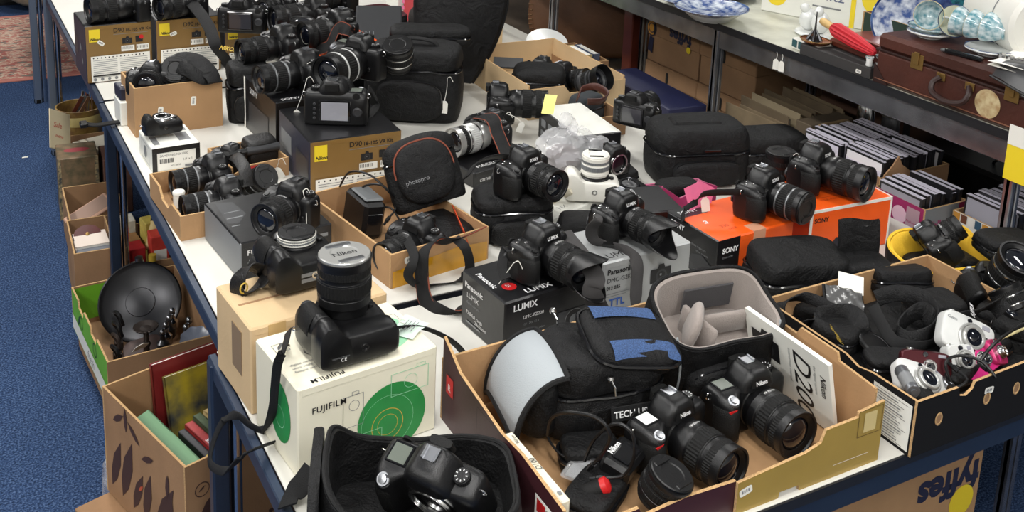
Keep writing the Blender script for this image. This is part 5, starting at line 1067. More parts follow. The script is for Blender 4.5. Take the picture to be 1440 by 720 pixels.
for sg in (-1, 1):
    g = M(); g.tube([p_ + Vector((.62, -.55, .5)).normalized() * (.0145 * sg) for p_ in P], .0016, 5); ob('strap_edging', g, ORANGETRIM, sx)
# big black bag with lens
bb = soft_case('camera_bag', 'large black camera bag with front pocket, a capped lens resting on top', T(1.245, 2.80, TZ) @ R(0, 0, -32), .27, .16, .215, NYLON, lid=.28, pocket=True, handle=True, seed=50, amp=.007, dome=.2)
lens_thing('black lens with chrome rimmed cap lying tilted on the large black camera bag', T(at(560, 92, .90)) @ R(0, 0, -10) @ R(24, -8, 0), L=.075, D=.085, band=CHROME, cap=PLAST)
price_tag('white price tag on a long string hanging down the front of the large black bag', at(629, 110, .8435), at(625, 142, .776), 3, .038, -32)
q = soft_case('soft_bag', 'black rolled bag top lying behind the lens on the large black bag', T(1.34, 2.90, .885) @ R(0, 0, -25), .24, .1, .05, NYLON2, lid=.5, pocket=False, handle=False, seed=51, dome=.2)
# tall dark bag flap standing behind
q = thing('backpack', 'tall black padded backpack panel with rounded top standing behind the large bag', 'bag', T(1.45, 2.98, TZ + .03) @ R(0, 0, -28) @ R(-8, 6, 0)); g = M()
def slab(k): return [(-.09 * k, 0), (-.125 * k, .12), (-.145 * k, .26), (-.13 * k, .31), (-.09 * k, .335), (.08 * k, .335), (.13 * k, .31), (.145 * k, .25), (.12 * k, .12), (.07 * k, 0)]
def slab2(k, y):
    P = spline([(x, 0, z) for x, z in slab(k)], 5); return [(p_.x, y, p_.z * (.5 + .5 * k) if False else p_.z) for p_ in P]
g.loft([slab2(.93, -.022), slab2(1, -.012), slab2(1, .012), slab2(.93, .022)]); ob('padded_panel', g, NYLON, q, ang=60)
g = M(); P = [Vector(p_) for p_ in slab2(1.01, 0)]; g.tube(P, .006, 8); ob('edge_piping', g, GREYP if False else WEB, q)
g = M(); g.box(-.05, .05, .02, .06, .0, .14, .015); ob('back_pouch', g, NYLON2, q)
# pair of cameras right of the big bag
q = carton('camera_carton', 'flat black carton with white lettering under the camera with silver zoom', 1.16, 2.235, 12, .22, .2, .04, mats=dict(front=BLACKCARD))
decal(q, face(.22, .2, .04, 'front'), [('t', 'camera set', .02, .012, .016, INK)]); decal(q, face(.22, .2, .04, 'top'), [('t', 'MACRO', .03, .02, .02, INK)])
c = slr('black camera with broad silver zoom lens pointing left, right of the large black bag', T(at(688, 206, .742)) @ R(0, 0, -76), 'PENTAX', L=.1, D=.072, style='silver', band=CHROME, s=1.05)
strap_on(c, [c.matrix_world @ Vector((-.066, 0, .06)), at(690, 165, .87), at(700, 188, .85), at(712, 215, .82), at(726, 240, .80), at(735, 255, .79)], .034, WEB, edge=ORANGETRIM, side=(.85, .3, .2), ends=.02)
c = slr('black camera with long zoom lens pointing right, behind the silver zoom camera', T(at(698, 166, .745)) @ R(0, 0, 62), '', L=.11, D=.076, s=1.05)
price_tag('small white tag with string beside the long zoom lens pointing right', at(712, 160, .82), at(735, 172, .80), 20, .03, -25)
strap_thing('black rust edged strap lying left of the camera on the upright bag', atp((655, 250, .80), (672, 228, .82), (700, 220, .825), (724, 224, .82), (735, 236, .82)), .032, WEB, side=(.1, -.75, .6))
# upright black bag with a camera on top
q = soft_case('camera_bag', 'upright black bag under a camera, beside the amber taped carton', T(1.125, 1.975, TZ) @ R(0, 0, -16), .17, .12, .105, NYLON, lid=.3, pocket=True, handle=False, seed=53)
soft_case('soft_bag', 'low black bag with red tab leaning right of the upright bag', T(1.235, 1.855, TZ) @ R(0, 0, -30), .1, .08, .07, NYLON, lid=.4, pocket=False, handle=False, seed=54, dome=.35)
slr('black camera with kit lens resting on the upright black bag', T(1.14, 1.965, .807) @ R(0, 0, 14), 'SONY', L=.075, D=.07, s=1.03)
# plastic bag
q = thing('plastic_bag', 'crumpled clear plastic bag with dark parts inside, before the open carton', 'bag', T(1.44, 2.235, TZ))
g = M(); g.ball((0, 0, .055), .1, .075, .06, 60, 30, e=.75)
g.v = [p_ + noise.noise_vector(p_ * 22) * .016 + noise.noise_vector(p_ * 60) * .006 for p_ in g.v]; g.v = [Vector((p_.x, p_.y, max(.001, p_.z))) for p_ in g.v]
ob('film', g, mat('crinkled clear film', (.9, .9, .92), .16, alpha=.32, bump=.7, scale=60, coat=.6), q, ang=25)
g = M(); g.ball((-.02, .0, .04), .05, .04, .033, 24, 12, e=.6); ob('dark_item', wobm(g, .006, 30), mat('dark plum plastic', s2l(64, 40, 44), .4), q); g = M(); g.ball((.045, -.01, .03), .03, .03, .026, 20, 10, e=.6); ob('dark_item', wobm(g, .006, 30), PLAST, q); g = M(); g.box(-.07, -.02, -.04, .0, .012, .024, .003); ob('pale_item', g, mat('dull pink card', s2l(170, 112, 110), .5), q)
g = M(); g.tube(spline([(0, .0, .105), (.01, .005, .13), (-.02, .01, .145)], 5), [.016] * 5 + [.012] * 3 + [.02] * 3, 10); ob('twisted_neck', wobm(g, .006, 50), mat('crinkled clear film', (1, 1, 1)), q)
q = thing('yellow_note', 'yellow paper strip curling above the crumpled plastic bag', 'paper', T(at(772, 158, .83)) @ R(0, 0, -40)); g = M(); g.grid(3, 8, lambda u, v: (-.016 + .032 * u, .03 - .06 * v, .02 + .02 * cos(v * 2.4))); ob('sheet', g, PAPERY, q, fixn=False)
# white camera
c = slr('white camera lying on its back, grey ringed lens pointing up, on the flat white carton', T(1.335, 1.965, .766) @ R(0, 0, -28) @ R(-90, 0, 0), '', L=.05, D=.066, style='white', cap=WHITEP, white=True, s=1.0)
strap_on(c, [c.matrix_world @ Vector((-.066, 0, .05)), at(800, 275, .77), at(788, 262, .79), at(778, 266, .765), at(782, 284, .745)], .022, mat('cream strap', s2l(206, 198, 176), .6), side=(.4, -.6, .6))
slr('small black camera with dial on top standing behind the white camera', T(at(858, 245, .74)) @ R(0, 0, 8), '', nolens=True, s=.82)
soft_case('belt_pouch', 'black pouch under the small camera behind the white one', T(at(860, 255, .70)) @ R(0, 0, -10), .12, .09, .035, NYLON2, lid=.5, pocket=False, handle=False, seed=57, dome=.1)
c = compact('black camera lying face up, lens cap uppermost, beside the magenta carton', pp(893, 282, .74, 12, -80), PLAST, .115, .07, .035, trim=GLOSS, lensr=.032, closed=True)
soft_case('belt_pouch', 'flat black pouch under the face up camera beside the magenta carton', T(at(900, 292, .70)) @ R(0, 0, 8), .13, .08, .03, NYLON2, lid=.5, pocket=False, handle=False, seed=58, dome=.1)
slr('black camera seen from behind on the white topped carton', T(at(893, 176, .7905)) @ R(0, 0, 118), '', L=.08, D=.066, s=.95)
# magenta carton
q = tray('magenta_carton', 'torn magenta open carton with white script behind the face up camera', 1.49, 1.90, -8, .15, .09, .085, out=PINKCARD, ins=mat('pink board inside', s2l(176, 92, 122), .8), prof=dict(front=[(0, .08), (.03, .06), (.05, .045), (.065, .05), (.1, .085), (.15, .065)], left=[(0, .05), (.08, .08)], back=[(0, .05), (.15, .05)], right=[(0, .06), (.08, .05)]))
decal(q, face(.15, .09, .085, 'front'), [('t', 'ellos', .07, .03, .034, INK, dict(italic=True, bold=.03))])
soft_case('belt_pouch', 'black pouch inside the torn magenta carton', T(1.565, 1.94, .706) @ R(0, 0, -8), .11, .055, .06, NYLON2, lid=.45, pocket=False, handle=False, seed=93)
q = thing('pink_card', 'pink card scrap standing behind the camera on the orange and black carton', 'card', T(1.475, 1.735, .8012) @ R(0, 0, 10) @ R(-20, 0, 0)); g = M(); g.prism([(-.04, 0), (.03, 0), (.05, .03), (.01, .055), (-.045, .05)], .001); ob('sheet', g, PINKL, q, ang=0)
# big black case
bc = soft_case('camera_case', 'large smooth black case with flat lid handle, behind the orange cartons', T(1.735, 2.085, TZ) @ R(0, 0, -18), .25, .165, .15, NYLON, lid=.42, pocket=True, handle=False, seed=60, amp=.003, dome=.26, bulge=.03)
g = M(); g.box(-.075, .055, -.026, .03, .146, .158, .005, m=R(2, 0, 0)); ob('lid_handle', g, NYLON2, bc)
g = M(); g.box(-.016, .03, -.1, -.094, .1, .108, .002); ob('zip_pull', g, GLOSS, bc)
# open carton at the back
q = tray('open_carton', 'big open pale kraft carton at the back with cameras and a black pouch', 1.535, 2.62, -2, .335, .46, .105, out=KRAFTL, ins=KRAFTL, prof=dict(front=[(0, .095), (.12, .095), (.14, .07), (.2, .07), (.24, .09), (.335, .095)]))
soft_case('soft_bag', 'black bag with grey flap lying at the left in the back kraft carton', T(1.655, 2.77, .712) @ R(0, 0, -30), .16, .13, .1, NYLON2, lid=.4, pocket=True, handle=False, seed=61, dome=.4)
q = thing('grey_flap', 'dark grey folded cloth flap behind the black bag in the back carton', 'cloth', T(1.64, 2.93, .775) @ R(0, 0, -30) @ R(20, 0, 0) @ Matrix.Scale(.7, 4)); g = M(); g.box(-.08, .06, -.03, .05, -.004, .004, .003); ob('cloth_panel', wobm(g, .004), DGREYP, q); g = M(); g.tube([(-.08, -.03, .002), (.06, -.03, .002)], .004, 6); ob('hem', g, NYLON, q)
slr('black camera facing left in the middle of the back kraft carton', T(1.725, 2.88, .708) @ R(0, 0, -50), '', L=.08, D=.066, s=1.0)
slr('black camera at the right of the back kraft carton with metal top', T(1.755, 2.765, .71) @ R(0, 0, 25) @ R(-18, 0, 0), '', L=.06, D=.066, pro=True, topl=LCDGREY, s=1.0)
lens_thing('black lens with grey hood leaning over the front of the back kraft carton', T(1.745, 2.66, .775) @ R(0, 0, 20) @ R(62, 0, 0), L=.07, D=.07, style='grey', hood=('cone', .03, .006))
soft_case('belt_pouch', 'dark grey felt pouch hanging before the back kraft carton', T(1.69, 2.545, TZ) @ R(0, 0, 10), .1, .07, .085, mat('charcoal felt', s2l(48, 52, 56), .95, bump=.5, scale=300), lid=.4, pocket=False, handle=False, seed=62, dome=.4)
strap_thing('brown leather strap coiled over the corner of the back kraft carton', atp((812, 140, .80), (818, 126, .82), (838, 122, .83), (854, 132, .825), (846, 142, .81), (826, 143, .81)), .022, LEATHBR, side=(.2, -.3, .9), th=.004)
q = tray('small_carton', 'narrow kraft carton between the felt pouch and the white topped carton', 1.62, 2.42, -5, .12, .12, .06, out=KRAFTD, ins=KRAFTD)
# navy box and its neighbours
q = carton('storage_box', 'dark navy box standing right of the back kraft carton', 1.885, 2.40, -3, .135, .40, .06, mats=dict(front=mat('navy card', s2l(24, 28, 62), .5)))
q = tray('small_carton', 'open brown carton of small books behind the navy box', 1.87, 2.93, -3, .15, .24, .05, out=KRAFTD, ins=KRAFTD)
def book(label, m, w, d, h, mt, pm=None, group=None):
    r = thing('book', label, 'book', m, group); g = M(); g.box(0.002, w - .001, .002, d - .002, .002, h - .002); ob('pages', g, PAPER if pm is None else pm, r)
    g = M(); g.box(0, w, 0, .0022, 0, h); g.box(0, w, d - .0022, d, 0, h); g.box(0, .0025, 0, d, 0, h); ob('cover', g, mt, r); return r
for k, (cc, nm) in enumerate((((150, 120, 70), 'tan'), ((60, 80, 70), 'dark green'), ((190, 170, 120), 'cream'), ((80, 90, 110), 'slate blue'))):
    book(nm + ' book in the open carton behind the navy box', T(1.885 + .032 * k, 2.96, .706) @ R(0, 0, -3), .026, .13, .06, mat('book ' + nm, s2l(*cc), .6))
q = thing('plate', 'pale plate standing in the carton of books behind the navy box', 'plate', T(1.95, 3.22, .735) @ R(25, 0, -20)); g = M(); g.lathe([(.0001, 0), (.05, 0), (.075, .008), (.076, .011), (.05, .004), (.0001, .004)], 36); ob('dish', g, CHINA, q)

# ------------------------------------------------------------------ upper left: cameras on the stacked cartons
slr('black camera with long lens pointing left on the corner gold carton', T(at(193, 24, .8855)) @ R(0, 0, -80), '', L=.12, D=.082, s=1.05)
c = slr('black camera with zoom lens pointing left on the second gold carton', T(at(272, 20, .8855)) @ R(0, 0, -72), '', L=.1, D=.078, s=1.0)
strap_on(c, [c.matrix_world @ Vector((-.07, 0, .06)), at(278, 14, .93), at(295, 40, .90), at(304, 66, .86), at(318, 84, .80), at(325, 96, .77)], .036, WEB, side=(.75, -.5, .2), th=.003)
g = M(c.matrix_world.inverted() @ T(at(308, 69, .857)) @ R(0, 0, -52) @ R(42, 0, 0)); vv, ff = text_geo('NIKON', .02, bold=.02); g.add(vv, ff); ob('lettering', g, GOLDINK, c, ang=0, fixn=False)
slr('black camera seen from behind on the third gold carton', T(at(341, 44, .8505)) @ R(0, 0, 152), '', L=.07, D=.066, screen='dark', s=1.15)
c = slr('black camera with silver ringed lens pointing left, behind the rear facing camera', T(at(428, 122, .8505)) @ R(0, 0, -80), '', L=.1, D=.07, band=BAND, s=1.1)
price_tag('thin white string tag on the camera with silver ringed lens', at(432, 90, .93), at(440, 112, .88), 10, .02, -20)
slr('black camera with plain lens pointing left, behind the one with silver ringed lens', T(at(398, 84, .8505)) @ R(0, 0, -80), '', L=.1, D=.07, s=1.1)
slr('black camera with wide silver white lens ring on the orange topped carton', T(at(505, 106, .872)) @ R(0, 0, -58), '', L=.11, D=.082, style='black', band=SILVP, cap=None, pro=True, s=1.15)
c = slr('black camera wrapped in a rust edged strap on the orange topped carton', T(at(478, 62, .872)) @ R(0, 0, -78), '', L=.09, D=.075, s=1.15)
strap_on(c, [at(445, 70, .88), at(462, 64, .90), at(475, 40, .95), at(490, 45, .95), at(505, 62, .90)], .036, WEB, edge=ORANGETRIM, side=(.1, .8, .6))
q = carton('camera_carton', 'dark carton under the topmost row of cameras', 1.06, 3.40, 3, .26, .24, .15, mats=dict(front=BLACKCARD))
slr('black camera with lens pointing left in the topmost row, left of the maroon lined case', T(at(445, 40, .8505)) @ R(0, 0, -84), '', L=.11, D=.08, s=1.15)
slr('black camera lying at the top edge above the strap wrapped camera', T(at(480, 12, .8505)) @ R(0, 0, -70), '', L=.07, D=.07, s=1.1)
lens_thing('black lens standing upright beside the strap wrapped camera', T(at(425, 62, .86)), L=.08, D=.075, cap=None)
slr('black camera at the top picture edge between gold cartons and topmost row', T(at(395, 22, .80)) @ R(0, 0, -60), '', L=.07, D=.07, s=1.05)
q = soft_tub('camera_case', 'open dark case with maroon lining in the topmost row', T(1.415, 3.50, TZ + .006) @ R(0, 0, 4), .15, .2, .13, NYLON, mat('maroon lining', s2l(72, 20, 30), .8), e=5, t=.012, seed=63, floor=.06, piping=mat('maroon lining', (0, 0, 0)))
q = thing('case_lid', 'grey black ribbed case lid leaning below the maroon lined case', 'lid', T(1.27, 3.16, .87) @ R(0, 0, -22) @ R(24, 0, 0)); g = M(); g.box(-.07, .08, -.12, .12, -.006, .006, .004); ob('lid_panel', g, DGREYP, q)
for k in range(4):
    g = M(); g.box(-.05 + k * .012, -.046 + k * .012, -.1, -.02, .006, .0085, .001); ob('rib', g, GREYP, q)
soft_case('camera_bag', 'brownish black bag at the top edge under a camera and lens', T(1.625, 3.42, TZ + .006) @ R(0, 0, -8), .22, .17, .14, mat('brown black nylon', s2l(38, 33, 31), .85, bump=.6, scale=400), lid=.4, pocket=False, handle=False, seed=64)
slr('black camera on the brownish black bag at the top edge', T(1.60, 3.43, .85) @ R(0, 0, -30), '', L=.06, D=.075, s=1.1)
q = carton('red_box', 'small bright red box at the top edge beside the backpack panel', at(590, 44, TZ).x, at(590, 44, TZ).y + .04, 5, .05, .1, .16, mats=dict(front=mat('red card', s2l(176, 30, 44), .45)))
decal(q, face(.06, .14, .17, 'left'), [('r', .03, .03 + k * .025, .05, .045 + k * .025, PINKL) for k in range(5)])
q = carton('white_carton', 'white carton at the top edge behind the small red box', 1.62, 3.82, 0, .12, .12, .14, mats=dict(front=WHITECARD))
q = tray('lime_carton', 'kraft carton with lime green rim on the table behind the back kraft carton', 1.745, 3.40, 0, .12, .3, .12, out=KRAFTL, ins=LIME)
decal(q, face(.12, .3, .12, 'front'), [('r', 0, .08, .12, .119, LIME)])
# stitched leather panel behind
q = thing('leather_panel', 'large dark brown leather panel with laced edge behind the back carton and shelf post', 'leather', T(2.43, 3.66, .515) @ R(0, 0, -30) @ R(-6, 0, 0) @ Matrix.Diagonal((1.15, 1, .95, 1))); g = M()
pts = spline([(-.2, 0, .05), (-.23, 0, .16), (-.22, 0, .3), (-.17, 0, .42), (-.1, 0, .46), (.2, 0, .46), (.3, 0, .44), (.28, 0, .2), (.2, 0, .03), (.05, 0, 0), (-.12, 0, .01)], 6, closed=True)[:-1]
g.loft([[(p_.x * k, y, .22 + (p_.z - .22) * k) for p_ in pts] for y, k in ((-.035, .86), (-.028, .95), (-.012, 1), (.012, 1), (.03, .93))]); ob('leather_face', g, BROWNHIDE, q, ang=60)
for i in range(0, 40, 1):
    p_ = pts[(i + 0) % len(pts)]
    if i > 30: break
    g = M(); g.tube([(p_.x * 1.0, -.012, .22 + (p_.z - .22) * 1.0), (p_.x * .94, -.031, .22 + (p_.z - .22) * .94)], .0028, 5); ob('lacing', g, mat('tan lacing', s2l(122, 92, 62), .7), q)

# ------------------------------------------------------------------ shelf: banana cartons, disc cases, crockery
SB = .501
def facex(d, e=0): return Matrix(((0, 0, -1, -e), (-1, 0, 0, d), (0, 1, 0, 0), (0, 0, 0, 1)))   # face looking towards -x
def banana(label, y0, L, z0, h, text=False, x=2.35, mt=None):
    r = thing('banana_carton', label, 'box', T(x, y0, z0)); mt = mt or KRAFTD
    g = M(); g.box(0, .36, 0, L, 0, h, .003); ob('carton_body', g, mt, r)
    g = M(); g.box(-.004, .364, -.004, L + .004, h * .62, h + .004, .003); ob('lid', g, mt, r)
    F = facex(L, .0045)
    g = M(F @ T(L * .45 if not text else L * .14, h * .78, .0006)); g.loft([ring(0, 0, 0, .008, .022, 3, 24), ring(0, 0, .0005, .007, .02, 3, 24)]); ob('hand_hole', g, mat('dark opening', (.01, .008, .006), .9), r)
    if text:
        decal(r, F, [('t', 'fyffes', L * .86, h * .93, .062, mat('navy ink', s2l(34, 36, 60), .6), dict(rot=180, bold=.04)), ('c', L * .82, h * .6, .012, YELINK), ('p', [(L * .02, h * .25), (L * .12, h * .2), (L * .13, h * .55), (L * .05, h * .6)], mat('navy ink', (0, 0, 0))), ('c', L * .08, h * .78, .03, mat('amber print', s2l(196, 140, 50), .6)), ('g', L * .08, h * .78, .03, .004, mat('navy ink', (0, 0, 0))), ('g', L * .08, h * .78, .019, .004, mat('navy ink', (0, 0, 0)))])
    return r
banana('brown fruit carton with upside down dark lettering, left of the middle steel post', 2.85, .30, SB + .158, .163, True)
banana('plain brown fruit carton with hand hole, right of the lettered one', 2.555, .285, SB + .158, .163)
banana('brown fruit carton at the bottom under the lettered one', 2.85, .30, SB, .153)
banana('brown fruit carton at the bottom under the plain one', 2.555, .285, SB, .153)
q = banana('dark brown fruit carton with oval hand hole, right of the plain one', 2.09, .32, SB + .158, .16, x=2.50, mt=mat('dark brown board', s2l(84, 58, 44), .8, var=.1, vscale=9))
decal(q, face(.36, .32, .16, 'front'), [('r', .02, .02, .05, .14, BINK)])
banana('brown fruit carton low behind the paper stack', 2.09, .32, SB, .153, x=2.50)
q = thing('rope_bundle', 'pale string and cable bundle hanging at the left of the lettered carton', 'rope', T(2.36, 3.20, SB))
for k in range(6):
    g = M(); g.tube([(.012 * k, -.01 * k, 0), (.012 * k + .003 * sin(k * 4), -.01 * k, .2), (.012 * k, -.01 * k, .36)], .004, 6); ob('strand', g, mat('grey strand', s2l(96, 92, 86), .7), q)
q = thing('wooden_post', 'dark red brown wooden board standing left of the lettered fruit carton', 'board', T(2.36, 3.30, SB)); g = M(); g.box(0, .04, -.03, .03, 0, .42, .004); ob('board_face', g, WOOD, q)
# paper and record stack
ORD = 'first second third fourth fifth sixth seventh eighth ninth tenth eleventh twelfth thirteenth fourteenth fifteenth sixteenth seventeenth eighteenth nineteenth twentieth twenty-first twenty-second twenty-third twenty-fourth'.split()
PAPS = [(120, 104, 80), (100, 86, 66), (140, 126, 100), (78, 68, 56), (110, 96, 74), (70, 60, 50)]
for k in range(16):
    cc = PAPS[k % 6]; r = thing('paper_folder', 'worn paper folder standing upright by the fruit cartons, %s from the left' % ORD[k], 'folder', T(2.13 + k * .0165, 2.2 + .008 * sin(k * 3), SB) @ R(random.uniform(-2, 2), random.uniform(-3, 3), random.uniform(-3, 3)))
    r.rotation_euler.z += radians(0); hh = .25 + .02 * sin(k * 5)
    g = M(); g.box(0, .004, 0, .22, 0, hh, .001); ob('front_leaf', g, mat('folder paper %d' % (k % 6), s2l(*cc), .8, var=.12, vscale=20), r)
    g = M(); g.box(.006, .010, 0, .22, 0, hh - .01, .001); ob('back_leaf', g, mat('folder paper %d' % ((k + 2) % 6), s2l(*cc), .8), r)
q = carton('brown_case', 'worn brown case with rounded rim before the upright folders', 2.17, 2.115, 2, .17, .06, .265, z=SB, mats=dict(front=mat('drab brown board', s2l(86, 74, 58), .8, var=.15, vscale=10)), lid=False)
g = M(); P = spline([(.0, -.003, .0), (.0, -.003, .2), (.02, -.003, .256), (.09, -.003, .262), (.15, -.003, .256), (.17, -.003, .2), (.17, -.003, 0)], 6); g.tube(P, .005, 6); ob('rim', g, mat('tan rim', s2l(150, 126, 92), .7), q)
for x in (.06, .11, .16):
    g = M(); g.box(x - .001, x + .001, -.0025, 0, .02, .22); ob('crease', g, mat('tan rim', (0, 0, 0)), q)
# disc cases
def case_proto():
    r = thing('disc_case', 'x', 'disc case', T(0, 0, -5)); g = M(); g.box(-.0064, .0064, -.066, .066, 0, .188, .0012); ob('case_shell', g, CASEBLK, r)
    g = M(); g.box(-.006, .006, -.0664, .0655, .1881, .1886); ob('sleeve_edge', g, DISCW, r)
    g = M(); g.box(-.0069, -.0064, -.06, .06, .006, .182); ob('cover_print', g, mat('cover print', s2l(120, 112, 120), .3, col2=s2l(60, 50, 70), vscale=40), r)
    return r
CP = case_proto()
CLR = [DISCW, mat('sleeve white', s2l(228, 226, 230), .25), mat('sleeve grey', s2l(150, 150, 160), .3), mat('sleeve blue', s2l(150, 160, 200), .3), CASEBLK, mat('sleeve cream', s2l(222, 214, 200), .3)]
first = [True]
def cases(x0, n, y, z, label, group, pal, dx=.0142, yaw=0, slope=0):
    for k in range(n):
        m = T(x0 + dx * k, y + random.uniform(-.003, .003), z + random.uniform(-.004, .006) + slope * k) @ R(0, 0, yaw) @ R(0, random.uniform(-4, 4), 0)
        lb_ = label % ORD[k]
        if first[0]: r = CP; r.matrix_world = m; r['label'] = lb_; r['group'] = group; first[0] = False
        else: r = dup(CP, m, lb_, group)
        c = r.children[1]; pm = pal[random.randrange(len(pal))]
        if c.data.materials[0] is not pm:
            c.material_slots[0].link = 'OBJECT'; c.material_slots[0].material = pm
def discbox(label, x, y, w, d, h, out, ins=KRAFTD, z=SB, text=None, fr=None):
    return tray('disc_carton', label, x, y, 0, w, d, h, z=z, out=out, ins=ins, outs=fr or {})
D1 = discbox('dark open carton of lilac white disc cases under the shelf rail', 2.095, 1.785, .255, .295, .2, KRAFTD, z=SB + .045)
g1 = 'disc cases in the dark carton under the shelf rail'
for j, y in enumerate((1.862, 2.003)):
    cases(2.109, 16, y, SB + .095, 'pale sleeved disc case, %%s from left, %s row, dark carton' % ('near', 'far')[j], g1 + ', %s row' % ('near', 'far')[j], [CLR[0], CLR[1], CLR[0], CLR[1], CLR[3], CLR[5], CLR[4]])
D2 = discbox('magenta and grey open carton of black disc cases beside the bright orange carton', 2.062, 1.613, .15, .165, .2, PINKCARD, fr=dict(front=GREYCARD, left=PINKCARD), z=SB + .035)
decal(D2, face(.15, .165, .2, 'left'), [('c', .09, .16, .022, mat('pale pink print', s2l(226, 190, 206), .5)), ('r', .11, .12, .15, .19, mat('grey pink', s2l(178, 150, 160), .5)), ('t', 'Mallow', .112, .15, .01, PINKCARD)])
decal(D2, face(.15, .165, .2, 'front'), [('t', 'Mallow', .01, .145, .03, PINKCARD, dict(bold=.02)), ('r', .118, 0, .15, .2, mat('maroon stripe', s2l(120, 26, 60), .5))])
for j, y in enumerate((1.695,)):
    cases(2.077, 9, y, SB + .07, 'dark disc case, %s from left in the magenta and grey carton', 'disc cases in the magenta carton', [CLR[4], CLR[2], CLR[4], mat('sleeve slate', s2l(90, 96, 104), .3)])
D3 = discbox('white fronted open carton of disc cases with rounded lettering, by the right post', 2.15, 1.44, .305, .165, .2, WHITECARD, fr=dict(left=WHITECARD, back=KRAFTD), z=SB + .025)
decal(D3, face(.305, .165, .2, 'left'), [('t', 'palma', .02, .13, .045, BINK, dict(bold=.02))] + [('r', .005 + .02 * k, .178, .022 + .02 * k, .199, [mat('cover amber', s2l(196, 140, 60), .4), mat('cover brown', s2l(110, 70, 50), .4), PAPER, mat('cover teal', s2l(60, 90, 110), .4)][k % 4]) for k in range(8)])
for j, y in enumerate((1.522,)):
    cases(2.165, 20, y, SB + .08, 'grey blue disc case, %s from left in the white fronted carton', 'disc cases in the white fronted carton', [CLR[2], CLR[3], CLR[2], CLR[4], mat('sleeve slate', (0, 0, 0))])
for (x_, y_, w_, d_, h_, lb_) in ((2.062, 1.613, .15, .165, .034, 'plain flat carton underneath the magenta disc carton'), (2.15, 1.44, .305, .165, .024, 'plain flat carton underneath the white fronted disc carton'), (2.095, 1.785, .255, .295, .043, 'plain flat carton underneath the dark disc carton')):
    carton('brown_carton', lb_, x_, y_, 0, w_, d_, h_, z=SB, mats=dict(front=KRAFTD))
q = thing('wooden_rail_strip', 'grey flat wooden strip lying along the far edge of the white fronted carton', 'strip', T(2.43, 1.445, SB + .226)); g = M(); g.box(0, .02, 0, .155, 0, .03, .003); ob('strip_face', g, mat('grey wood', s2l(120, 110, 104), .6), q)
q = thing('card_flap', 'brown torn card corner standing between the two disc cartons', 'card', T(2.10, 1.779, SB + .245) @ R(0, 0, 0)); g = M(); g.prism([(-.01, -.05), (.10, -.05), (.09, .01), (.06, .03), (.045, .055), (.025, .03), (0, .01)], .004); ob('card_face', g, KRAFTD, q, ang=0)
for k, (dx, lb) in enumerate(((0, 'left'), (.07, 'right'))):
    q = thing('glass_jar', 'silver lidded glass jar at the back of the dark disc carton, %s one' % lb, 'jar', T(2.39 + dx * .5, 2.12 - dx * .9, SB + .2)); g = M(); g.lathe([(.024, 0), (.026, .006), (.026, .09 - .02 * k), (.022, .1 - .02 * k)], 28); ob('jar_body', g, PEWTER if k else CHROME, q); g = M(); g.lathe([(.025 + .003 * k, .1 - .02 * k), (.027 + .003 * k, .104 - .02 * k), (.027 + .003 * k, .118 - .02 * k), (.02, .124 - .02 * k), (.0001, .124 - .02 * k)], 28); ob('jar_lid', g, SILVER, q)
    g = M(); g.box(-.02, .02, -.02, .02, -.2, 0, .002); ob('jar_box', g, KRAFTD, q)
q = thing('black_cable_heap', 'heap of black cables and boxes in the shade under the shelf', 'cables', T(2.62, 1.75, SB)); g = M(); g.box(-.12, .2, -.1, .28, 0, .2, .01); ob('dark_crate', g, PLAST, q)
for k in range(4):
    g = M(); g.tube(spline([(-.1 + .02 * k, -.08 + .05 * k, .2), (-.06, .0, .23 + .01 * k), (.02, .02 * k, .22), (.08, .1, .24), (.12, .0, .205)], 6), .0035, 6); ob('cable', g, DGREYP if k % 2 else PLAST, q)
# ---- on top of the shelf
UZ = .9985
def plate(label, m, r=.11, mt=None, deep=.02, name='plate'):
    q = thing(name, label, 'plate', m); g = M(); g.lathe([(r * .5, 0), (r * .52, .003), (r * .62, .004), (r * .97, deep), (r, deep + .002), (r * .985, deep + .005), (r * .62, .009), (.0001, .008)], 44); ob('dish', g, mt or CHINABLUE, q, ang=50)
    g = M(); g.lathe([(r * .94, deep + .0035), (r * .99, deep + .0062), (r * 1.0, deep + .0052)], 44, cap=False); ob('rim_band', g, DBLUE, q); return q
plate('blue and white scalloped plate at the left end of the upper shelf', T(at(968, 6, 1.01)), .1)
q = plate('blue and white plate on top of the stack by the middle post', T(at(1000, 20, 1.03)), .11)
plate('deep white dish under the blue rimmed plate by the middle post', T(at(1000, 28, .9995)), .095, CHINA, .03, 'serving_dish')
plate('blue patterned oval plate behind the stack on the upper shelf', T(at(1010, -4, 1.0)), .12)
q = carton('fruit_carton', 'white and yellow printed fruit carton behind the plates on the upper shelf', 2.28, 2.02, -72, .42, .28, .2, z=UZ, mats=dict(front=WHITECARD))
q.matrix_world = T(2.31, 2.52, UZ) @ R(0, 0, -68)
decal(q, face(.42, .28, .2, 'front'), [('c', .05, .06, .035, YELINK), ('t', 'Lubnitz', .12, .07, .05, mat('slate ink', s2l(96, 104, 130), .5), dict(italic=True)), ('r', .29, .0, .305, .2, YELINK), ('c', .37, .1, .05, YELINK), ('r', .2, .14, .28, .2, mat('brown window', s2l(140, 110, 80), .6)), ('r', .17, .045, .26, .05, GINK)])
q = carton('tile_box', 'small white box with teal patterned side on the shelf edge', 2.075, 2.03, -6, .06, .11, .03, z=UZ, mats=dict(front=WHITECARD))
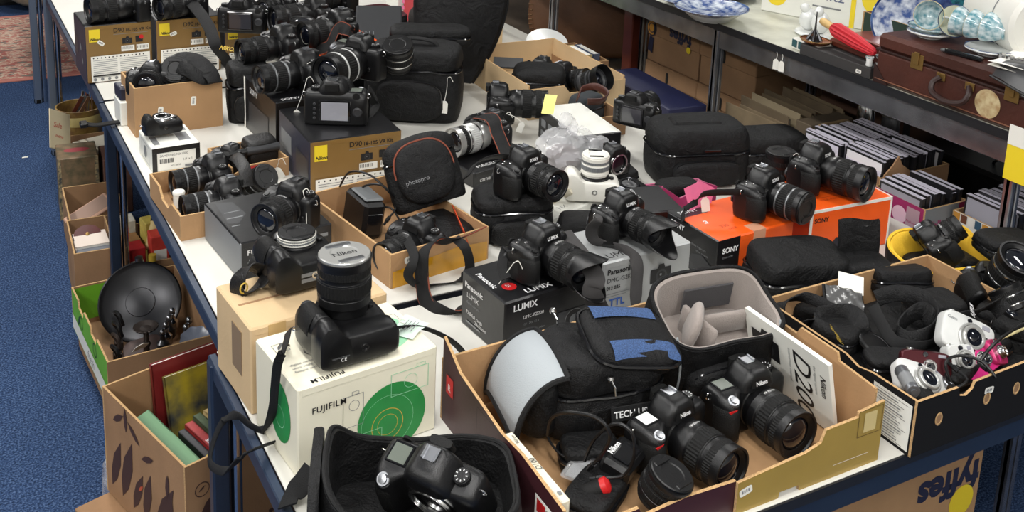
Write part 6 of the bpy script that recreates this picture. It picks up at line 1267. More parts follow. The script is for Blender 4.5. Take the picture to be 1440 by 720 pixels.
decal(q, face(.06, .11, .03, 'left'), [('r', .002 + k * .027, .006, .024 + k * .027, .027, mat('teal print', s2l(46, 86, 92), .4)) for k in range(4)]); decal(q, face(.06, .11, .03, 'front'), [('r', .004, .006, .03, .027, mat('teal print', (0, 0, 0))), ('r', .034, .006, .056, .027, mat('teal print', (0, 0, 0)))])
q = thing('figurine', 'small pewter fountain figurine with a tall spike on the teal patterned box', 'ornament', T(2.105, 2.075, UZ + .031)); g = M(); g.lathe([(.028, 0), (.03, .003), (.02, .008), (.01, .014), (.0001, .016)], 12); ob('base', g, PEWTER, q)
for k in range(5):
    g = M(); a_ = k * 1.256; g.tube([(.02 * cos(a_), .02 * sin(a_), .006), (.012 * cos(a_), .012 * sin(a_), .02), (.004 * cos(a_), .004 * sin(a_), .034)], [.005, .004, .002], 6); ob('leg', g, PEWTER, q)
g = M(); g.tube([(0, 0, .012), (0, 0, .085)], [.004, .0015], 8); ob('spike', g, DGREYP, q)
q = thing('china_ornament', 'white china ornament of two rounded birds beside the pewter figurine', 'ornament', T(at(1143, 50, UZ)) @ Matrix.Scale(1.25, 4)); g = M(); g.lathe([(.03, 0), (.034, .004), (.03, .01), (.0001, .011)], 24, Matrix.Diagonal((1, 1.5, 1, 1))); ob('base', g, CHINA, q)
for s_ in (-1, 1):
    g = M(); g.ball((0, .02 * s_, .036), .022, .02, .026, 20, 12); g.ball((-.012, .022 * s_, .062), .012, .011, .012, 16, 10); ob('bird', wobm(g, .003, 40), CHINA, q, ang=80)
q = tray('green_carton', 'dark green edged open carton of blue plates behind the wooden trays', 2.25, 1.835, -2, .32, .22, .11, z=UZ, out=mat('green board', s2l(34, 56, 44), .6), ins=KRAFTD)
for k in range(4):
    plate(('large blue plate standing in the green carton, leftmost', 'deep blue plate standing second in the green carton', 'dark blue dish with pattern in the green carton', 'cobalt blue plate standing rightmost in the green carton')[k], T(2.285 + .06 * k, 1.935, UZ + .105) @ R(0, 0, -42) @ R(72, 0, 0), .09, [CHINABLUE, DBLUE, mat('dark blue pattern', s2l(16, 24, 54), .15, coat=.5, col2=s2l(50, 120, 130), vscale=60), DBLUE][k], .02)
q = thing('cookie_jar', 'lidded blue grey jar with orange lid in the crockery at upper right', 'jar', T(2.36, 1.62, UZ)); g = M(); g.lathe([(.05, 0), (.055, .01), (.055, .11), (.05, .12)], 32); ob('jar_body', g, mat('grey glaze', s2l(120, 126, 140), .2), q); g = M(); g.lathe([(.056, .118), (.058, .124), (.05, .134), (.0001, .138)], 32); ob('jar_lid', g, mat('orange glaze', s2l(204, 128, 40), .25), q)
q = thing('turquoise_bowl', 'small turquoise square bowl beside the red umbrella on the shelf', 'bowl', T(2.205, 1.83, UZ + .031)); g = M(); g.loft([ring(0, 0, 0, .025, .025, 4, 32), ring(0, 0, .035, .036, .036, 4, 32), ring(0, 0, .034, .032, .032, 4, 32), ring(0, 0, .006, .02, .02, 4, 32)]); ob('bowl_body', g, TEAL, q); g = M(); g.lathe([(.03, -.03), (.03, 0)], 20); ob('foot', g, CHINA, q)
def cup(label, m, mt=None, r=.036, h=.05):
    q = thing('tea_cup', label, 'cup', m); g = M(); g.lathe([(.016, 0), (.018, .003), (.017, .006), (r * .7, .018), (r * .95, h * .8), (r, h), (r * .96, h), (r * .9, h * .78), (r * .62, .02), (.0001, .012)], 36); ob('cup_body', g, mt or CHINATEAL, q, ang=50)
    g = M(); g.tube([(r * .85 + .016 * sin(t), 0, h * .5 - .016 * cos(t)) for t in [i * pi / 8 for i in range(9)]], .0028, 6); ob('handle', g, CHINA, q)
    g = M(); g.lathe([(r * .985, h - .001), (r * 1.005, h + .0006), (r * .965, h + .0008)], 36, cap=False); ob('rim_band', g, mat('gilt rim', s2l(190, 176, 130), .3), q); return q
SZ = UZ + .128
plate('white saucer stack under the tipped teal cup on the suitcase', T(2.15, 1.74, SZ), .055, CHINA, .012, 'saucer')
plate('grey white saucer on top of the saucer stack on the suitcase', T(2.15, 1.74, SZ + .012), .055, CHINATEAL, .012, 'saucer')
cup('teal patterned cup lying on its side on the saucer stack, leftmost on the suitcase', T(2.15, 1.74, SZ + .056) @ R(0, 0, -60) @ R(80, 0, 0))
q = plate('cream bowl tipped on edge beside the leftmost teal cup', T(2.165, 1.69, SZ + .05) @ R(0, 0, -40) @ R(72, 0, 0), .04, mat('cream glaze', s2l(222, 222, 196), .2), .016, 'saucer')
plate('white saucer under the row of nested teal cups on the suitcase', T(2.16, 1.575, SZ), .058, CHINA, .012, 'saucer')
for k in range(3): cup(('first', 'second', 'third')[k] + ' teal patterned cup of the nested row lying on the suitcase', T(2.15 + .012 * k, 1.615 - .033 * k, SZ + .056) @ R(0, 0, 10) @ R(-84, 0, 0))
cup('teal patterned cup standing behind the nested row by the white roll', T(2.25, 1.52, SZ))
for k in range(3):
    q = thing('glass_stopper', ('nearest', 'middle', 'farthest')[k] + ' clear glass stopper on the suitcase beside the cups', 'stopper', T(2.12, 1.515 - .022 * k, SZ)); g = M(); g.lathe([(.008, 0), (.006, .008), (.010, .014), (.009, .022), (.0001, .026)], 10); ob('knob', g, CHROME, q); g = M(); g.lathe([(.009, 0), (.009, .003)], 10); ob('collar', g, STEEL, q)
# suitcase
sc = thing('suitcase', 'old brown leather suitcase with brass locks on the upper shelf, crockery on top', 'suitcase', T(2.064, 1.335, UZ))
g = M(); g.box(0, .34, 0, .487, 0, .085, .008); ob('case_base', g, LEATHBR, sc); g = M(); g.box(-.001, .341, -.001, .488, .087, .127, .009); ob('case_lid', g, LEATHBR, sc)
g = M(); g.box(-.0015, .3415, -.0015, .4885, .083, .088, .001); ob('lid_seam', g, mat('dark leather binding', s2l(44, 22, 18), .5), sc)
FS = facex(.487, .0005)
for y in (.1, .36):
    g = M(FS); g.box(.487 - y - .018, .487 - y + .018, .068, .105, 0, .003, .001); lk = ob('lock_plate', g, BRASS, sc); g = M(FS); g.box(.487 - y - .007, .487 - y + .007, .08, .11, .003, .007, .001); ob('hasp', g, BRASS, lk)
g = M(FS); g.tube(spline([(.2, .07, .004), (.19, .055, .016), (.2, .035, .024), (.24, .026, .026), (.28, .035, .024), (.29, .055, .016), (.28, .07, .004)], 6), .007, 8); hd = ob('handle', g, mat('dark leather binding', (0, 0, 0)), sc)
for u in (.2, .28):
    g = M(FS); g.box(u - .012, u + .012, .062, .08, 0, .004, .001); ob('handle_mount', g, BRASS, hd)
g = M(FS); g.lathe([(.033, .0004), (.033, .0012), (.0001, .0014)], 40, T(.33, .045, 0)); ob('round_label', g, mat('faded paper label', s2l(196, 180, 140), .7, col2=s2l(160, 130, 90), vscale=60), sc)
g = M(FS); g.tube([(.006, .012, .001), (.481, .012, .001)], .0016, 5); ob('stitching', g, mat('tan stitching', s2l(120, 76, 54), .7), sc)
for v in (.02, .06, .1, .14):
    pass
g = M(FS); g.prism([(0, 0), (.05, 0), (0, .05)], .0015, Matrix(((1, 0, 0, 0), (0, 0, 1, 0), (0, 1, 0, 0), (0, 0, 0, 1)))); ob('corner_patch', g, mat('dark leather binding', (0, 0, 0)), sc)
# trays, umbrella, long black box with spoons
q = thing('cutlery_box', 'long flat black box at the shelf edge with small pale cups at its end', 'box', T(2.064, 1.835, UZ)); g = M(); g.box(0, .09, 0, .25, 0, .03, .002); ob('box_body', g, mat('dull black board', s2l(52, 50, 50), .7), q)
sticker(q, facex(.25, .0), .215, .012, 0, .018, .002)
for k in range(2):
    c_ = thing('egg_cup', ('left', 'right')[k] + ' small white ring shaped cup on the black box end by the suitcase', 'cup', T(2.075 + .035 * k, 1.85 - .0 * k, UZ + .031)); g = M(); g.lathe([(.008, 0), (.009, .002), (.008, .012), (.010, .024), (.008, .024), (.006, .014), (.0001, .012)], 20); ob('cup_body', g, CHINA, c_); g = M(); g.lathe([(.0102, .021), (.0108, .023), (.0102, .0245)], 20, cap=False); ob('rim_band', g, CHINATEAL, c_)
q = thing('wooden_tray', 'dark polished wooden tray on the black box, long highlight on its top', 'tray', T(2.10, 1.84, UZ + .031) @ R(0, 0, -6)); g = M(); g.box(0, .08, 0, .2, 0, .022, .006); ob('tray_body', g, WOOD, q); g = M(); g.box(.012, .068, .012, .188, .0222, .0232); ob('tray_panel', g, mat('glossy wood', s2l(70, 30, 26), .12, coat=.6), q)
q = thing('wooden_tray', 'red brown octagonal wooden tray on top of the dark tray', 'tray', T(2.15, 1.81, UZ + .0545) @ R(0, 0, -8)); g = M(); g.loft([ring(.04, .1, 0, .045, .1, 6, 32), ring(.04, .1, .01, .052, .107, 6, 32), ring(.04, .1, .014, .05, .105, 6, 32)]); ob('tray_body', g, mat('red brown wood', s2l(134, 74, 64), .3, var=.1, vscale=12, coat=.3), q); g = M(); g.lathe([(.004, .014), (.004, .02), (.0001, .021)], 12, T(.04, .1, 0)); ob('knob', g, BRASS, q)
q = thing('umbrella', 'folded bright red umbrella with pale wooden handle on the octagonal tray', 'umbrella', T(at(1157, 30, UZ + .092)) @ R(0, 0, -100) @ R(0, 96, 0)); g = M(); n = 12; g.loft([[(r_ * (1 + .18 * (i % 2)) * cos(2 * pi * i / 24), r_ * (1 + .18 * (i % 2)) * sin(2 * pi * i / 24), z) for i in range(24)] for z, r_ in ((.05, .012), (.07, .018), (.16, .016), (.22, .01), (.23, .004))]); ob('folded_canopy', g, mat('red nylon', s2l(190, 26, 40), .6), q, ang=20)
g = M(); g.lathe([(.0001, -.005), (.009, -.003), (.011, .01), (.010, .045), (.012, .055)], 20); ob('handle', g, LIGHTWOOD, q)
q = thing('copper_dish', 'small copper oval dish at the left end of the dark wooden tray', 'dish', T(2.095, 2.06, UZ + .031)); g = M(); g.lathe([(.02, 0), (.034, .008), (.036, .012), (.03, .01), (.0001, .005)], 28, Matrix.Diagonal((1, 1.3, 1, 1))); ob('dish_body', g, mat('copper', s2l(190, 122, 84), .25, .9), q); g = M(); g.lathe([(.035, .0115), (.0368, .0128), (.035, .014)], 28, Matrix.Diagonal((1, 1.3, 1, 1)), cap=False); ob('rim_band', g, BRASS, q)
# papers, black bag, white roll on the suitcase
q = thing('folded_newspaper', 'folded white newspaper lying across the suitcase top', 'paper', T(2.13, 1.455, SZ) @ R(0, 0, 14)); g = M(); g.grid(10, 8, lambda u, v: (-.07 + .2 * u, -.12 + .18 * v, .006 + .012 * v + .004 * sin(u * 6 + v * 3))); g.grid(10, 8, lambda u, v: (-.07 + .2 * u, -.12 + .18 * v, .002 + .008 * v)); ob('sheet', g, PAPER, q, fixn=False); g = M(); g.grid(4, 4, lambda u, v: (.0 + .06 * u, -.06 + .06 * v, .0135 + .012 * (.33 + .33 * v) + .003)); ob('printed_panel', g, mat('faint green print', s2l(206, 214, 176), .7), q, fixn=False)
q = thing('black_sheet', 'grey black plastic sheet draped over the suitcase front at the right', 'sheet', T(2.055, 1.44, SZ)); g = M(); g.grid(10, 12, lambda u, v: (-.012 + .14 * u - .004 * sin(v * 5), -.16 + .2 * v, .022 * min(1, u * 4) - .055 * max(0, 1 - u * 5) * (1 - v * .8) + .004 * sin(v * 9 + u * 4))); ob('sheet_face', g, mat('grey black film', s2l(52, 52, 54), .35, bump=.3, scale=30), q, fixn=False, ang=40); g = M(); g.tube([(-.014, -.16 + .2 * t, -.05 * (1 - t * .8)) for t in [i / 10 for i in range(11)]], .003, 6); ob('hem', g, PLAST, q)
q = thing('black_pen_case', 'slim black folded umbrella handle pointing left on the suitcase edge', 'handle', T(2.07, 1.625, SZ) @ R(0, 0, -80)); g = M(); g.box(-.002, .09, -.008, .008, 0, .010, .003); ob('case_body', g, GLOSS, q); g = M(); g.box(-.012, -.002, -.006, .006, .001, .008, .002); ob('tip', g, STEEL, q)
q = thing('white_roll', 'large white roll lying at the right end above the suitcase', 'roll', T(onx(1428, 22, 2.27)) @ R(0, 0, -20) @ R(90, 0, 0)); g = M(); g.lathe([(.0001, -.11), (.05, -.11), (.075, -.10), (.084, -.08), (.084, .1), (.075, .11), (.03, .11), (.0001, .105)], 44); ob('roll_body', g, mat('white drum', s2l(226, 224, 216), .5), q); g = M(); g.lathe([(.0845, .03), (.0852, .032), (.0845, .034)], 44, cap=False); ob('seam', g, GREYCARD, q)
q = thing('yellow_sign', 'white and yellow card hanging on the right steel post', 'sign', T(2.045, 1.37, .9)); g = M(); g.box(-.001, .001, -.03, .045, 0, .095, .0004); ob('card', g, YELINK, q); g = M(); g.box(-.002, -.001, -.03, .045, .08, .125, .0002); ob('white_strip', g, PAPER, q)
for k in range(2): price_tag('small white tag hanging under the shelf rail, %s of the pair' % ('left', 'right')[k], (2.05, 2.155 - .022 * k, .985), (2.05, 2.155 - .022 * k, .965), 0, .03, -70, loops=False)
q = carton('green_print_box', 'green and white printed carton standing far right behind the crockery', 2.42, 1.42, -10, .12, .1, .22, z=UZ, mats=dict(front=mat('green white print', s2l(40, 120, 92), .5, col2=s2l(210, 222, 214), vscale=22)))
for k, (cc, nm) in enumerate((((190, 30, 50), 'red'), ((40, 60, 150), 'royal blue'), ((60, 66, 84), 'slate grey'))):
    q = thing('vase', nm + ' glazed vase standing behind the cups at upper right', 'vase', T(2.40 - .04 * k, 1.55 + .07 * k, UZ)); g = M(); g.lathe([(.03, 0), (.036, .03), (.036, .13), (.024, .16), (.022, .2), (.028, .21), (.024, .21), (.018, .19)], 28, cap=False); ob('vase_body', g, mat('glaze ' + nm, s2l(*cc), .2, coat=.4), q); g = M(); g.lathe([(.031, 0), (.033, .004), (.031, .008)], 28); ob('foot', g, PLAST, q)
q = tray('carton_tray', 'brown carton behind the fruit carton at the shelf back', 2.62, 1.75, 0, .22, .4, .18, z=UZ, out=KRAFTD, ins=KRAFTD)

# ------------------------------------------------------------------ under the tables on the left, cartons standing on the carpet
q = carton('floor_carton', 'brown carton with wavy print standing on the carpet under the book carton', .30, 1.84, 17, .34, .36, .145, z=.001, mats=dict(front=KRAFTD), lid=False)
bk = tray('book_carton', 'brown printed carton of paperback books on the carpet beside the blue table leg', .365, 1.865, 16, .30, .36, .255, z=.15, out=KRAFTD, ins=KRAFT)
BP = mat('dark maroon print', s2l(62, 38, 34), .7)
def leafy(u, v, s, a):
    c, s_ = cos(a), sin(a); P = [(0, 0), (.25, .1), (.6, .12), (1, 0), (.6, -.12), (.25, -.1)]
    return [(u + s * (x * c - y * s_), v + s * (x * s_ + y * c)) for x, y in P]
F_ = face(.30, .36, .255, 'left'); decal(bk, F_, [('p', leafy(.03 + .05 * k, .03, .14 + .03 * sin(k * 2), 1.2 + .25 * sin(k * 3)), BP) for k in range(6)] + [('p', leafy(.05 + .06 * k, .2, .06, .6 + k), BP) for k in range(5)] + [('p', leafy(.16, .09, .03, .8), mat('orange mark', s2l(180, 80, 50), .6))])
F_ = face(.30, .36, .255, 'front'); decal(bk, F_, [('g', .035, .19, .016, .002, BP), ('p', leafy(.02, .1, .1, 1.0), BP), ('p', leafy(.035, .03, .07, .7), BP), ('p', leafy(.027, .187, .018, .6), BP), ('t', 'TROPIC', .08, .03, .05, BP, dict(bold=.03))])
Mb = bk.matrix_world
BCOL = [((40, 40, 44), 'black'), ((150, 40, 40), 'red'), ((70, 84, 60), 'olive'), ((196, 170, 120), 'cream'), ((36, 44, 60), 'navy'), ((60, 52, 48), 'brown black'), ((120, 96, 60), 'tan'), ((44, 70, 56), 'bottle green'), ((168, 150, 120), 'buff')]
SPINE = Matrix(((0, -1, 0, 0), (0, 0, 1, 0), (-1, 0, 0, 0), (0, 0, 0, 1)))
xx = .085
for k in range(10):
    cc, nm = BCOL[k % 9]; th = .015 + .006 * ((k * 7) % 4) / 4
    b_ = book('%s paperback standing spine up in the book carton, %s from the left' % (nm, ORD[k]), Mb @ T(xx + th, .02 + .004 * (k % 3), .195 + .008 * ((k * 5) % 4)) @ R(0, -3, 0) @ SPINE, .12, th, .17, mat('cover ' + nm, s2l(*cc), .45, var=.2, vscale=30))
    vv, ff = text_geo(('TALES', 'NIGHT TIDE', 'STEPS', 'THE BAY', 'CORAL', 'WINTER SUN')[k % 6], .0115, bold=.02)
    g = M(Matrix(((0, 0, -1, -.0006), (0, -1, 0, th * .75), (1, 0, 0, .03), (0, 0, 0, 1)))); g.add(vv, ff); ob('lettering', g, INK if k % 3 else YELINK, b_, ang=0, fixn=False)
    xx += th + .002
b_ = book('green hardback leaning against the left wall of the book carton', Mb @ T(.055, .04, .225) @ R(0, -16, 0) @ SPINE, .13, .03, .22, mat('cover sage green', s2l(96, 136, 98), .5))
b_ = book('large picture album with yellow and blue cover leaning at the back of the book carton', Mb @ T(.11, .255, .06) @ R(-14, 0, -4), .17, .012, .20, mat('cover picture', s2l(30, 44, 62), .3, col2=s2l(170, 150, 40), vscale=14))
b_ = book('red edged album behind the picture album in the book carton', Mb @ T(.10, .31, .06) @ R(-7, 0, -3), .17, .012, .215, mat('cover red edge', s2l(120, 34, 34), .4))
q = thing('plastic_sack', 'crumpled pinkish clear plastic sack on the carpet beside the lower carton', 'bag', T(.315, 2.30, .0)); g = M(); g.ball((0, 0, .09), .045, .07, .09, 36, 18, e=.7); g.v = [p_ + noise.noise_vector(p_ * 30) * .014 for p_ in g.v]; g.v = [Vector((p_.x, p_.y, max(.002, p_.z))) for p_ in g.v]; ob('film', g, mat('crinkled clear film', (1, 1, 1)), q, ang=25); g = M(); g.ball((0, 0, .06), .03, .05, .05, 20, 10, e=.7); ob('contents', wobm(g, .006, 30), mat('dusty pink stuffing', s2l(176, 140, 120), .8), q)
# lime tray of metalware
lt = tray('lime_carton', 'lime green open carton of dark metalware on the carpet', .335, 2.66, 4, .30, .45, .13, z=.06, out=LIME, ins=KRAFTD, outs=dict(left=LIME, back=KRAFT, front=KRAFTD), prof=dict(left=[(0, .13), (.08, .13), (.09, .11), (.15, .108), (.16, .13), (.24, .13), (.25, .11), (.31, .11), (.32, .13), (.44, .13)]))
g = M(); g.box(.01, .29, .01, .44, -.059, 0, .003); ob('under_crate', g, KRAFTD, lt)
decal(lt, face(.30, .45, .13, 'left'), [('r', .0, .004, .44, .05, WHITECARD), ('t', 'fresh', .2, .012, .04, BINK, dict(italic=True)), ('g', .13, .08, .02, .003, BINK), ('g', .3, .085, .02, .003, BINK), ('p', leafy(.08, .05, .06, .9), mat('dark green print', s2l(44, 84, 30), .5))])
g = M(); g.add([(.006, .4445, .02), (.10, .4445, .02), (.10, .4445, .125), (.006, .4445, .125)], [(0, 1, 2, 3)]); ob('printed_panel', g, LIME, lt, fixn=False)
q = thing('round_tray', 'large round dark metal tray standing in the lime carton', 'tray', T(.475, 2.985, .165) @ R(0, 0, -14) @ R(52, 0, 0) @ Matrix.Scale(.8, 4)); g = M(); g.lathe([(.0001, 0), (.12, 0), (.128, .004), (.142, .012), (.145, .013), (.14, .016), (.126, .006), (.0001, .004)], 56); ob('dish', g, mat('dark tin', s2l(56, 56, 58), .3, .8), q); g = M(); g.lathe([(.05, .0045), (.052, .006), (.05, .0075)], 44, cap=False); ob('ring_line', g, PEWTER, q)
q = thing('candlestick', 'dark bronze candlestick with scalloped drip pan in the lime carton', 'candlestick', T(.45, 2.76, .10)); g = M(); g.lathe([(.035, 0), (.03, .01), (.01, .02), (.008, .05), (.012, .06), (.007, .07), (.007, .1), (.03, .108), (.0001, .109)], 24); ob('stem', g, BRONZE, q); g = M(); n = 40; g.loft([[(.032 * k * (1 + .08 * (i % 2)) * cos(2 * pi * i / n), .032 * k * (1 + .08 * (i % 2)) * sin(2 * pi * i / n), z) for i in range(n)] for k, z in ((.5, .104), (1, .112), (.96, .114), (.4, .108))]); ob('drip_pan', g, BRONZE, q)
q = thing('wall_bracket', 'brown carved plaque lying under the candlestick in the lime carton', 'plaque', T(.47, 2.80, .075) @ R(0, 0, 12) @ R(12, 0, 0)); g = M(); g.loft([ring(0, 0, 0, .07, .09, 3, 32), ring(0, 0, .018, .068, .088, 3, 32), ring(0, 0, .026, .05, .07, 3, 32), ring(0, 0, .03, .02, .03, 3, 32)]); ob('plaque_face', wobm(g, .005, 30), mat('cocoa wood', s2l(70, 54, 50), .6, var=.2, vscale=30), q); g = M(); g.tube(spline([(-.04, -.03, .03), (-.01, -.05, .036), (.03, -.03, .036), (.04, .02, .03)], 6), .006, 6); ob('scroll', g, BRONZE, q)
for k in range(6):
    q = thing('glass_ornament', ('first', 'second', 'third', 'fourth', 'fifth', 'sixth')[k] + ' small glass and chrome bottle among the metalware, counted from the left', 'ornament', T(.50 + .016 * k, 2.80 + .035 * ((k * 5) % 4), .10) @ R(0, 0, 0)); g = M(); g.lathe([(.014, 0), (.017, .006), (.017, .03), (.007, .04), (.006, .052), (.009, .054)], 16); ob('bottle_body', g, CHROME if k % 2 else PEWTER, q); g = M(); g.ball((0, 0, .062), .009, .009, .009, 12, 8); ob('stopper', g, STEEL, q)
for k in range(4):
    q = thing('iron_bracket', ('first', 'second', 'third', 'fourth')[k] + ' black curled iron piece along the left wall of the lime carton', 'ironwork', T(.365 + .012 * k, 2.74 + .06 * k, .09)); g = M(); g.tube(spline([(0, 0, 0), (.01, .02, .05), (-.004, .03, .08), (.004, -.01, .09), (.012, -.02, .06)], 6), .005, 6); ob('iron_curl', g, BRONZE if k == 1 else PLAST, q); g = M(); g.box(-.012, .012, -.01, .01, -.02, .004, .002); ob('foot', g, BRONZE, q)
q = thing('paper_scrap', 'white folded price paper among the metalware in the lime carton', 'paper', T(.425, 2.73, .165) @ R(0, 0, 20) @ R(40, 0, 0)); g = M(); g.prism([(-.02, 0), (.02, 0), (.024, .02), (0, .04), (-.018, .03)], .001); ob('sheet', g, PAPER, q, ang=0)
q = thing('grey_dish', 'grey blue scalloped dish at the right of the lime carton', 'dish', T(.575, 2.735, .15) @ R(20, -10, 0)); g = M(); n = 48; g.loft([[(r_ * (1 + .05 * cos(8 * 2 * pi * i / n)) * cos(2 * pi * i / n), r_ * (1 + .05 * cos(8 * 2 * pi * i / n)) * sin(2 * pi * i / n), z) for i in range(n)] for r_, z in ((.025, 0), (.036, .008), (.04, .014), (.036, .012), (.02, .006))]); ob('dish_body', g, mat('grey blue glaze', s2l(112, 118, 132), .3), q); g = M(); g.lathe([(.012, -.03), (.015, 0)], 16); ob('foot', g, PEWTER, q)
# cartons farther along under the middle table
fa = tray('floor_carton', 'brown open carton holding red packets and bottles under the middle table', .47, 3.22, -3, .24, .30, .17, z=.001, out=KRAFTD, ins=KRAFTD)
for k in range(9):
    cc, nm, h_ = [((170, 36, 40), 'red', .2), ((196, 60, 50), 'bright red', .23), ((214, 190, 140), 'cream', .21), ((150, 112, 70), 'tan', .19), ((200, 180, 90), 'yellow', .24), ((120, 84, 56), 'brown', .2), ((226, 220, 206), 'white', .22), ((140, 30, 34), 'dark red', .18), ((176, 140, 90), 'kraft', .17)][k]
    q = carton('small_packet', nm + ' packet standing in the floor carton behind the lime one', .485 + .07 * (k % 3), 3.245 + .085 * (k // 3), random.uniform(-10, 10), .055, .06, h_, z=.008, mats=dict(front=mat('packet ' + nm, s2l(*cc), .5, var=.12, vscale=40)), lid=False)
    decal(q, face(.055, .06, h_, 'front'), [('r', .008, h_ * .6, .047, h_ * .8, PAPER), ('r', .012, h_ * .4, .04, h_ * .5, YELINK)])
for k in range(3):
    q = thing('scroll', ('left', 'middle', 'right')[k] + ' pale rolled paper leaning in the floor carton with red packets', 'roll', T(.56 + .05 * k, 3.30, .17) @ R(-26, 20 - 12 * k, 0)); g = M(); g.lathe([(.008, 0), (.016, .001), (.016, .2), (.008, .2)], 16); ob('roll_body', g, mat('aged paper', s2l(206, 186, 130), .7), q); g = M(); g.lathe([(.0165, .09), (.0165, .1)], 16, cap=False); ob('band', g, BRONZE, q)
for k in range(2):
    q = thing('perfume_bottle', ('dark', 'amber')[k] + ' small bottle standing at the near end of the red packet carton', 'bottle', T(.51 + .04 * k, 3.20, .13)); g = M(); g.lathe([(.016, -.125), (.017, 0), (.017, .035), (.008, .044), (.008, .052)], 20); ob('bottle_body', g, PLAST if k == 0 else BRONZE, q); g = M(); g.lathe([(.012, .052), (.012, .072), (.0001, .073)], 20); ob('cap', g, GOLDINK if k else STEEL, q)
fb = tray('floor_carton', 'tall brown open carton with stacked booklets left of the blue leg', .335, 3.30, -2, .12, .26, .2, z=.001, out=KRAFTD, ins=KRAFTD)
for k in range(5):
    nm = ('cream', 'white', 'pale pink', 'ivory', 'buff')[k]; b_ = book(nm + ' booklet lying in the stack in the tall floor carton', T(.345, 3.43, .13 + .016 * k) @ R(90, 0, 0) @ T(0, 0, 0), .1, .014, .1, mat('booklet ' + nm, s2l(206 + 4 * k, 196 + 3 * k, 176 + 5 * k), .6))
q = carton('grey_box', 'plain grey box standing in front of the stacked booklets', .345, 3.31, -2, .1, .09, .19, z=.008, mats=dict(front=mat('grey board', s2l(104, 108, 116), .6)))
q = thing('oval_dish', 'dark red oval lid leaning between the grey box and the booklets', 'lid', T(.39, 3.415, .205) @ R(50, 0, 0)); g = M(); g.lathe([(.0001, 0), (.03, 0), (.032, .004), (.0001, .006)], 28, Matrix.Diagonal((1.3, 1, 1, 1))); ob('lid_face', g, mat('oxblood enamel', s2l(84, 36, 34), .35), q); g = M(); g.lathe([(.006, .005), (.006, .012), (.0001, .013)], 12); ob('knob', g, BRASS, q)
fc = tray('floor_carton', 'brown open carton with a folded newspaper farther along under the table', .36, 3.62, -2, .18, .3, .17, z=.001, out=KRAFTD, ins=KRAFTD)
q = thing('newspaper', 'folded pinkish newspaper leaning in the farther brown floor carton', 'paper', T(.42, 3.70, .14) @ R(0, -24, 10)); g = M(); g.box(-.06, .1, -.05, .06, 0, .012, .004); ob('folded_sheets', g, mat('newsprint', s2l(190, 150, 128), .8, var=.1, vscale=40), q); g = M(); g.box(-.05, .09, -.04, .05, .0121, .0128); ob('printed_panel', g, mat('newsprint grey', s2l(150, 124, 110), .8), q)
fd = carton('biscuit_tin', 'worn decorated square tin with red oval on its lid, by the far floor cartons', .37, 4.02, -4, .14, .16, .24, z=.001, mats=dict(front=mat('decorated tin', s2l(128, 104, 78), .5, col2=s2l(84, 78, 56), vscale=30)))
g = M(); g.lathe([(.045, .2408), (.001, .2412)], 32, T(.07, .08, 0) @ Matrix.Diagonal((1, .5, 1, 1))); ob('red_oval', g, mat('faded red print', s2l(150, 60, 66), .6), fd)
for a_ in ((.0, .012), (.128, .14)):
    g = M(); g.box(a_[0], a_[1], -.0015, 0, .0, .24); ob('printed_border', g, mat('dark tin border', s2l(60, 62, 60), .6, col2=s2l(170, 150, 110), vscale=90), fd)
q = carton('brown_box', 'dark red brown box standing right of the decorated tin', .525, 4.0, -2, .1, .16, .22, z=.001, mats=dict(front=mat('red brown board', s2l(92, 62, 50), .7, var=.2, vscale=30)))
q = thing('open_booklet', 'cream card with red script propped against the far floor cartons', 'card', T(.415, 4.33, .24) @ R(0, 0, 40) @ R(-24, 30, 0)); g = M(); g.box(-.06, .06, -.002, .002, -.08, .08, .001); ob('card_face', g, mat('cream board', s2l(214, 200, 166), .7), q); decal(q, T(0, -.0021, 0) @ Matrix(((1, 0, 0, 0), (0, 0, -1, 0), (0, 1, 0, 0), (0, 0, 0, 1))), [('t', 'Sale', -.04, .01, .03, RED, dict(italic=True)), ('t', 'menu', -.03, -.03, .02, RED, dict(italic=True))])
q = tray('floor_carton', 'farthest brown floor carton holding cream cards, near the chrome leg', .42, 4.22, 0, .2, .26, .16, z=.001, out=KRAFT, ins=KRAFTD)
for k in range(3):
    b_ = book(('large cream', 'white', 'pale buff')[k] + ' booklet lying in the farthest floor carton', T(.46 + .02 * k, 4.36 - .03 * k, .165 + .014 * k) @ R(0, 0, 8 * k) @ R(90, 0, 0), .13, .012, .14, mat('booklet pale %d' % k, s2l(214, 206, 186), .6))
q = thing('wicker_basket', 'round yellow painted tin full of flat sticks beyond the farthest floor carton', 'basket', T(.52, 4.60, .0)); g = M(); g.lathe([(.07, .0), (.085, .02), (.09, .24), (.093, .245), (.087, .245), (.082, .03), (.0001, .02)], 40); ob('tin_body', g, mat('ochre tin', s2l(170, 140, 72), .5, col2=s2l(120, 84, 50), vscale=24), q); g = M(); g.lathe([(.091, .18), (.0925, .185), (.0925, .215), (.091, .22)], 40, cap=False); ob('pale_band', g, mat('cream band', s2l(206, 186, 120), .5), q)
for k in range(9):
    g = M(); g.box(-.008, .008, -.002, .002, 0, .13, .001, m=T(-.05 + .012 * k, .02 * sin(k * 2), .17) @ R(10 * sin(k), 30, 12 * k)); ob('flat_stick', g, [WOOD, GREYCARD, mat('stick brown', s2l(130, 96, 72), .6)][k % 3], q)
q = thing('carpet_scrap', 'tiny white paper scrap lying on the blue carpet at left', 'paper', T(at(35, 221, .002))); g = M(); g.prism([(-.012, -.004), (.010, -.006), (.014, .002), (.0, .006), (-.01, .004)], .001, R(-90, 0, 0)); ob('sheet', g, PAPER, q, ang=0); g = M(); g.box(-.002, .004, -.002, .002, .001, .002); ob('fold', g, PAPER, q)
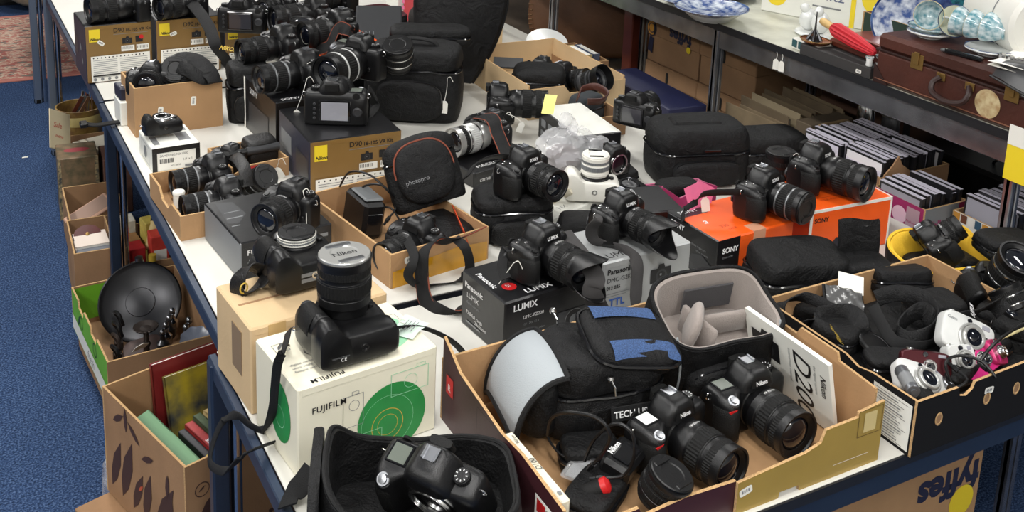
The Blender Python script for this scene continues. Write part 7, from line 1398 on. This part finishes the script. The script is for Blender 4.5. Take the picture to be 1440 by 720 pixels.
# dark rack and bowl at the upper left, beyond the rug
q = thing('blue_rack', 'blue perforated steel rack upright at the far left beyond the rug', 'rack', T(.31, 7.55, 0)); g = M(); g.box(-.05, .05, -.03, .03, .0, 1.8, .003); up = ob('upright', g, mat('bright blue steel', s2l(44, 84, 124), .45, .2), q)
for k in range(10):
    for sx_ in (-.025, .025):
        g = M(); g.lathe([(.008, 0), (.0001, .0005)], 12, T(sx_, -.0302, .02 + .07 * k) @ R(90, 0, 0)); ob('hole', g, BINK, up)
g = M(); g.box(-1.2, 1.2, 0, .6, .0, .02, .003); ob('bottom_shelf', g, PLAST, q); g = M(); g.box(-1.2, -.06, .2, .6, .02, .9, .01); ob('dark_crate', g, PLAST, q); g = M(); g.box(.06, 1.2, .3, .6, .02, .9, .01); ob('dark_crate', g, PLAST, q)
q = thing('flower_bowl', 'cream bowl of red and white flowers on the floor at the far left', 'bowl', T(.62, 7.45, .021)); g = M(); g.lathe([(.09, 0), (.15, .04), (.2, .14), (.19, .14), (.14, .05), (.0001, .03)], 32); ob('bowl_body', g, mat('cream glaze bowl', s2l(190, 178, 150), .3), q); g = M(); g.ball((0, 0, .15), .18, .18, .09, 30, 14); ob('flowers', wobm(g, .02, 16), mat('red white flowers', s2l(206, 190, 180), .8, col2=s2l(140, 44, 48), vscale=22), q, ang=80)
q = thing('curtain_board', 'tall orange brown board leaning at the far left edge', 'board', T(.0, 7.3, 0) @ R(0, 8, 0)); g = M(); g.box(-.25, -.02, -.02, .02, 0, 1.2, .004); ob('board_face', g, mat('orange brown board', s2l(120, 76, 48), .6), q); g = M(); g.box(-.02, .0, -.024, .024, 0, 1.2, .004); ob('edge_strip', g, WOOD, q)
# below the near table at right and left
fr = carton('fruit_carton', 'brown fruit carton with upside down dark lettering on the carpet below the front edge', 1.30, 1.145, 1, .44, .26, .5, z=.001, mats=dict(front=KRAFT))
decal(fr, face(.44, .26, .5, 'front'), [('t', 'fyffes', .43, .465, .085, mat('navy ink', (0, 0, 0)), dict(rot=180, bold=.04)), ('c', .39, .385, .035, YELINK), ('g', .1, .38, .07, .007, mat('navy ink', (0, 0, 0))), ('g', .1, .38, .056, .006, mat('amber print', (0, 0, 0))), ('g', .1, .38, .042, .006, mat('navy ink', (0, 0, 0))), ('g', .1, .38, .028, .005, mat('amber print', (0, 0, 0)))])
g = M(); g.loft([ring(0, 0, 0, .026, .011, 3, 24), ring(0, 0, .0005, .024, .01, 3, 24)], face(.44, .26, .5, 'front') @ T(.2, .34, .0008)); ob('hand_hole', g, mat('dark opening', (0, 0, 0)), fr)
q = carton('brown_carton', 'brown carton with dark lettering under the near table at left', .47, 1.22, 10, .3, .3, .3, z=.001, mats=dict(front=KRAFTD)); decal(q, face(.3, .3, .3, 'front'), [('t', 'TROPIC', .02, .12, .06, BP, dict(bold=.03))]); decal(q, face(.3, .3, .3, 'left'), [('t', 'TROPIC', .02, .12, .06, BP, dict(bold=.03))])
q = thing('trolley_wheel', 'red trolley caster wheel under the table at the right picture edge', 'wheel', T(2.07, 1.5, .05) @ R(0, 0, 30)); g = M(); g.lathe([(.03, -.014), (.045, -.014), (.048, -.008), (.048, .008), (.045, .014), (.03, .014)], 32, R(90, 0, 0)); ob('tyre', g, RED, q); g = M(); g.lathe([(.0001, -.016), (.028, -.015), (.028, .015), (.0001, .016)], 24, R(90, 0, 0)); ob('hub', g, PLAST, q); g = M(); g.box(-.012, .012, -.02, .02, .04, .09, .003); ob('fork', g, STEEL, q)
